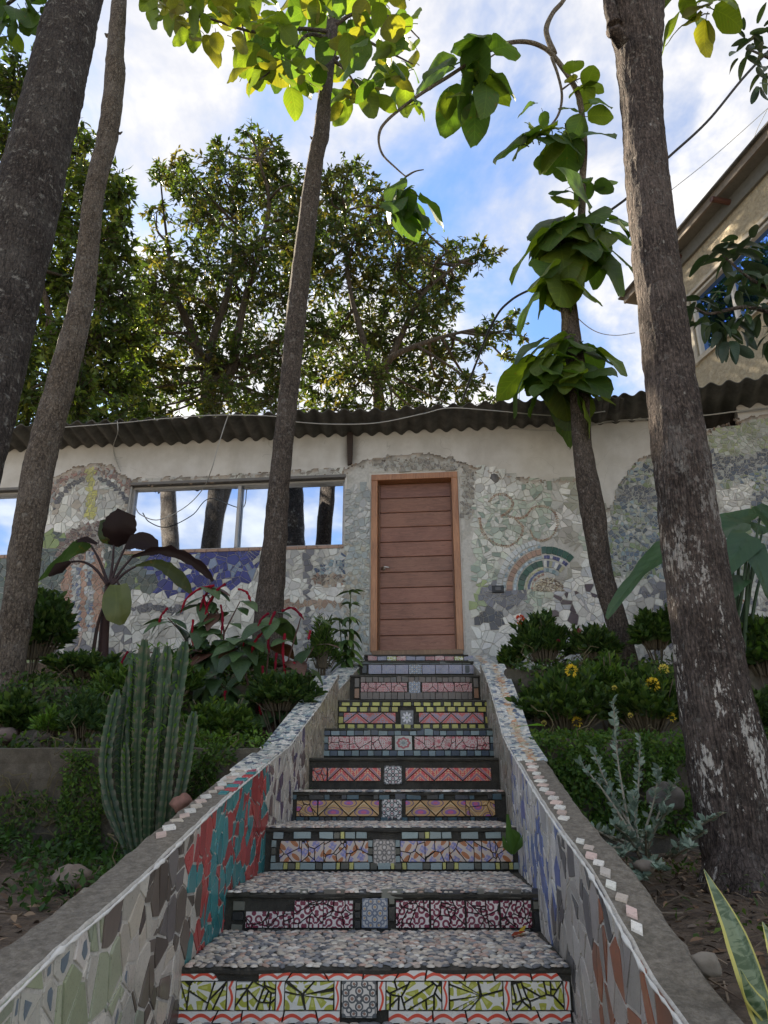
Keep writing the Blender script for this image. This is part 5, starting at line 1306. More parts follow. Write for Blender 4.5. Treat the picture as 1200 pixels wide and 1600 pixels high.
t5, p5, r5 = trunk('peeling_bark_tree', 'big tree with peeling pale patches on fissured bark at right', [(1060, 1300, 1475, 3.45), (1090, 1262, 1425, 3.48), (1103, 1243, 1370, 3.5), (1090, 1215, 1280, 3.5), (1073, 1195, 1170, 3.5), (1060, 1166, 1060, 3.5), (1047, 1146, 950, 3.5), (1035, 1128, 850, 3.5), (1024, 1110, 740, 3.5), (1010, 1086, 600, 3.55), (996, 1066, 455, 3.6), (981, 1048, 310, 3.65), (974, 1036, 200, 3.7), (966, 1032, 100, 3.7), (953, 1035, 30, 3.7), (946, 1036, 0, 3.72), (952, 1030, -30, 3.8), (975, 1020, -110, 3.9), (985, 1015, -220, 4.0)], BARK_D, rings=330, seg=90, rough=.045, freq=7, extra=flare, ridge=.05)
mb = MB(); q = [P(960, 40, 3.62), P(952, 5, 3.6), P(946, -60, 3.6), P(935, -150, 3.6)]; mb.tube(spline(q, 24), [.055, .05, .045] + [.042] * 22, 14, rough=.06, freq=8); ob('limb', mb.mesh(BARK_D, True), t5)
mb = MB(); mb.tube([P(975, 70, 3.55), P(960, 48, 3.5), P(952, 52, 3.5)], [.05, .045, .03], 12, rough=.2, freq=16); ob('limb_stub', mb.mesh(BARK_D, True), t5)

# teak leaves: shared meshes, one object each
TK = []
for k in range(7):
    W_l = R.uniform(.74, .96); V, F = blade(1, W_l, p_teak, 8, 3, .22, R.uniform(.25, .6), .085, R.uniform(0, .35), k * 1.7, pet=.22)
    for hue in ((.06, .115, .022), (.10, .15, .022), (.135, .14, .024), (.042, .085, .022)):
        h = vary(hue, .9, 1.1); TK.append((hue, mk(V, F, LEAF_BIG, col=h, smooth=True)))
def leaf_o(root, p, d, size, tone=None, up=None, name='leaf', pool=None):
    pl = pool or TK; c = [m for h, m in pl if tone is None or h[0] in tone] or [m for h, m in pl]
    o = ob(name, R.choice(c), root, p); o.rotation_euler = stemdir(None, d, up or Vector((R.uniform(-.5, .5), R.uniform(-.5, .5), 1))); o.scale = (size,) * 3; return o
G, YG, YY, DG = .06, .10, .135, .042
def cluster(root, px, py, Y, n, rpx, lpx, tone, droop=-.35, spread=1.0):
    c = P(px, py, Y)
    n = int(n * 1.35)
    for k in range(n):
        a = 2 * math.pi * (k + R.random() * .6) / n; e = droop + R.uniform(-.35, .45)
        d = Vector((math.cos(a), math.sin(a) * .8, e + .05)).normalized(); p = c + Vector((R.uniform(-1, 1), R.uniform(-1, 1), R.uniform(-1.5, 1.5))) * pxm(rpx, c) * .7 + d * pxm(lpx * .12, c); d = (d + Vector((R.uniform(-.5, .5), R.uniform(-.6, .3), R.uniform(-.5, .3)))).normalized()
        leaf_o(root, p, d, pxm(lpx, c) * R.uniform(.5, 1.02), tone, up=Vector((math.cos(a) * .9 + R.uniform(-.5, .5), math.sin(a) * .9 - .5 + R.uniform(-.5, .5), .8)))
def limb(root, pts, r0, r1, mat, name='branch', seg=8, n=30, rough=.06):
    q = spline([P(*a) for a in pts], n); mb = MB(); mb.tube(q, [lerp(r0, r1, i / n) for i in range(n + 1)], seg, rough=rough, freq=14); ob(name, mb.mesh(mat, True), root); return q
# bent tree: long shoot, drooping side shoots and leaf whorls
limb(t4, [(884, 520, 6.78), (886, 470, 6.72), (893, 410, 6.7), (908, 340, 6.7), (910, 280, 6.7), (913, 225, 6.7), (908, 170, 6.7), (900, 140, 6.7), (880, 107, 6.7), (852, 76, 6.65), (815, 65, 6.6), (770, 76, 6.5), (700, 120, 6.3), (650, 152, 6.2), (605, 188, 6.1), (592, 212, 6.1), (597, 240, 6.1), (618, 262, 6.1), (634, 276, 6.1)], .052, .007, BARK_E, n=110)
limb(t4, [(866, 84, 6.68), (856, 60, 6.68), (854, 42, 6.68), (864, 20, 6.7), (884, -6, 6.7), (900, -60, 6.8)], .04, .025, BARK_E)
limb(t4, [(862, 90, 6.66), (872, 118, 6.6), (878, 150, 6.6), (872, 180, 6.6), (853, 205, 6.6)], .02, .012, BARK_E)
for a in ([(634, 276, 6.1), (648, 268, 6.1), (662, 265, 6.1)], [(634, 276, 6.1), (628, 290, 6.1), (620, 305, 6.1)], [(790, 72, 6.55), (765, 90, 6.5), (735, 105, 6.4)], [(878, 140, 6.6), (895, 128, 6.6), (912, 120, 6.6)]): limb(t4, a, .012, .006, BARK_E, 'twig', 6, 8)
cluster(t4, 735, 110, 6.4, 9, 40, 78, (G, DG, YG), -.5); cluster(t4, 770, 105, 6.4, 4, 22, 62, (G, DG), -.1); cluster(t4, 700, 150, 6.35, 2, 10, 45, (G, YG)); 
cluster(t4, 652, 158, 6.2, 4, 12, 32, (YG, G), -.8); cluster(t4, 630, 300, 6.1, 9, 26, 62, (DG, G), -.9)
cluster(t4, 838, 212, 6.6, 7, 26, 72, (YG, G, DG), -.8); cluster(t4, 880, 205, 6.55, 4, 16, 68, (YG, DG), -.5); cluster(t4, 905, 128, 6.6, 5, 18, 48, (YG, YY), -.1); cluster(t4, 915, 180, 6.6, 3, 14, 52, (YG, G), -.2); cluster(t4, 842, 165, 6.6, 2, 8, 50, (G,))
cluster(t4, 895, 330, 6.7, 11, 34, 88, (G, YG, DG), -.25); cluster(t4, 880, 375, 6.75, 12, 34, 98, (G, YG, DG), -.45); cluster(t4, 925, 360, 6.7, 7, 24, 88, (G, YG), -.6); cluster(t4, 858, 430, 6.75, 7, 24, 84, (G, YG), -.7); cluster(t4, 920, 290, 6.7, 4, 12, 48, (DG, G), .1)
cluster(t4, 882, 560, 6.7, 13, 36, 92, (G, YG, DG), -.2); cluster(t4, 868, 585, 6.65, 9, 36, 88, (G, YG), -.4); cluster(t4, 905, 545, 6.7, 6, 22, 70, (YG, G), -.1); cluster(t4, 840, 590, 6.6, 4, 16, 66, (DG, G), -.3)
# centre tree: crown of back-lit leaves at the top of the frame
def leafpoly(root, n, poly, Y0, Y1, lpx, tones, droop=-.4):
    k = 0
    xs = [p[0] for p in poly]; ys_ = [p[1] for p in poly]
    while k < n:
        x, y = R.uniform(min(xs), max(xs)), R.uniform(min(ys_), max(ys_)); ins = False
        for i in range(len(poly)):
            a, b = poly[i], poly[i - 1]
            if (a[1] > y) != (b[1] > y) and x < (b[0] - a[0]) * (y - a[1]) / (b[1] - a[1]) + a[0]: ins = not ins
        if not ins: continue
        Y = R.uniform(Y0, Y1); p = P(x, y, Y); a = R.uniform(0, 6.28); d = Vector((math.cos(a), math.sin(a), droop + R.uniform(-.4, .5)))
        leaf_o(root, p, d, pxm(lpx, p) * R.uniform(.7, 1.2), tones(x)); k += 1
tn = lambda x: (YY, YG) if x < 420 or R.random() < .25 else (YG, G) if R.random() < .75 else (G, DG)
leafpoly(t3, 58, [(222, -20), (222, 20), (300, 58), (330, 78), (345, 30), (400, 10), (400, -20)], 5.8, 7.2, 34, tn)
leafpoly(t3, 44, [(345, 0), (362, 60), (375, 140), (402, 138), (420, 100), (450, 60), (440, 0)], 5.8, 7.2, 36, tn)
leafpoly(t3, 125, [(420, -20), (420, 60), (440, 145), (475, 128), (510, 165), (560, 168), (585, 155), (652, 145), (668, 60), (650, 20), (600, -30)], 5.8, 7.8, 39, lambda x: (YG, G) if R.random() < .6 else (YG, YY) if R.random() < .6 else (DG,))
for a in ([(517, 60, 7.0), (480, 55, 6.8), (450, 90, 6.6), (405, 125, 6.4)], [(519, 50, 7.0), (470, 45, 6.8), (400, 50, 6.5), (330, 30, 6.3), (270, 12, 6.2)], [(520, 70, 7.0), (560, 60, 6.9), (600, 78, 6.8), (645, 100, 6.7)], [(522, 40, 7.0), (560, 20, 6.9), (620, 30, 6.8), (655, 60, 6.7)], [(516, 90, 7.0), (540, 110, 6.9), (560, 140, 6.8)], [(524, 10, 7.0), (480, 0, 6.9), (420, -20, 6.8), (380, 20, 6.7), (385, 70, 6.6)], [(522, 0, 7.05), (590, -30, 7.0), (640, 0, 6.9)]): limb(t3, a, .03, .008, BARK_C)
# leaves above the frame so that the crowns are whole
def top_crown(root, c, rad_, n, size, tones):
    for _ in range(n):
        d = Vector((R.gauss(0, 1), R.gauss(0, 1), R.gauss(0, .7))).normalized(); leaf_o(root, c + d * rad_ * R.uniform(.3, 1), Vector((d.x, d.y, -.3)), size * R.uniform(.7, 1.2), tones)
top_crown(t5, P(1000, -220, 4.2), .9, 26, .28, (G, YG)); top_crown(t2, P(205, -260, 6.6), 1.0, 24, .3, (G, DG))
cluster(t5, 1070, 2, 3.9, 5, 26, 62, (YG,), -.3); cluster(t5, 1110, 8, 3.9, 4, 14, 62, (YG, YY), -.5); cluster(t5, 1010, -8, 3.75, 4, 18, 34, (YG, YY), -.2); cluster(t5, 975, -2, 3.7, 3, 10, 26, (YG, YY), -.3)
limb(t5, [(1010, -20, 3.75), (1060, -25, 3.85), (1110, -12, 3.9)], .02, .008, BARK_D)
cluster(t1, 20, 15, 4.4, 8, 26, 52, (DG, G), -.5); cluster(t1, 58, 8, 4.4, 6, 20, 46, (DG, G), -.6); cluster(t1, 0, 50, 4.5, 5, 20, 48, (DG, YG), -.5)
limb(t1, [(100, -10, 4.25), (60, -30, 4.35), (20, 0, 4.4), (-20, 30, 4.5)], .03, .01, BARK_A)
top_crown(t1, P(140, -260, 4.7), .8, 18, .26, (G, DG))

# distant trees: trunk, limbs, twigs and tens of thousands of small leaves
def crown(root, clumps, Y0, Y1, leaf_px, dens, cols, trunk_pt, tips=False, seed=0, twl=1.0, skel=None):
    pos = []; dr = []; tw = MB(); br = MB(); LP = []; CL = []
    for (cx, cy, rp) in clumps:
        if Y0: Y = R.uniform(Y0, Y1); c = P(cx, cy, Y); r = pxm(rp, c)
        else: c = Vector(cx); r = rp; rp = 50 * r
        near = min(skel, key=lambda v: (v - c).length + .6 * max(0, v.z - c.z)) if skel else trunk_pt
        m = near.lerp(c, .5) + Vector((R.uniform(-.2, .2), R.uniform(-.2, .2), -.15 * r)); q = spline([near, m, c], 10); br.tube(q, [lerp(.04, .015, i / 10) for i in range(11)], 5, (.1, .08, .06), rough=.1)
        n = int(dens * rp * rp / 100)
        for _ in range(n):
            d = Vector((R.gauss(0, 1), R.gauss(0, 1), R.gauss(0, .8))); d.normalize(); e = R.random() ** .6
            s = c + d * r * e * .62; f = (d + Vector((R.uniform(-.6, .6), R.uniform(-.6, .6), R.uniform(-.3, .5)))).normalized(); L_ = min(r * R.uniform(.45, 1.0) * twl, 1.1)
            tw.tube([s - f * .05, s + f * L_], [.012, .004], 3, (.09, .07, .05), cap=False)
            base = R.choice(cols); base = vary(base, .8, 1.25)
            for k in range(10):
                t = R.uniform(.1, 1.05); pp = s + f * L_ * t; ld = (f * .5 + Vector((R.gauss(0, 1), R.gauss(0, 1), R.gauss(0, .8) - .3))).normalized()
                pos.append(pp); dr.append(ld); LP.append((pxm(leaf_px, pp) if Y0 else .01 * leaf_px) * R.uniform(.7, 1.3)); CL.append(base)
    pos = np.array([tuple(p) for p in pos]); dr = np.array([tuple(p) for p in dr]); UP = rdir(len(pos), .9)
    s = np.array(LP)[:, None] * np.ones((1, 3))
    me = scatter(LEAF4_V, LEAF4_T, pos, dr, UP, s, np.array(CL), LEAF_SHADE, .15)
    ob('crown', me, root, kind='stuff'); ob('branches', br.mesh(BARK_F, True), root, kind='stuff'); ob('twigs', tw.mesh(BARK_F), root, kind='stuff')
    return len(pos)
def far_tree(label, trunkpx, forks, clumps, Y0, Y1, lp, dens, cols, w0, group='trees behind the building', hue=None, twl=1.0):
    (bx_, by_), (tx_, ty_) = trunkpx; Y = (Y0 + Y1) / 2; b = P(bx_, by_, Y); t = P(tx_, ty_, Y); b.z = min(b.z, 1.4)
    root = thing('leafy_tree', label, 'tree', b, group); mb = MB(); r0 = pxm(w0 / 2, t)
    mb.tube(spline([b, b.lerp(t, .5) + Vector((.1, 0, 0)), t], 16), [lerp(r0 * 1.4, r0, i / 16) for i in range(17)], 12, rough=.08, freq=3); ob('trunk', mb.mesh(BARK_F, True), root)
    sk = []
    for f in forks:
        q = spline([t] + [P(x, y, Y + R.uniform(-.6, .6)) for x, y in f], 24); mb = MB(); mb.tube(q, [lerp(r0 * .8, r0 * .18, i / 24) for i in range(25)], 8, rough=.08, freq=4); ob('limb', mb.mesh(BARK_F, True), root); sk += q[4:]
    return crown(root, clumps, Y0, Y1, lp, dens, cols, t, twl=twl, skel=sk)
dkg = [(.030, .052, .016), (.045, .075, .02), (.035, .06, .02), (.055, .085, .022)]; brt = [(.07, .11, .022), (.10, .14, .028), (.06, .10, .02), (.13, .15, .03)]; olive = [(.055, .07, .02), (.085, .095, .025), (.11, .10, .028), (.05, .075, .02)]
n1_ = far_tree('broad fine-leaved tree with forked trunk rising behind the roof, centre left', ((318, 700), (326, 600)), [[(350, 575), (420, 545), (480, 480)], [(330, 540), (360, 440), (370, 340)], [(300, 520), (270, 450), (262, 380)], [(360, 580), (380, 480), (420, 330), (405, 250)]],
    [(405, 240, 34), (425, 262, 30), (350, 275, 44), (272, 268, 26), (300, 300, 34), (250, 275, 18), (320, 345, 44), (395, 320, 44), (250, 400, 32), (265, 440, 34), (440, 300, 36), (395, 390, 52), (320, 420, 46), (460, 380, 44), (240, 500, 36), (300, 490, 50), (370, 480, 52), (440, 460, 50), (300, 560, 48), (240, 570, 44), (370, 570, 54), (440, 560, 50), (340, 620, 34), (280, 615, 36), (430, 620, 36), (210, 560, 34), (215, 470, 26), (490, 520, 40), (200, 620, 30), (225, 640, 26), (468, 330, 32), (478, 405, 38), (345, 235, 16), (430, 232, 14), (222, 430, 20), (245, 330, 18), (385, 205, 12), (285, 245, 12), (470, 285, 22), (488, 345, 26), (230, 500, 30), (235, 455, 22), (380, 635, 30), (330, 650, 26), (250, 650, 26), (460, 648, 28), (205, 520, 24)], 12.5, 15.5, 10.8, 4.0, dkg + olive + brt[:1], 24)
n2_ = far_tree('spreading dark tree behind the roof between centre trunk and door', ((600, 700), (590, 600)), [[(570, 540), (545, 440), (540, 330)], [(620, 540), (660, 460), (720, 410)], [(610, 560), (680, 530), (760, 510)]],
    [(540, 275, 22), (568, 300, 30), (520, 300, 28), (590, 350, 34), (510, 350, 40), (550, 380, 46), (620, 400, 44), (500, 430, 44), (570, 450, 50), (640, 455, 44), (690, 410, 34), (740, 398, 24), (775, 396, 13), (665, 500, 44), (600, 520, 50), (530, 530, 46), (700, 470, 28), (560, 590, 46), (630, 580, 46), (690, 555, 36), (500, 600, 40), (700, 605, 30), (640, 620, 30), (745, 545, 24), (770, 520, 22), (800, 512, 15), (740, 598, 22), (655, 395, 26), (800, 490, 10), (790, 560, 14), (715, 385, 14), (560, 262, 14), (610, 320, 16), (815, 525, 9), (655, 350, 14), (700, 440, 24), (520, 645, 28), (565, 645, 26), (610, 648, 26), (665, 648, 24), (720, 640, 22), (765, 625, 18), (640, 370, 22), (505, 285, 16)], 13.0, 16.0, 10.8, 4.0, dkg + olive, 18)
n3_ = far_tree('bright backlit leafy tree between the two left trunks', ((120, 760), (120, 620)), [[(90, 540), (60, 420)], [(140, 540), (170, 420), (185, 330)]],
    [(30, 130, 44), (70, 190, 50), (20, 230, 56), (120, 240, 34), (150, 290, 40), (185, 300, 20), (196, 345, 20), (90, 330, 50), (30, 340, 60), (150, 370, 44), (190, 400, 26), (205, 288, 9), (40, 440, 60), (110, 430, 50), (170, 460, 44), (60, 540, 60), (130, 530, 50), (190, 530, 44), (50, 625, 50), (110, 610, 46), (170, 600, 46), (15, 560, 40), (212, 610, 30), (60, 655, 34), (120, 655, 34), (175, 655, 30), (215, 650, 24), (200, 480, 20)], 9.8, 12.5, 13.5, 4.4, brt + dkg, 30)
print('leaves', n1_, n2_, n3_)
n4_ = far_tree('dark tree whose crown only just enters at the far left edge', ((-250, 760), (-250, 560)), [[(-300, 400)], [(-180, 420)]], [(-160, 120, 90), (-240, 260, 110), (-120, 330, 100), (-300, 420, 110), (-180, 500, 110), (-80, 560, 80), (-320, 600, 90), (-90, 200, 70)], 11, 14, 17, 2.6, dkg, 36)
# dark glossy tree reaching in at the right edge
gt = thing('glossy_leaved_tree', 'dark glossy leaved branches in front of the stucco house window', 'tree', (4.6, 6.0, 1.0))
GL = []
for k in range(5):
    V, F = blade(1, R.uniform(.36, .46), p_teak, 6, 2, .35, R.uniform(.1, .5), .02, .1, k)
    for hue in ((.022, .045, .018), (.035, .065, .022), (.03, .05, .03)): GL.append((hue, mk(V, F, LEAF_GLOSS, col=hue, smooth=True)))
mb = MB(); mb.tube(spline([Vector((4.6, 6.0, 1.0)), P(1330, 700, 5.9), P(1320, 480, 5.8), P(1290, 300, 5.7), P(1280, 120, 5.6)], 30), [lerp(.09, .04, i / 30) for i in range(31)], 12, rough=.08); ob('trunk', mb.mesh(BARK_C, True), gt)
def glossy(path, ends, lpx):
    limb(gt, path, .03, .008, BARK_C)
    for (x, y, Y, n, r, dz) in ends:
        c = P(x, y, Y)
        for k in range(n):
            a = 2 * math.pi * (k + R.random()) / n; d = Vector((math.cos(a), math.sin(a), dz + R.uniform(-.5, .3))); leaf_o(gt, c + d * pxm(r * .3, c) + Vector((R.uniform(-1, 1), R.uniform(-1, 1), R.uniform(-1, 1))) * pxm(r * .5, c), d, pxm(lpx, c) * R.uniform(.75, 1.2), pool=GL)
glossy([(1320, 480, 5.8), (1250, 470, 5.6), (1180, 440, 5.5), (1130, 400, 5.5)], [(1140, 395, 5.5, 9, 26, -.1), (1165, 385, 5.5, 8, 22, .0), (1180, 420, 5.5, 10, 30, -.4), (1140, 440, 5.5, 9, 30, -.6), (1110, 392, 5.5, 3, 10, .2)], 36)
glossy([(1320, 520, 5.8), (1240, 500, 5.6), (1170, 480, 5.5), (1110, 490, 5.5), (1085, 480, 5.5)], [(1100, 490, 5.5, 10, 26, -.5), (1130, 505, 5.5, 12, 30, -.7), (1160, 490, 5.5, 12, 30, -.6), (1185, 475, 5.5, 12, 34, -.5), (1195, 510, 5.5, 10, 30, -.8), (1140, 528, 5.5, 6, 16, -1.0), (1095, 470, 5.5, 6, 16, .0), (1205, 440, 5.5, 10, 30, -.4)], 32)
glossy([(1285, 160, 5.6), (1240, 110, 5.5), (1200, 90, 5.4), (1165, 75, 5.4)], [(1170, 60, 5.4, 8, 20, .2), (1190, 50, 5.4, 8, 20, .0), (1192, 100, 5.4, 9, 24, -.6), (1160, 85, 5.4, 6, 14, -.3), (1190, 130, 5.4, 4, 10, -.9)], 26)
# forked tree behind the camera's left shoulder: seen mirrored in the wide window
ft = thing('forked_tree', 'forked tree trunk seen only as a reflection in the wide window', 'tree', (-5.0, 2.6, -1.0))
for q, a, b in (([(-5.0, 2.6, -1), (-5.0, 2.6, 1.5), (-5.05, 2.6, 2.9)], .30, .27), ([(-5.05, 2.6, 2.8), (-5.5, 2.5, 4.0), (-5.95, 2.4, 6.5), (-6.3, 2.2, 9)], .22, .12), ([(-5.05, 2.6, 2.8), (-4.6, 2.6, 3.8), (-4.5, 2.7, 5.2), (-3.9, 2.5, 8)], .17, .09)):
    pts = spline([Vector(p) for p in q], 24); mb = MB(); mb.tube(pts, [lerp(a, b, i / 24) for i in range(25)], 14, rough=.08, freq=4); ob('trunk' if a > .28 else 'limb', mb.mesh(BARK_B, True), ft)
crown(ft, [((-6.5, 2.3, 9.6), 0, 1.5), ((-4.0, 2.6, 9.2), 0, 1.4), ((-7.6, 3.2, 8.0), 0, 1.3)], 0, 0, 20, .55, dkg + brt, Vector((-5, 2.6, 5)), skel=[Vector((-5.9, 2.4, 6.5)), Vector((-4.2, 2.6, 7))])
# cables overhead
cable('power_cable', 'thick black cable sagging across the sky to the right trunk', [P(x, y, Y) for x, y, Y in ((1260, 20, 6.2), (1170, 112, 6.3), (1105, 190, 6.5), (1040, 250, 6.7), (985, 305, 6.9), (930, 350, 7.1), (880, 425, 7.3), (800, 468, 7.8), (765, 515, 8.2), (722, 626, 9.5))], .016, BLACKRUB, 80, 'power cable')
cable('thin_wire', 'thin wire crossing the sky beside the stucco house eave', [P(x, y, Y) for x, y, Y in ((1210, 160, 9), (1120, 240, 9), (1045, 300, 9), (985, 345, 9))], .006, WIREW, 20, 'wire')
cable('thin_wire', 'short thin wire rising from the top of the stucco house eave', [P(x, y, Y) for x, y, Y in ((1172, 238, 9.3), (1182, 205, 9.2), (1202, 165, 9))], .005, WIREW, 20, 'wire')
cable('thin_wire', 'thin wire drooping from the bent tree to the stucco house corner', [P(x, y, Y) for x, y, Y in ((868, 420, 6.8), (890, 480, 7.5), (925, 515, 8.5), (960, 524, 9.5), (992, 520, 11))], .006, WIREW, 30, 'wire')
# ------------------------------------------------------------------ garden plants
def soil_z(X, Y):
    side = -1 if X < .1 else 1; a, b = (W1L, W2L) if side < 0 else (W1R, W2R); za, zb = (zW1L, zW2L) if side < 0 else (zW1R, zW2R)
    if Y > b + .05: return zb + .3 * (Y - b) / (9.2 - b)
    if Y > a + .05: return za
    return gz(X, Y)
def shrub(name, label, cat, px, py, Y, rpx, rpy, n, lpx, cols, flowers=(), mat=None, tmpl='n', group=None, stems=7, fl_cols=((.62, .48, .05),), up=.5, narrow=1.0, stemcol=(.10, .08, .05)):
    c = P(px, py, Y); rx, rz = pxm(rpx, c), pxm(rpy, c); zb = min(soil_z(c.x, Y), c.z - rz * .6)
    root = thing(name, label, cat, (c.x, Y, zb), group); mb = MB(); tips = []
    for k in range(stems):
        a = 2 * math.pi * k / stems + R.random(); e = R.uniform(.3, .9); t = c + Vector((math.cos(a) * rx * e, math.sin(a) * rx * .7 * e, R.uniform(.1, .9) * rz)); b = Vector((c.x + R.uniform(-.12, .12) * rx, Y, zb - .03))
        mb.tube(spline([b, b.lerp(t, .5) + Vector((R.uniform(-.1, .1) * rx, 0, .1 * rz)), t], 8), [lerp(.009, .003, i / 8) for i in range(9)], 5, stemcol); tips.append(t)
    ob('stems', mb.mesh(STEM, True), root)
    pos = []; dr = []; per = 26; tw = MB()
    for _ in range(max(8, int(n * 2.4) // per)):
        d = Vector((R.gauss(0, 1), R.gauss(0, 1), R.gauss(0, 1))).normalized(); d.z = abs(d.z) * 1.2 - .45; k = R.uniform(.4, 1.15) * (1 + .4 * N3((d.x * 2 + px, d.y * 2, d.z * 2 + py)))
        tip = c + Vector((d.x * rx, d.y * rx * .8, d.z * rz)) * k; root_ = Vector((lerp(c.x, tip.x, .45), lerp(c.y, tip.y, .45), max(zb, c.z - rz * .7))); q = spline([root_, root_.lerp(tip, .55) + Vector((0, 0, .08 * rz)), tip], 10)
        tw.tube(q, [lerp(.005, .002, i / 10) for i in range(11)], 4, stemcol, cap=False); ax_ = (q[-1] - q[-3]).normalized()
        for j in range(per):
            t_ = .35 + .65 * (j / per) ** .8; i = min(9, int(t_ * 10)); pp = q[i].lerp(q[i + 1], t_ * 10 - i); a_ = j * 2.4
            sd2_ = Vector((math.cos(a_), math.sin(a_), 0)); pos.append(tuple(pp)); dr.append(tuple(sd2_ * (1.0 - .5 * t_) + ax_ * .55 + Vector((R.uniform(-.25, .25), R.uniform(-.25, .25), R.uniform(-.2, .3) + up * .25))))
    ob('twigs', tw.mesh(STEM), root, kind='stuff'); pos = np.array(pos); dr = np.array(dr); keep = pos[:, 2] > zb - .02; pos = pos[keep]; dr = dr[keep]
    s = (pxm(lpx, c) * NR.uniform(.65, 1.25, (len(pos), 1))) * np.array([[narrow, 1, 1]])
    ci = NR.randint(0, len(cols), len(pos)); col = np.array(cols)[ci]
    ob('foliage', scatter(LEAF_V, LEAF_T, pos, dr, rdir(len(pos), 1.0), s, col, mat or LEAF_SHADE, .25), root, kind='stuff')
    for (fx, fy, fr, fc) in flowers:
        p = P(fx, fy, Y - rx * .55); m = 70; fd = rdir(m, .5); q = np.array(p) + fd * pxm(fr, p) * .55; L_ = np.full((m, 1), pxm(fr * .42, p)) * np.array([[1.6, 1, 1]])
        ob('flower_head', scatter(LEAF4_V, LEAF4_T, q, fd + rdir(m) * .4, rdir(m, 1), L_, np.array(fc), LEAF_SHADE, .2), root)
    return root
DGc = [(.032, .065, .02), (.045, .09, .026), (.026, .052, .018), (.075, .12, .035)]; MG = [(.045, .09, .022), (.065, .12, .027), (.035, .07, .018), (.10, .16, .035)]; BG = [(.08, .16, .03), (.11, .2, .035), (.06, .12, .025)]
YE = (.66, .50, .06); YE2 = (.60, .52, .16)
# left side
shrub('dark_shrub', 'dark bushy shrub beside the slim grey trunk, under the tower mosaic', 'shrub', 62, 975, 6.7, 48, 78, 1500, 17, DGc, narrow=.9)
shrub('dark_shrub', 'low dark shrub on the upper terrace, left of the banana stem', 'shrub', 130, 1040, 6.3, 62, 26, 900, 13, DGc)
shrub('dark_shrub', 'dark green bush at the left edge on the lower terrace', 'shrub', 18, 1118, 5.1, 34, 42, 700, 20, DGc)
shrub('leafy_shrub', 'small bluish green bush on the lower terrace left of the cactus', 'shrub', 135, 1118, 4.9, 40, 48, 800, 14, [(.05, .10, .05), (.07, .12, .05), (.04, .08, .03)], narrow=.7)
shrub('leafy_shrub', 'low bright green bush on the lower terrace right of the cactus', 'shrub', 345, 1130, 5.0, 62, 44, 1300, 13, MG)
shrub('leafy_shrub', 'fine-leaved bush behind the red catkins, beside the wall', 'shrub', 505, 1005, 6.9, 26, 55, 620, 12, MG, narrow=.5)
shrub('leafy_shrub', 'low shrub below the red catkin plant at the stair wall', 'shrub', 440, 1085, 5.5, 52, 36, 900, 15, DGc)
shrub('leafy_shrub', 'dark shrub at the foot of the mosaic under the wide window', 'shrub', 350, 1030, 6.6, 90, 28, 1300, 14, DGc)
# right side
shrub('flowering_shrub', 'tall dark shrub with one red flower head right of the door', 'shrub', 848, 1000, 6.6, 44, 48, 1500, 14, DGc + MG[:1], [(813, 968, 9, (.60, .07, .03)), (872, 1002, 4, (.35, .05, .10))], up=1.2, narrow=.8)
shrub('flowering_shrub', 'dark shrub just left of the bent sapling trunk', 'shrub', 925, 1008, 6.5, 44, 34, 1100, 13, DGc, [(905, 985, 4, (.30, .06, .10))], up=1.1, narrow=.8)
shrub('flowering_shrub', 'yellow-flowered bush by the stair wall on the right terrace', 'shrub', 880, 1098, 5.3, 72, 58, 2300, 15, MG + DGc, [(893, 1048, 12, YE), (868, 1087, 5, YE2), (902, 1128, 10, YE), (960, 1075, 5, YE2), (850, 1130, 5, YE2)], up=.9)
shrub('flowering_shrub', 'yellow-flowered bush against the peeling trunk', 'shrub', 1008, 1098, 5.2, 66, 60, 2200, 15, MG + DGc, [(1020, 1070, 13, YE), (1037, 1046, 10, YE2), (1050, 1121, 8, YE), (985, 1118, 5, YE2)], up=.9)
shrub('leafy_shrub', 'glossy green shrub between the sapling and the peeling trunk', 'shrub', 1022, 985, 6.4, 34, 42, 900, 15, DGc + MG[:2], up=.8)
shrub('leafy_shrub', 'leafy shrub right of the peeling trunk on the upper terrace', 'shrub', 1190, 1010, 5.9, 44, 66, 1300, 17, DGc + BG[:1], [(1160, 940, 4, (.6, .2, .05))])
shrub('leafy_shrub', 'dark shrub at the right edge beside the thick trunk', 'shrub', 1200, 1120, 5.0, 46, 60, 1200, 18, DGc)
shrub('leafy_shrub', 'bright clump of herbs at the right edge behind the snake plant', 'shrub', 1195, 1215, 4.3, 30, 46, 500, 18, MG)

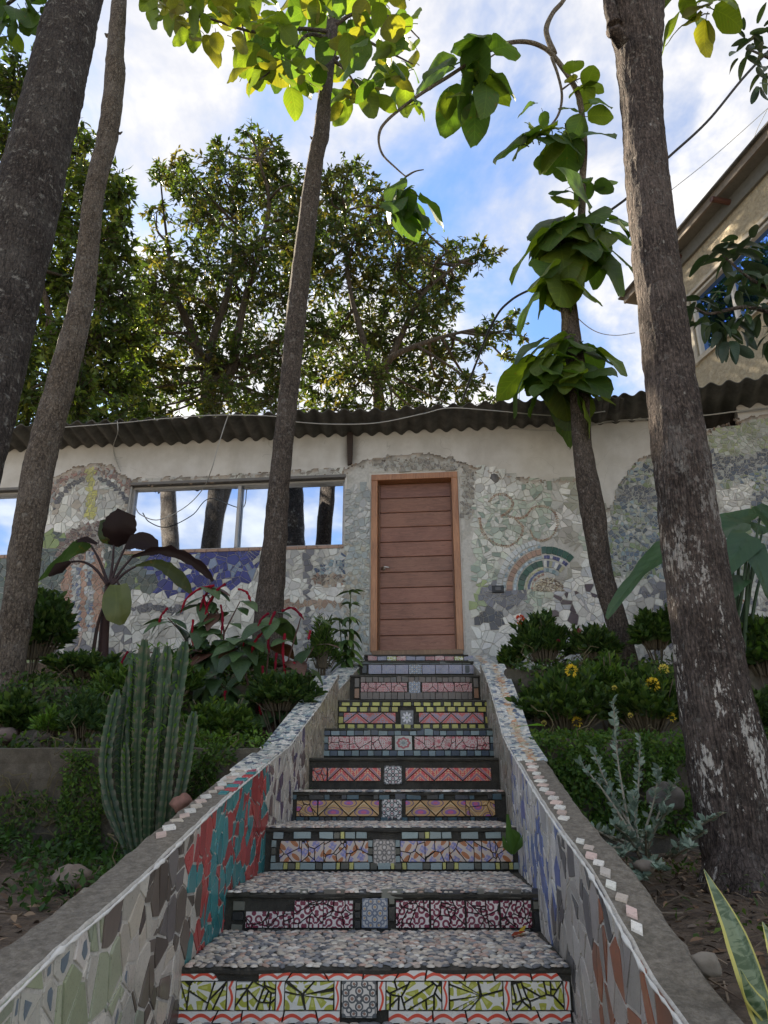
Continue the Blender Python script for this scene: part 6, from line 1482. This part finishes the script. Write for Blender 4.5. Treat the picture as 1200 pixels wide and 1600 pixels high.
# creeping ground cover
def creeper(name, label, pts, lpx, cols, cat='creeper', depth=.05):
    """pts = list of (x, y, z, nx, ny, nz) surface samples"""
    A = np.array(pts); n = len(A); root = thing(name, label, cat, tuple(A[:, :3].mean(0) * [1, 1, 0] + [0, 0, A[:, 2].min()]))
    nrm = A[:, 3:]; pos = A[:, :3] + nrm * NR.uniform(0, depth, (n, 1)); c = Vector(A[:, :3].mean(0)); dr = rdir(n) + nrm * .4 + np.array([0, 0, -.2]); s = pxm(lpx, c) * NR.uniform(.6, 1.3, (n, 1)) * np.array([[1.25, 1, 1]])
    col = np.array(cols)[NR.randint(0, len(cols), n)]
    ob('leaves', scatter(LEAF4_V, LEAF4_T, pos, dr, nrm + rdir(n) * .5, s, col, LEAF_SHADE, .25), root, kind='stuff')
    mb = MB()
    for _ in range(14):
        a = A[R.randrange(n)]; q = [Vector(a[:3]) + Vector(a[3:]) * .02]
        for _k in range(7): q.append(q[-1] + Vector((R.uniform(-.08, .08), R.uniform(-.01, .01), R.uniform(-.06, .09))) * (1 if abs(a[5]) < .5 else .6))
        mb.tube(q, .003, 4, (.12, .10, .05))
    ob('runners', mb.mesh(STEM), root, kind='stuff'); return root
def face_pts(poly, Y, n, dens=None):
    out = []; xs = [p[0] for p in poly]; ys_ = [p[1] for p in poly]
    while len(out) < n:
        x, y = R.uniform(min(xs), max(xs)), R.uniform(min(ys_), max(ys_)); ins = False
        for i in range(len(poly)):
            a, b = poly[i], poly[i - 1]
            if (a[1] > y) != (b[1] > y) and x < (b[0] - a[0]) * (y - a[1]) / (b[1] - a[1]) + a[0]: ins = not ins
        if not ins or N3((x * .03, y * .03, Y), 1) < R.uniform(-.55, .0): continue
        p = P(x, y, Y - .015); out.append((p.x, p.y, p.z, 0, -1, 0))
    return out
def top_pts(x0, x1, y0, y1, n):
    out = []
    while len(out) < n:
        X, Y = R.uniform(x0, x1), R.uniform(y0, y1)
        if N3((X * 2, Y * 2, 0)) < R.uniform(-.6, .2): continue
        out.append((X, Y, soil_z(X, Y) + .01, 0, 0, 1))
    return out
creeper('creeping_plant', 'curtain of small creeper leaves hanging down the left terrace wall', face_pts([(105, 1175), (175, 1170), (172, 1240), (150, 1335), (85, 1340), (95, 1260)], W1L, 1500), 8, MG + BG)
creeper('creeping_plant', 'sparse creeper strands on the terrace wall at the left edge', face_pts([(-20, 1240), (60, 1235), (110, 1250), (100, 1275), (40, 1300), (-20, 1330)], W1L, 550), 8, MG)
creeper('creeping_plant', 'creeper patch on the left terrace wall next to the stair wall', face_pts([(285, 1165), (375, 1165), (350, 1215), (310, 1285), (290, 1270)], W1L, 900), 8, MG)
creeper('creeping_plant', 'bright mossy growth on top of the left terrace by the coping', top_pts(oL(4.6) - .75, oL(4.6) + .02, W1L + .05, 5.2, 1100), 9, BG, depth=.09)
creeper('ground_cover', 'dense ferny ground cover at the foot of the left terrace wall', [(x, y, gz(x, y), 0, 0, 1) for x, y in ((R.uniform(-2.8, -1.0), R.uniform(3.1, 4.25)) for _ in range(4200)) if N3((x * 2, y * 2, 5)) > -.2 or y > 3.8], 14, [(.035, .08, .02), (.05, .11, .025), (.03, .065, .02)], depth=.12)
creeper('creeping_plant', 'thick carpet of tiny leaves covering the right terrace wall', face_pts([(828, 1150), (1080, 1148), (1082, 1300), (920, 1300), (870, 1230)], W1R, 5200) + top_pts(oR(4.6), 2.4, W1R + .02, W1R + .4, 1400), 8.5, [(.05, .11, .02), (.07, .14, .025), (.04, .09, .02), (.09, .15, .03)])
creeper('ground_cover', 'low weeds on the upper right terrace under the shrubs', top_pts(1.1, 4.2, W2R + .05, 7.2, 1500), 12, DGc + MG, depth=.1)
creeper('ground_cover', 'low weeds on the upper left terrace under the shrubs', top_pts(-4.5, -.6, W2L + .05, 7.6, 2200), 12, DGc + MG, depth=.12)
creeper('ground_cover', 'patchy weeds on the lower left terrace around the bushes', top_pts(-4.2, -.9, W1L + .1, W2L - .05, 1500), 11, DGc + MG, depth=.08)

creeper('creeping_plant', 'creeper hanging over the upper left terrace wall below the shrubs', face_pts([(-10, 1066), (345, 1066), (350, 1130), (250, 1110), (200, 1165), (90, 1110), (-10, 1150)], W2L, 1900), 9, DGc + MG)
creeper('creeping_plant', 'creeper hanging over the upper right terrace wall behind the yellow flowers', face_pts([(800, 1038), (1075, 1038), (1075, 1110), (980, 1085), (900, 1120), (820, 1100)], W2R, 1900), 9, DGc + MG)
shrub('leafy_shrub', 'loose straggly shrub left of the cactus at the foot of the banana stem', 'shrub', 195, 1075, 5.6, 46, 40, 700, 17, MG, narrow=.7, up=.9)
shrub('leafy_shrub', 'straggly weeds between the dark left bush and the bluish bush', 'shrub', 78, 1130, 4.9, 30, 30, 500, 14, BG, narrow=.6, up=1.0)
shrub('leafy_shrub', 'bright leafy tuft behind the cactus tops', 'shrub', 265, 1060, 5.5, 50, 42, 700, 16, MG, up=.8)
shrub('leafy_shrub', 'straggly green shrub between the two yellow-flowered bushes', 'shrub', 945, 1060, 5.6, 40, 46, 800, 14, BG + MG, narrow=.7, up=1.1)
shrub('leafy_shrub', 'small tufted plant at the foot of the wall right of the door', 'shrub', 800, 1030, 6.9, 22, 20, 350, 12, MG, up=.9)
# ribbed candelabra cactus
cac = thing('cactus', 'tall clump of ribbed green cactus columns by the left stair wall', 'cactus', P(235, 1325, 3.95))
CACT = m_attr('cactus_skin', .55, .3, 30, (.75, 1.2), .35)
for (bx_, by_, tx_, ty_, w_, dY) in ((205, 1325, 183, 1078, 21, .10), (212, 1328, 204, 1052, 22, .22), (225, 1330, 226, 1000, 24, .16), (236, 1330, 245, 1012, 22, .30), (243, 1328, 262, 1010, 23, .10), (250, 1326, 289, 1003, 24, .20), (258, 1322, 303, 1112, 20, .05), (232, 1332, 238, 1138, 20, -.08), (215, 1330, 196, 1165, 17, -.02), (252, 1325, 276, 1078, 20, .0), (222, 1330, 218, 1105, 18, .04), (262, 1318, 297, 1180, 16, .12), (208, 1330, 176, 1150, 16, .1), (238, 1328, 256, 1060, 19, .02), (228, 1328, 209, 1030, 18, .2)):
    Y = 3.95 + dY; b = P(bx_, by_, 3.95); t = P(tx_, ty_, Y); m = b.lerp(t, .45) + Vector(((t.x - b.x) * R.uniform(.1, .5), R.uniform(-.03, .03), 0)); b.z -= .05
    n = 64; q = spline([b, m, t], n); r0 = pxm(w_ / 2, t) * .82; V = []; F = []; C = []; nr = 5; seg = nr * 2; ph = R.random() * 3; LP_ = []; LD = []
    for i, p in enumerate(q):
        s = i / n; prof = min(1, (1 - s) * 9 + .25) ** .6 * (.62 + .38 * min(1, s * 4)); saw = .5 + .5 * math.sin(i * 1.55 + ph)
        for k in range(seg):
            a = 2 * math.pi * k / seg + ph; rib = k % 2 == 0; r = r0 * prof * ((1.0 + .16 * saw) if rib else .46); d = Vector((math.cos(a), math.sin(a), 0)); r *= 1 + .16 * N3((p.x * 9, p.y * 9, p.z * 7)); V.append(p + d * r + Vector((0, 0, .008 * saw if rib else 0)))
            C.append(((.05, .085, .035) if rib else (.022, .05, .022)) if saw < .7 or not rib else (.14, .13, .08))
            if rib and saw > .8 and s > .1: LP_.append(tuple(p + d * r)); LD.append(tuple(d + Vector((0, 0, .7))))
    F = [(i * seg + k, i * seg + (k + 1) % seg, (i + 1) * seg + (k + 1) % seg, (i + 1) * seg + k) for i in range(n) for k in range(seg)] + [tuple(n * seg + k for k in range(seg))]
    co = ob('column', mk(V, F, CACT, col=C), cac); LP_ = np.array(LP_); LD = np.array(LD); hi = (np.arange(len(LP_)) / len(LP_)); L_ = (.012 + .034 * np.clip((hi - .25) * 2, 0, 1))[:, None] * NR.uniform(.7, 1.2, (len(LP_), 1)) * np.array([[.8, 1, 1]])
    ob('leaflets', scatter(LEAF4_V, LEAF4_T, LP_, LD, np.tile([0, 0, 1.], (len(LP_), 1)) + LD * -.3, L_, np.array((.10, .20, .05)), LEAF_SHADE, .2), co, kind='stuff')

# blades laid along a curve in space
def ribbon(pts, widths, side, fold=.15, cup=0, rows=16, cols=3, ragged=0, seed=0):
    q = spline(pts, rows); ws = spl1(widths, rows); V = []; side = Vector(side).normalized()
    for i, p in enumerate(q):
        t = (q[min(i + 1, rows)] - q[max(i - 1, 0)]).normalized(); s = (side - t * side.dot(t)).normalized(); n_ = t.cross(s)
        for j in range(-cols, cols + 1):
            u = j / cols; rg = 1 + (ragged * (math.sin(i * 2.3 + seed) * .5 + N3((i * .9, j, seed))) if abs(u) > .9 else 0)
            V.append(p + s * (u * ws[i] / 2 * rg) + n_ * (fold * abs(u) * ws[i] / 2 + ragged * .12 * ws[i] * math.sin(i * 1.7 + j + seed) * abs(u)))
    m = 2 * cols + 1; return V, [(i * m + j, i * m + j + 1, (i + 1) * m + j + 1, (i + 1) * m + j) for i in range(rows) for j in range(m - 1)]
def rleaf(root, pxs, wpx, Y, col, mat, side=(1, 0, 0), name='leaf', **kw):
    pts = [P(a[0], a[1], a[2] if len(a) > 2 else Y) for a in pxs]; V, F = ribbon(pts, [pxm(w_, pts[0]) for w_ in wpx], side, **kw); return ob(name, mk(V, F, mat, col=col, smooth=True), root)
def stemp(root, pxs, r, Y, col, name='stem', n=14):
    pts = [P(a[0], a[1], a[2] if len(a) > 2 else Y) for a in pxs]; mb = MB(); mb.tube(spline(pts, n), [lerp(r, r * .6, i / n) for i in range(n + 1)], 7, col); return ob(name, mb.mesh(STEM, True), root)
bn = thing('banana_plant', 'dark-leaved banana plant with drooping ragged leaves before the window', 'plant', P(160, 1050, 7.0)); MR = (.016, .008, .009); MR2 = (.022, .011, .011)
stemp(bn, [(160, 1050), (163, 990), (167, 940), (171, 908)], .055, 7.0, (.05, .025, .022), 'stem'); stemp(bn, [(143, 1040), (152, 980), (164, 940)], .02, 6.95, (.05, .03, .025), 'stem')
for pp in ([(171, 912), (176, 880), (178, 850)], [(172, 912), (184, 880), (196, 855)], [(173, 914), (190, 890), (208, 869)], [(174, 915), (195, 895), (214, 884)], [(169, 912), (155, 875), (142, 852)], [(168, 914), (150, 890), (130, 878), (108, 878)], [(172, 910), (180, 905), (186, 914)]): stemp(bn, pp, .016, 6.95, (.045, .028, .03), 'petiole')
rleaf(bn, [(177, 853), (184, 828, 6.85), (197, 800, 6.8)], [16, 44, 52, 50, 30], 6.95, MR, LEAF_DARK, ragged=.10, seed=2); rleaf(bn, [(176, 850), (166, 838, 6.9), (160, 812, 6.9)], [10, 24, 24, 8], 6.95, (.05, .075, .04), LEAF_BIG, seed=4)
rleaf(bn, [(196, 857), (215, 846), (234, 850), (247, 866)], [6, 26, 30, 24, 4], 6.9, MR, LEAF_DARK, side=(.2, 0, 1), ragged=.1, seed=5)
rleaf(bn, [(206, 870), (240, 861), (270, 862), (300, 876), (322, 893), (333, 908)], [4, 12, 17, 16, 15, 5], 6.8, MR, LEAF_DARK, side=(.3, -.5, 1), ragged=.35, seed=1)
rleaf(bn, [(212, 884), (240, 880), (262, 888), (285, 908), (300, 928)], [3, 12, 20, 22, 5], 6.9, (.05, .07, .03), LEAF_BIG, side=(.6, -.3, .8), ragged=.15, seed=8)
rleaf(bn, [(142, 852), (120, 858), (95, 880), (60, 908)], [6, 26, 32, 26, 3], 6.9, (.04, .075, .04), LEAF_BIG, side=(.5, -.5, .6), ragged=.08, seed=3); rleaf(bn, [(118, 846), (135, 843), (152, 850)], [4, 10, 4], 6.85, MR, LEAF_DARK, side=(0, 0, 1))
rleaf(bn, [(186, 914), (184, 935, 6.75), (186, 958, 6.75), (191, 976, 6.78)], [26, 42, 46, 38, 8], 6.8, (.10, .125, .035), LEAF_GLOSS, fold=.25, seed=6); rleaf(bn, [(110, 878), (92, 888), (76, 900)], [5, 18, 3], 6.85, MR2, LEAF_DARK, side=(0, -.4, 1))

# chenille plants with red catkins
HT = []
for k in range(6):
    V, F = blade(1, R.uniform(.72, .88), lambda t: max(.02, (math.sin(math.pi * min(1, t * .72 + .22)) ** .8) * (1 - t ** 3 * .6) * (.65 if t < .03 else 1)), 7, 3, .2, R.uniform(.3, .6), .03, .2, k, pet=.25)
    for hue in ((.05, .10, .035), (.07, .125, .05), (.038, .075, .028), (.085, .04, .03) if k % 2 else (.05, .09, .04)): HT.append((hue, mk(V, F, LEAF_GLOSS, col=hue, smooth=True)))
CATK = m_attr('red_catkin', .9, 1.0, 120, (.6, 1.3), .1)
def chenille(label, stems, nl, lpx, cats, Y):
    root = thing('chenille_plant', label, 'plant', P(stems[0][0][0], stems[0][0][1], Y))
    pts = []
    for s in stems:
        q = spline([P(a[0], a[1], a[2] if len(a) > 2 else Y) for a in s], 16); mb = MB(); mb.tube(q, [lerp(.012, .005, i / 16) for i in range(17)], 6, (.10, .05, .04)); ob('stem', mb.mesh(STEM, True), root); pts += q[5:]
    for k in range(nl):
        p = pts[int(R.random() ** .8 * (len(pts) - 1))] if R.random() < .8 else R.choice(pts); a = R.uniform(0, 6.28); d = Vector((math.cos(a), -abs(math.sin(a)) * .9 if R.random() < .7 else math.sin(a), R.uniform(-.75, .15))).normalized()
        leaf_o(root, p + d * pxm(lpx * .3, p), d, pxm(lpx, p) * R.uniform(.6, 1.2), up=Vector((d.x * .5, d.y * .9, 1)), pool=HT)
    for c in cats:
        q = spline([P(a[0], a[1], Y - .12) for a in c], 12); q = [v + Vector((0, R.uniform(-.004, .004), 0)) for v in q]; mb = MB(); mb.tube(q, [.0095 * min(1, (12 - i) / 3 + .4) * (1 + .25 * math.sin(i * 2.1)) for i in range(13)], 8, R.choice([(.21, .010, .022), (.16, .009, .022), (.26, .013, .028)]), rough=.5, freq=60); ob('catkin', mb.mesh(CATK, True), root)
chenille('chenille plant with arching red catkins below the wide window', [[(300, 1070), (310, 1000), (335, 930)], [(310, 1070), (290, 1000), (262, 965)], [(315, 1070), (345, 1000), (375, 940)], [(300, 1070), (270, 1030), (215, 1015)], [(320, 1070), (350, 990), (318, 918)], [(330, 1060), (370, 1010), (395, 985)]], 70, 38,
    [[(335, 915), (312, 920), (292, 935), (282, 958)], [(330, 918), (318, 935), (312, 955)], [(318, 930), (322, 950), (326, 962)], [(352, 912), (340, 922), (325, 945), (318, 975)], [(262, 950), (252, 962), (248, 975)], [(372, 920), (385, 925), (392, 940)], [(302, 968), (300, 990), (302, 1010)], [(200, 1018), (190, 1035), (188, 1055)], [(345, 945), (348, 965), (346, 990)]], 6.3)
chenille('chenille plant hung with long red catkins beside the coping', [[(420, 1150, 5.6), (415, 1080), (425, 960)], [(425, 1150, 5.6), (440, 1070), (470, 965)], [(415, 1150, 5.6), (390, 1080), (375, 1000)], [(420, 1150, 5.6), (450, 1090), (490, 1010)], [(410, 1150, 5.6), (370, 1100), (330, 1050)]], 80, 42,
    [[(430, 955), (422, 975), (419, 1003), (421, 1020)], [(440, 955), (458, 950), (475, 968)], [(445, 990), (442, 1020), (446, 1055), (440, 1080)], [(415, 985), (400, 1000), (393, 1020)], [(432, 1020), (430, 1050), (434, 1070)], [(410, 1040), (412, 1075)], [(460, 1035), (455, 1065)], [(425, 1085), (428, 1110), (424, 1130)], [(352, 1080), (350, 1098)], [(405, 1100), (408, 1118)], [(448, 1050), (452, 1090), (447, 1105)], [(395, 985), (385, 990), (380, 1010)], [(485, 985), (482, 1000)], [(420, 958), (408, 968), (402, 985)], [(438, 1095), (436, 1118)]], 5.75)

# slender plant by the door
LN = []
for k in range(4):
    V, F = blade(1, R.uniform(.26, .32), p_lance, 6, 2, .3, R.uniform(.3, .7), .02, .1, k)
    for hue in ((.07, .13, .035), (.045, .09, .03), (.10, .17, .04)): LN.append((hue, mk(V, F, LEAF_GLOSS, col=hue, smooth=True)))
sp = thing('slender_plant', 'slender plant with whorled pointed leaves left of the door frame', 'plant', P(545, 1050, 7.1))
for s, tops in (([(545, 1050), (546, 1000), (548, 925)], 7), ([(540, 1050), (534, 1010), (530, 970)], 4)):
    stemp(sp, s, .008, 7.1, (.07, .10, .04)); q = spline([P(a[0], a[1], 7.1) for a in s], tops + 1)
    for k in range(1, tops + 2):
        for j in range(7):
            a = 6.28 * j / 7 + k; d = Vector((math.cos(a), math.sin(a), .35 if k > tops - 1 else -.25)); leaf_o(sp, q[min(k, tops + 1)], d, pxm(30 - k * 1.2, q[k]) * R.uniform(.7, 1.1), pool=LN)

# elephant-ear leaves at the right
EL = []
for k in range(4):
    V, F = blade(1, R.uniform(.72, .85), lambda t: max(.03, (1 - t) ** .62 * min(1, t * 5 + .55)), 12, 5, .28, R.uniform(.25, .5), .06, .15, k * 2)
    for hue in ((.028, .07, .03), (.04, .09, .035)): EL.append((hue, mk(V, F, LEAF_GLOSS, col=hue, smooth=True)))
el = thing('elephant_ear_plant', 'elephant-ear plant with broad dark leaves behind the peeling trunk', 'plant', P(1150, 1060, 5.9)); eb = P(1150, 1060, 5.9)
for (bx_, by_, tx_, ty_, Y, dy, upv) in ((1056, 852, 920, 920, 5.9, -.12, (.1, -.35, 1)), (1150, 820, 1052, 850, 5.8, -.12, (0, -.8, .8)), (1190, 800, 1270, 880, 5.8, -.12, (0, -.8, .8)), (1120, 870, 1040, 905, 5.8, -.1, (0, -.5, 1)), (1165, 845, 1105, 915, 5.6, -.15, (0, -1, .5)), (1175, 855, 1215, 930, 5.6, -.15, (0, -1, .5)), (1140, 905, 1080, 965, 5.7, -.3, (0, -.7, .8)), (1190, 830, 1150, 795, 6.0, .1, (0, -.9, .5)), (1200, 880, 1260, 850, 5.9, -.2, (0, -.7, 1)), (1135, 820, 1200, 785, 6.0, 0, (0, -1, .3))):
    b = P(bx_, by_, Y); t = P(tx_, ty_, Y + dy); d = t - b; o = ob('leaf', R.choice(EL)[1], el, b - d * .12); o.rotation_euler = stemdir(None, d, Vector(upv)); o.scale = (d.length * .62, d.length * 1.05, d.length * .7)
    m = eb.lerp(b, .55) + Vector((0, -.1, .15)); mb = MB(); mb.tube(spline([eb + Vector((R.uniform(-.08, .08), 0, 0)), m, b - d * .02], 14), [lerp(.018, .008, i / 14) for i in range(15)], 7, (.05, .085, .045)); ob('petiole', mb.mesh(STEM, True), el)

# silver bush
SVc = [(.15, .21, .175), (.19, .25, .21), (.12, .17, .14), (.23, .28, .24)]
SILV = m_leaf('silver_leaf', .15, .75, (1.1, 1.15, 1.0))
sv = thing('silver_bush', 'silvery grey-green bush spreading over the right stair wall', 'shrub', P(960, 1330, 3.4)); pos = []; dr = []; mb = MB()
for (bx_, by_, tx_, ty_, Y, n) in ((985, 1300, 958, 1092, 4.0, 34), (990, 1300, 925, 1170, 3.9, 22), (985, 1300, 905, 1190, 3.8, 14), (990, 1310, 1000, 1150, 4.0, 22), (985, 1320, 945, 1222, 3.7, 24), (1000, 1320, 1030, 1200, 3.9, 22), (990, 1320, 900, 1300, 3.3, 24), (990, 1330, 882, 1275, 3.2, 16), (1000, 1330, 990, 1240, 3.5, 24), (1010, 1330, 1060, 1215, 3.9, 20), (1000, 1340, 960, 1290, 3.2, 22), (1010, 1340, 1010, 1300, 3.1, 20), (1000, 1345, 1005, 1375, 2.9, 24), (1010, 1345, 1035, 1360, 2.9, 18), (1040, 1340, 1100, 1300, 3.0, 22), (1040, 1340, 1130, 1270, 3.0, 18), (1050, 1340, 1080, 1325, 2.9, 18), (1000, 1330, 925, 1330, 3.0, 18), (1000, 1345, 975, 1395, 2.8, 14), (1010, 1330, 1045, 1265, 3.2, 20), (990, 1330, 965, 1340, 3.0, 16)):
    q = spline([P(bx_, by_, 3.4), P((bx_ + tx_) / 2 + R.uniform(-8, 8), (by_ + ty_) / 2 - 6, (Y + 3.4) / 2), P(tx_, ty_, Y)], 14); mb.tube(q, [lerp(.007, .003, i / 14) for i in range(15)], 5, (.22, .2, .15))
    for k in range(int(n * 3.6)):
        t = R.random() ** .55; i = min(13, int(t * 14)); p = q[i].lerp(q[i + 1], t * 14 - i); a = R.uniform(0, 6.28); ax_ = (q[-1] - q[0]).normalized(); d = Vector((math.cos(a), math.sin(a), .3)) * .8 + ax_ * .7; pos.append(tuple(p)); dr.append(tuple(d))
n = len(pos); s = pxm(12.5, P(960, 1250, 3.5)) * NR.uniform(.6, 1.3, (n, 1)) * np.array([[1.15, 1, 1]])
ob('stems', mb.mesh(STEM, True), sv); ob('foliage', scatter(LEAF_V, LEAF_T, np.array(pos), np.array(dr), rdir(n, 1), s, np.array(SVc)[NR.randint(0, 4, n)], SILV, .15), sv, kind='stuff')

# snake plant with yellow edged blades
def m_snake():
    m, nt, b = newmat('banded_snake_leaf'); n = nz(nt, wpos(nt, (1, 1, 2.5)), 22, 5, .6, 1.0); c = mix(nt, n.ss(.42, .56), (.05, .09, .04), (.16, .21, .12)); c = mix(nt, 1.0, c, attr(nt), 'MULTIPLY')
    u_ = nt.nodes.new('ShaderNodeUVMap'); s = nt.nodes.new('ShaderNodeSeparateXYZ'); nt.links.new(u_.outputs[0], s.inputs[0]); e = E(nt, s.outputs[0]).abs().gt(.78)
    nt.links.new(mix(nt, e, c, (.50, .46, .12)), b.inputs['Base Color']); b.inputs['Roughness'].default_value = .4; return m
SNK = m_snake(); sn = thing('snake_plant', 'snake plant with tall yellow-edged blades in the lower right corner', 'plant', P(1205, 1640, 1.75))
for pts, ws in (([(1215, 1640, 1.75), (1185, 1540, 1.75), (1150, 1450, 1.75), (1100, 1358, 1.75)], [36, 58, 62, 56, 34, 2]), ([(1235, 1640, 1.8), (1205, 1590, 1.75), (1175, 1555, 1.72), (1157, 1515, 1.7)], [22, 30, 26, 2]), ([(1245, 1640, 1.8), (1225, 1550, 1.8), (1212, 1480, 1.8), (1192, 1440, 1.85)], [26, 34, 30, 3]), ([(1225, 1650, 1.7), (1215, 1600, 1.65), (1196, 1560, 1.62)], [22, 30, 3])):
    P3 = [P(*a) for a in pts]; V, F = ribbon(P3, [pxm(w_, P3[0]) for w_ in ws], (1, .5, 0), fold=.35, rows=24, cols=5); uv = [((i % 11 - 5) / 5, (i // 11) / 24) for i in range(len(V))]; ob('blade', mk(V, F, SNK, col=(1, 1, 1), uv=uv, smooth=True), sn)

# round leaf on the coping, seedling and leaf on the stairs
def lone_leaf(label, px, py, Y, L_, d, col, wr=.8):
    V, F = blade(L_, L_ * wr, p_teak, 6, 3, .15, .2, .03, .1, px); p = P(px, py, Y); o = ob('fallen_leaf', mk(V, F, LEAF_BIG, col=col, smooth=True), None, p); o.rotation_euler = stemdir(None, d); o['label'] = label; o['category'] = 'leaf'; return o
lone_leaf('round bright green leaf lying on the right coping', 850, 1134, 4.3, .165, Vector((-1, -.1, .12)), (.08, .19, .03)); lone_leaf('curled red and yellow leaf at the right end of a step', 800, 1462, 3.22, .055, Vector((.9, .2, .4)), (.30, .05, .02)); lone_leaf('small yellow leaf on the step beside the red one', 812, 1460, 3.25, .04, Vector((.5, .2, .8)), (.45, .33, .04)); lone_leaf('small green leaf lying on a black step', 492, 1231, 4.9, .07, Vector((-1, 0, .05)), (.06, .12, .03), .5)
sd = thing('seedling', 'green seedling growing from the stair edge at right', 'plant', P(800, 1330, 3.85))
for pts, ws in (([(802, 1335, 3.85), (797, 1310, 3.83), (793, 1272, 3.8)], [3, 14, 3]), ([(803, 1335, 3.85), (808, 1308, 3.8), (800, 1296, 3.75)], [3, 13, 3]), ([(803, 1335, 3.85), (815, 1318, 3.8), (820, 1302, 3.8)], [3, 12, 3]), ([(800, 1335, 3.85), (790, 1322, 3.8), (786, 1306, 3.78)], [3, 9, 2])): P3 = [P(*a) for a in pts]; V, F = ribbon(P3, [pxm(w_, P3[0]) for w_ in ws], (1, 0, .2), rows=8); ob('leaf', mk(V, F, LEAF_GLOSS, col=(.075, .16, .035), smooth=True), sd)

# stones, roots, twigs and dry litter
def rock(label, px, py, Y, r, flat=.7, col=(.17, .14, .115), name='garden_stone'):
    p = P(px, py, Y); V = []; F = []; sg, rg = 16, 10
    for i in range(rg + 1):
        a = math.pi * i / rg
        for k in range(sg):
            b = 2 * math.pi * k / sg; d = Vector((math.sin(a) * math.cos(b), math.sin(a) * math.sin(b), math.cos(a) * flat)); d = d * r * (1 + .35 * N3((d.x * 1.5 + px, d.y * 1.5, d.z * 1.5)) + .1 * N3((d.x * 5, d.y * 5, d.z * 5 + py))); V.append(p + d)
    F = [(i * sg + k, (i + 1) * sg + k, (i + 1) * sg + (k + 1) % sg, i * sg + (k + 1) % sg) for i in range(rg) for k in range(sg)]; ob(name, mk(V, F, ROCK, col=col, smooth=True), label=label, category='stone')
rock('large brown stone on the soil left of the stair wall', 112, 1372, 3.5, .085, .6, (.24, .19, .155)); rock('reddish stone wedged between cactus and stair wall', 285, 1256, 3.9, .055, .8, (.28, .15, .12)); rock('pale stone block beside the right coping', 1102, 1508, 2.0, .035, .8, (.25, .22, .18)); rock('grey stone half hidden by the silver bush', 1042, 1245, 3.9, .09, .7, (.17, .155, .14)); rock('small stone at the edge of the right soil bed', 1008, 1355, 3.0, .04, .6, (.2, .17, .14)); rock('small stone at the foot of the left wall near the frame edge', 8, 1148, 5.0, .08, .6, (.2, .15, .13)); rock('dark stone under the lower left bush', 70, 1150, 4.9, .07, .5, (.12, .1, .085))
def litter(label, x0f, x1f, y0, y1, n, cols):
    pos = []; 
    for _ in range(n):
        Y = R.uniform(y0, y1); X = R.uniform(x0f(Y), x1f(Y)); pos.append((X, Y, soil_z(X, Y) + R.uniform(.004, .03)))
    n = len(pos); D = rdir(n) * np.array([1, 1, .25]); s = NR.uniform(.02, .06, (n, 1)) * np.array([[.9, 1, 1]]); me = scatter(LEAF_V, LEAF_T, np.array(pos), D, rdir(n, 1.5), s, np.array(cols)[NR.randint(0, len(cols), n)], STEM, .3); ob('dry_leaves', me, kind='stuff', label=label, category='leaf litter')
    mb = MB()
    for _ in range(n // 5):
        Y = R.uniform(y0, y1); X = R.uniform(x0f(Y), x1f(Y)); z = soil_z(X, Y) + .012; a = R.uniform(0, 6.28); L_ = R.uniform(.05, .3); q = [Vector((X, Y, z)), Vector((X + math.cos(a) * L_ * .5, Y + math.sin(a) * L_ * .5, z + R.uniform(0, .02) + .01)), Vector((X + math.cos(a + .2) * L_, Y + math.sin(a + .2) * L_, z))]; mb.tube(q, [.004, .003, .0015], 4, R.choice([(.16, .12, .08), (.22, .17, .12), (.10, .07, .05)]))
    ob('twig_litter', mb.mesh(STEM), kind='stuff', label=label.replace('leaves', 'twigs'), category='twigs')
DR = [(.20, .12, .07), (.14, .085, .05), (.26, .18, .11), (.09, .06, .04), (.17, .13, .10)]
litter('dry brown leaves scattered on the soil left of the stair wall', lambda Y: -3.2, lambda Y: oL(Y) - .03, 1.2, 4.2, 1300, DR)
litter('dry brown leaves scattered on the soil right of the stair wall', lambda Y: oR(Y) + .03, lambda Y: 3.2, 1.0, 4.4, 2400, DR)
creeper('ground_cover', 'scattered weeds and grass on the soil around the thick trunk', [(x, y, gz(x, y), 0, 0, 1) for x, y in ((R.uniform(1.0, 2.6), R.uniform(1.8, 4.2)) for _ in range(1800)) if N3((x * 2.2, y * 2.2, 8)) > .08], 15, MG, depth=.08)
ob('bounce_yard', mk([(-60, -80, -1.93), (60, -80, -1.93), (60, -2.6, -1.93), (-60, -2.6, -1.93)], [(0, 1, 2, 3)], m_grout('pale_bounce_paving', (.42, .40, .36), (.55, .52, .47), (.3, .28, .24), .3, 6)), kind='structure', label='unseen pale yard behind the camera, added to bounce light')  # unseen pale ground, added behind the camera to bounce sunlight onto the facade
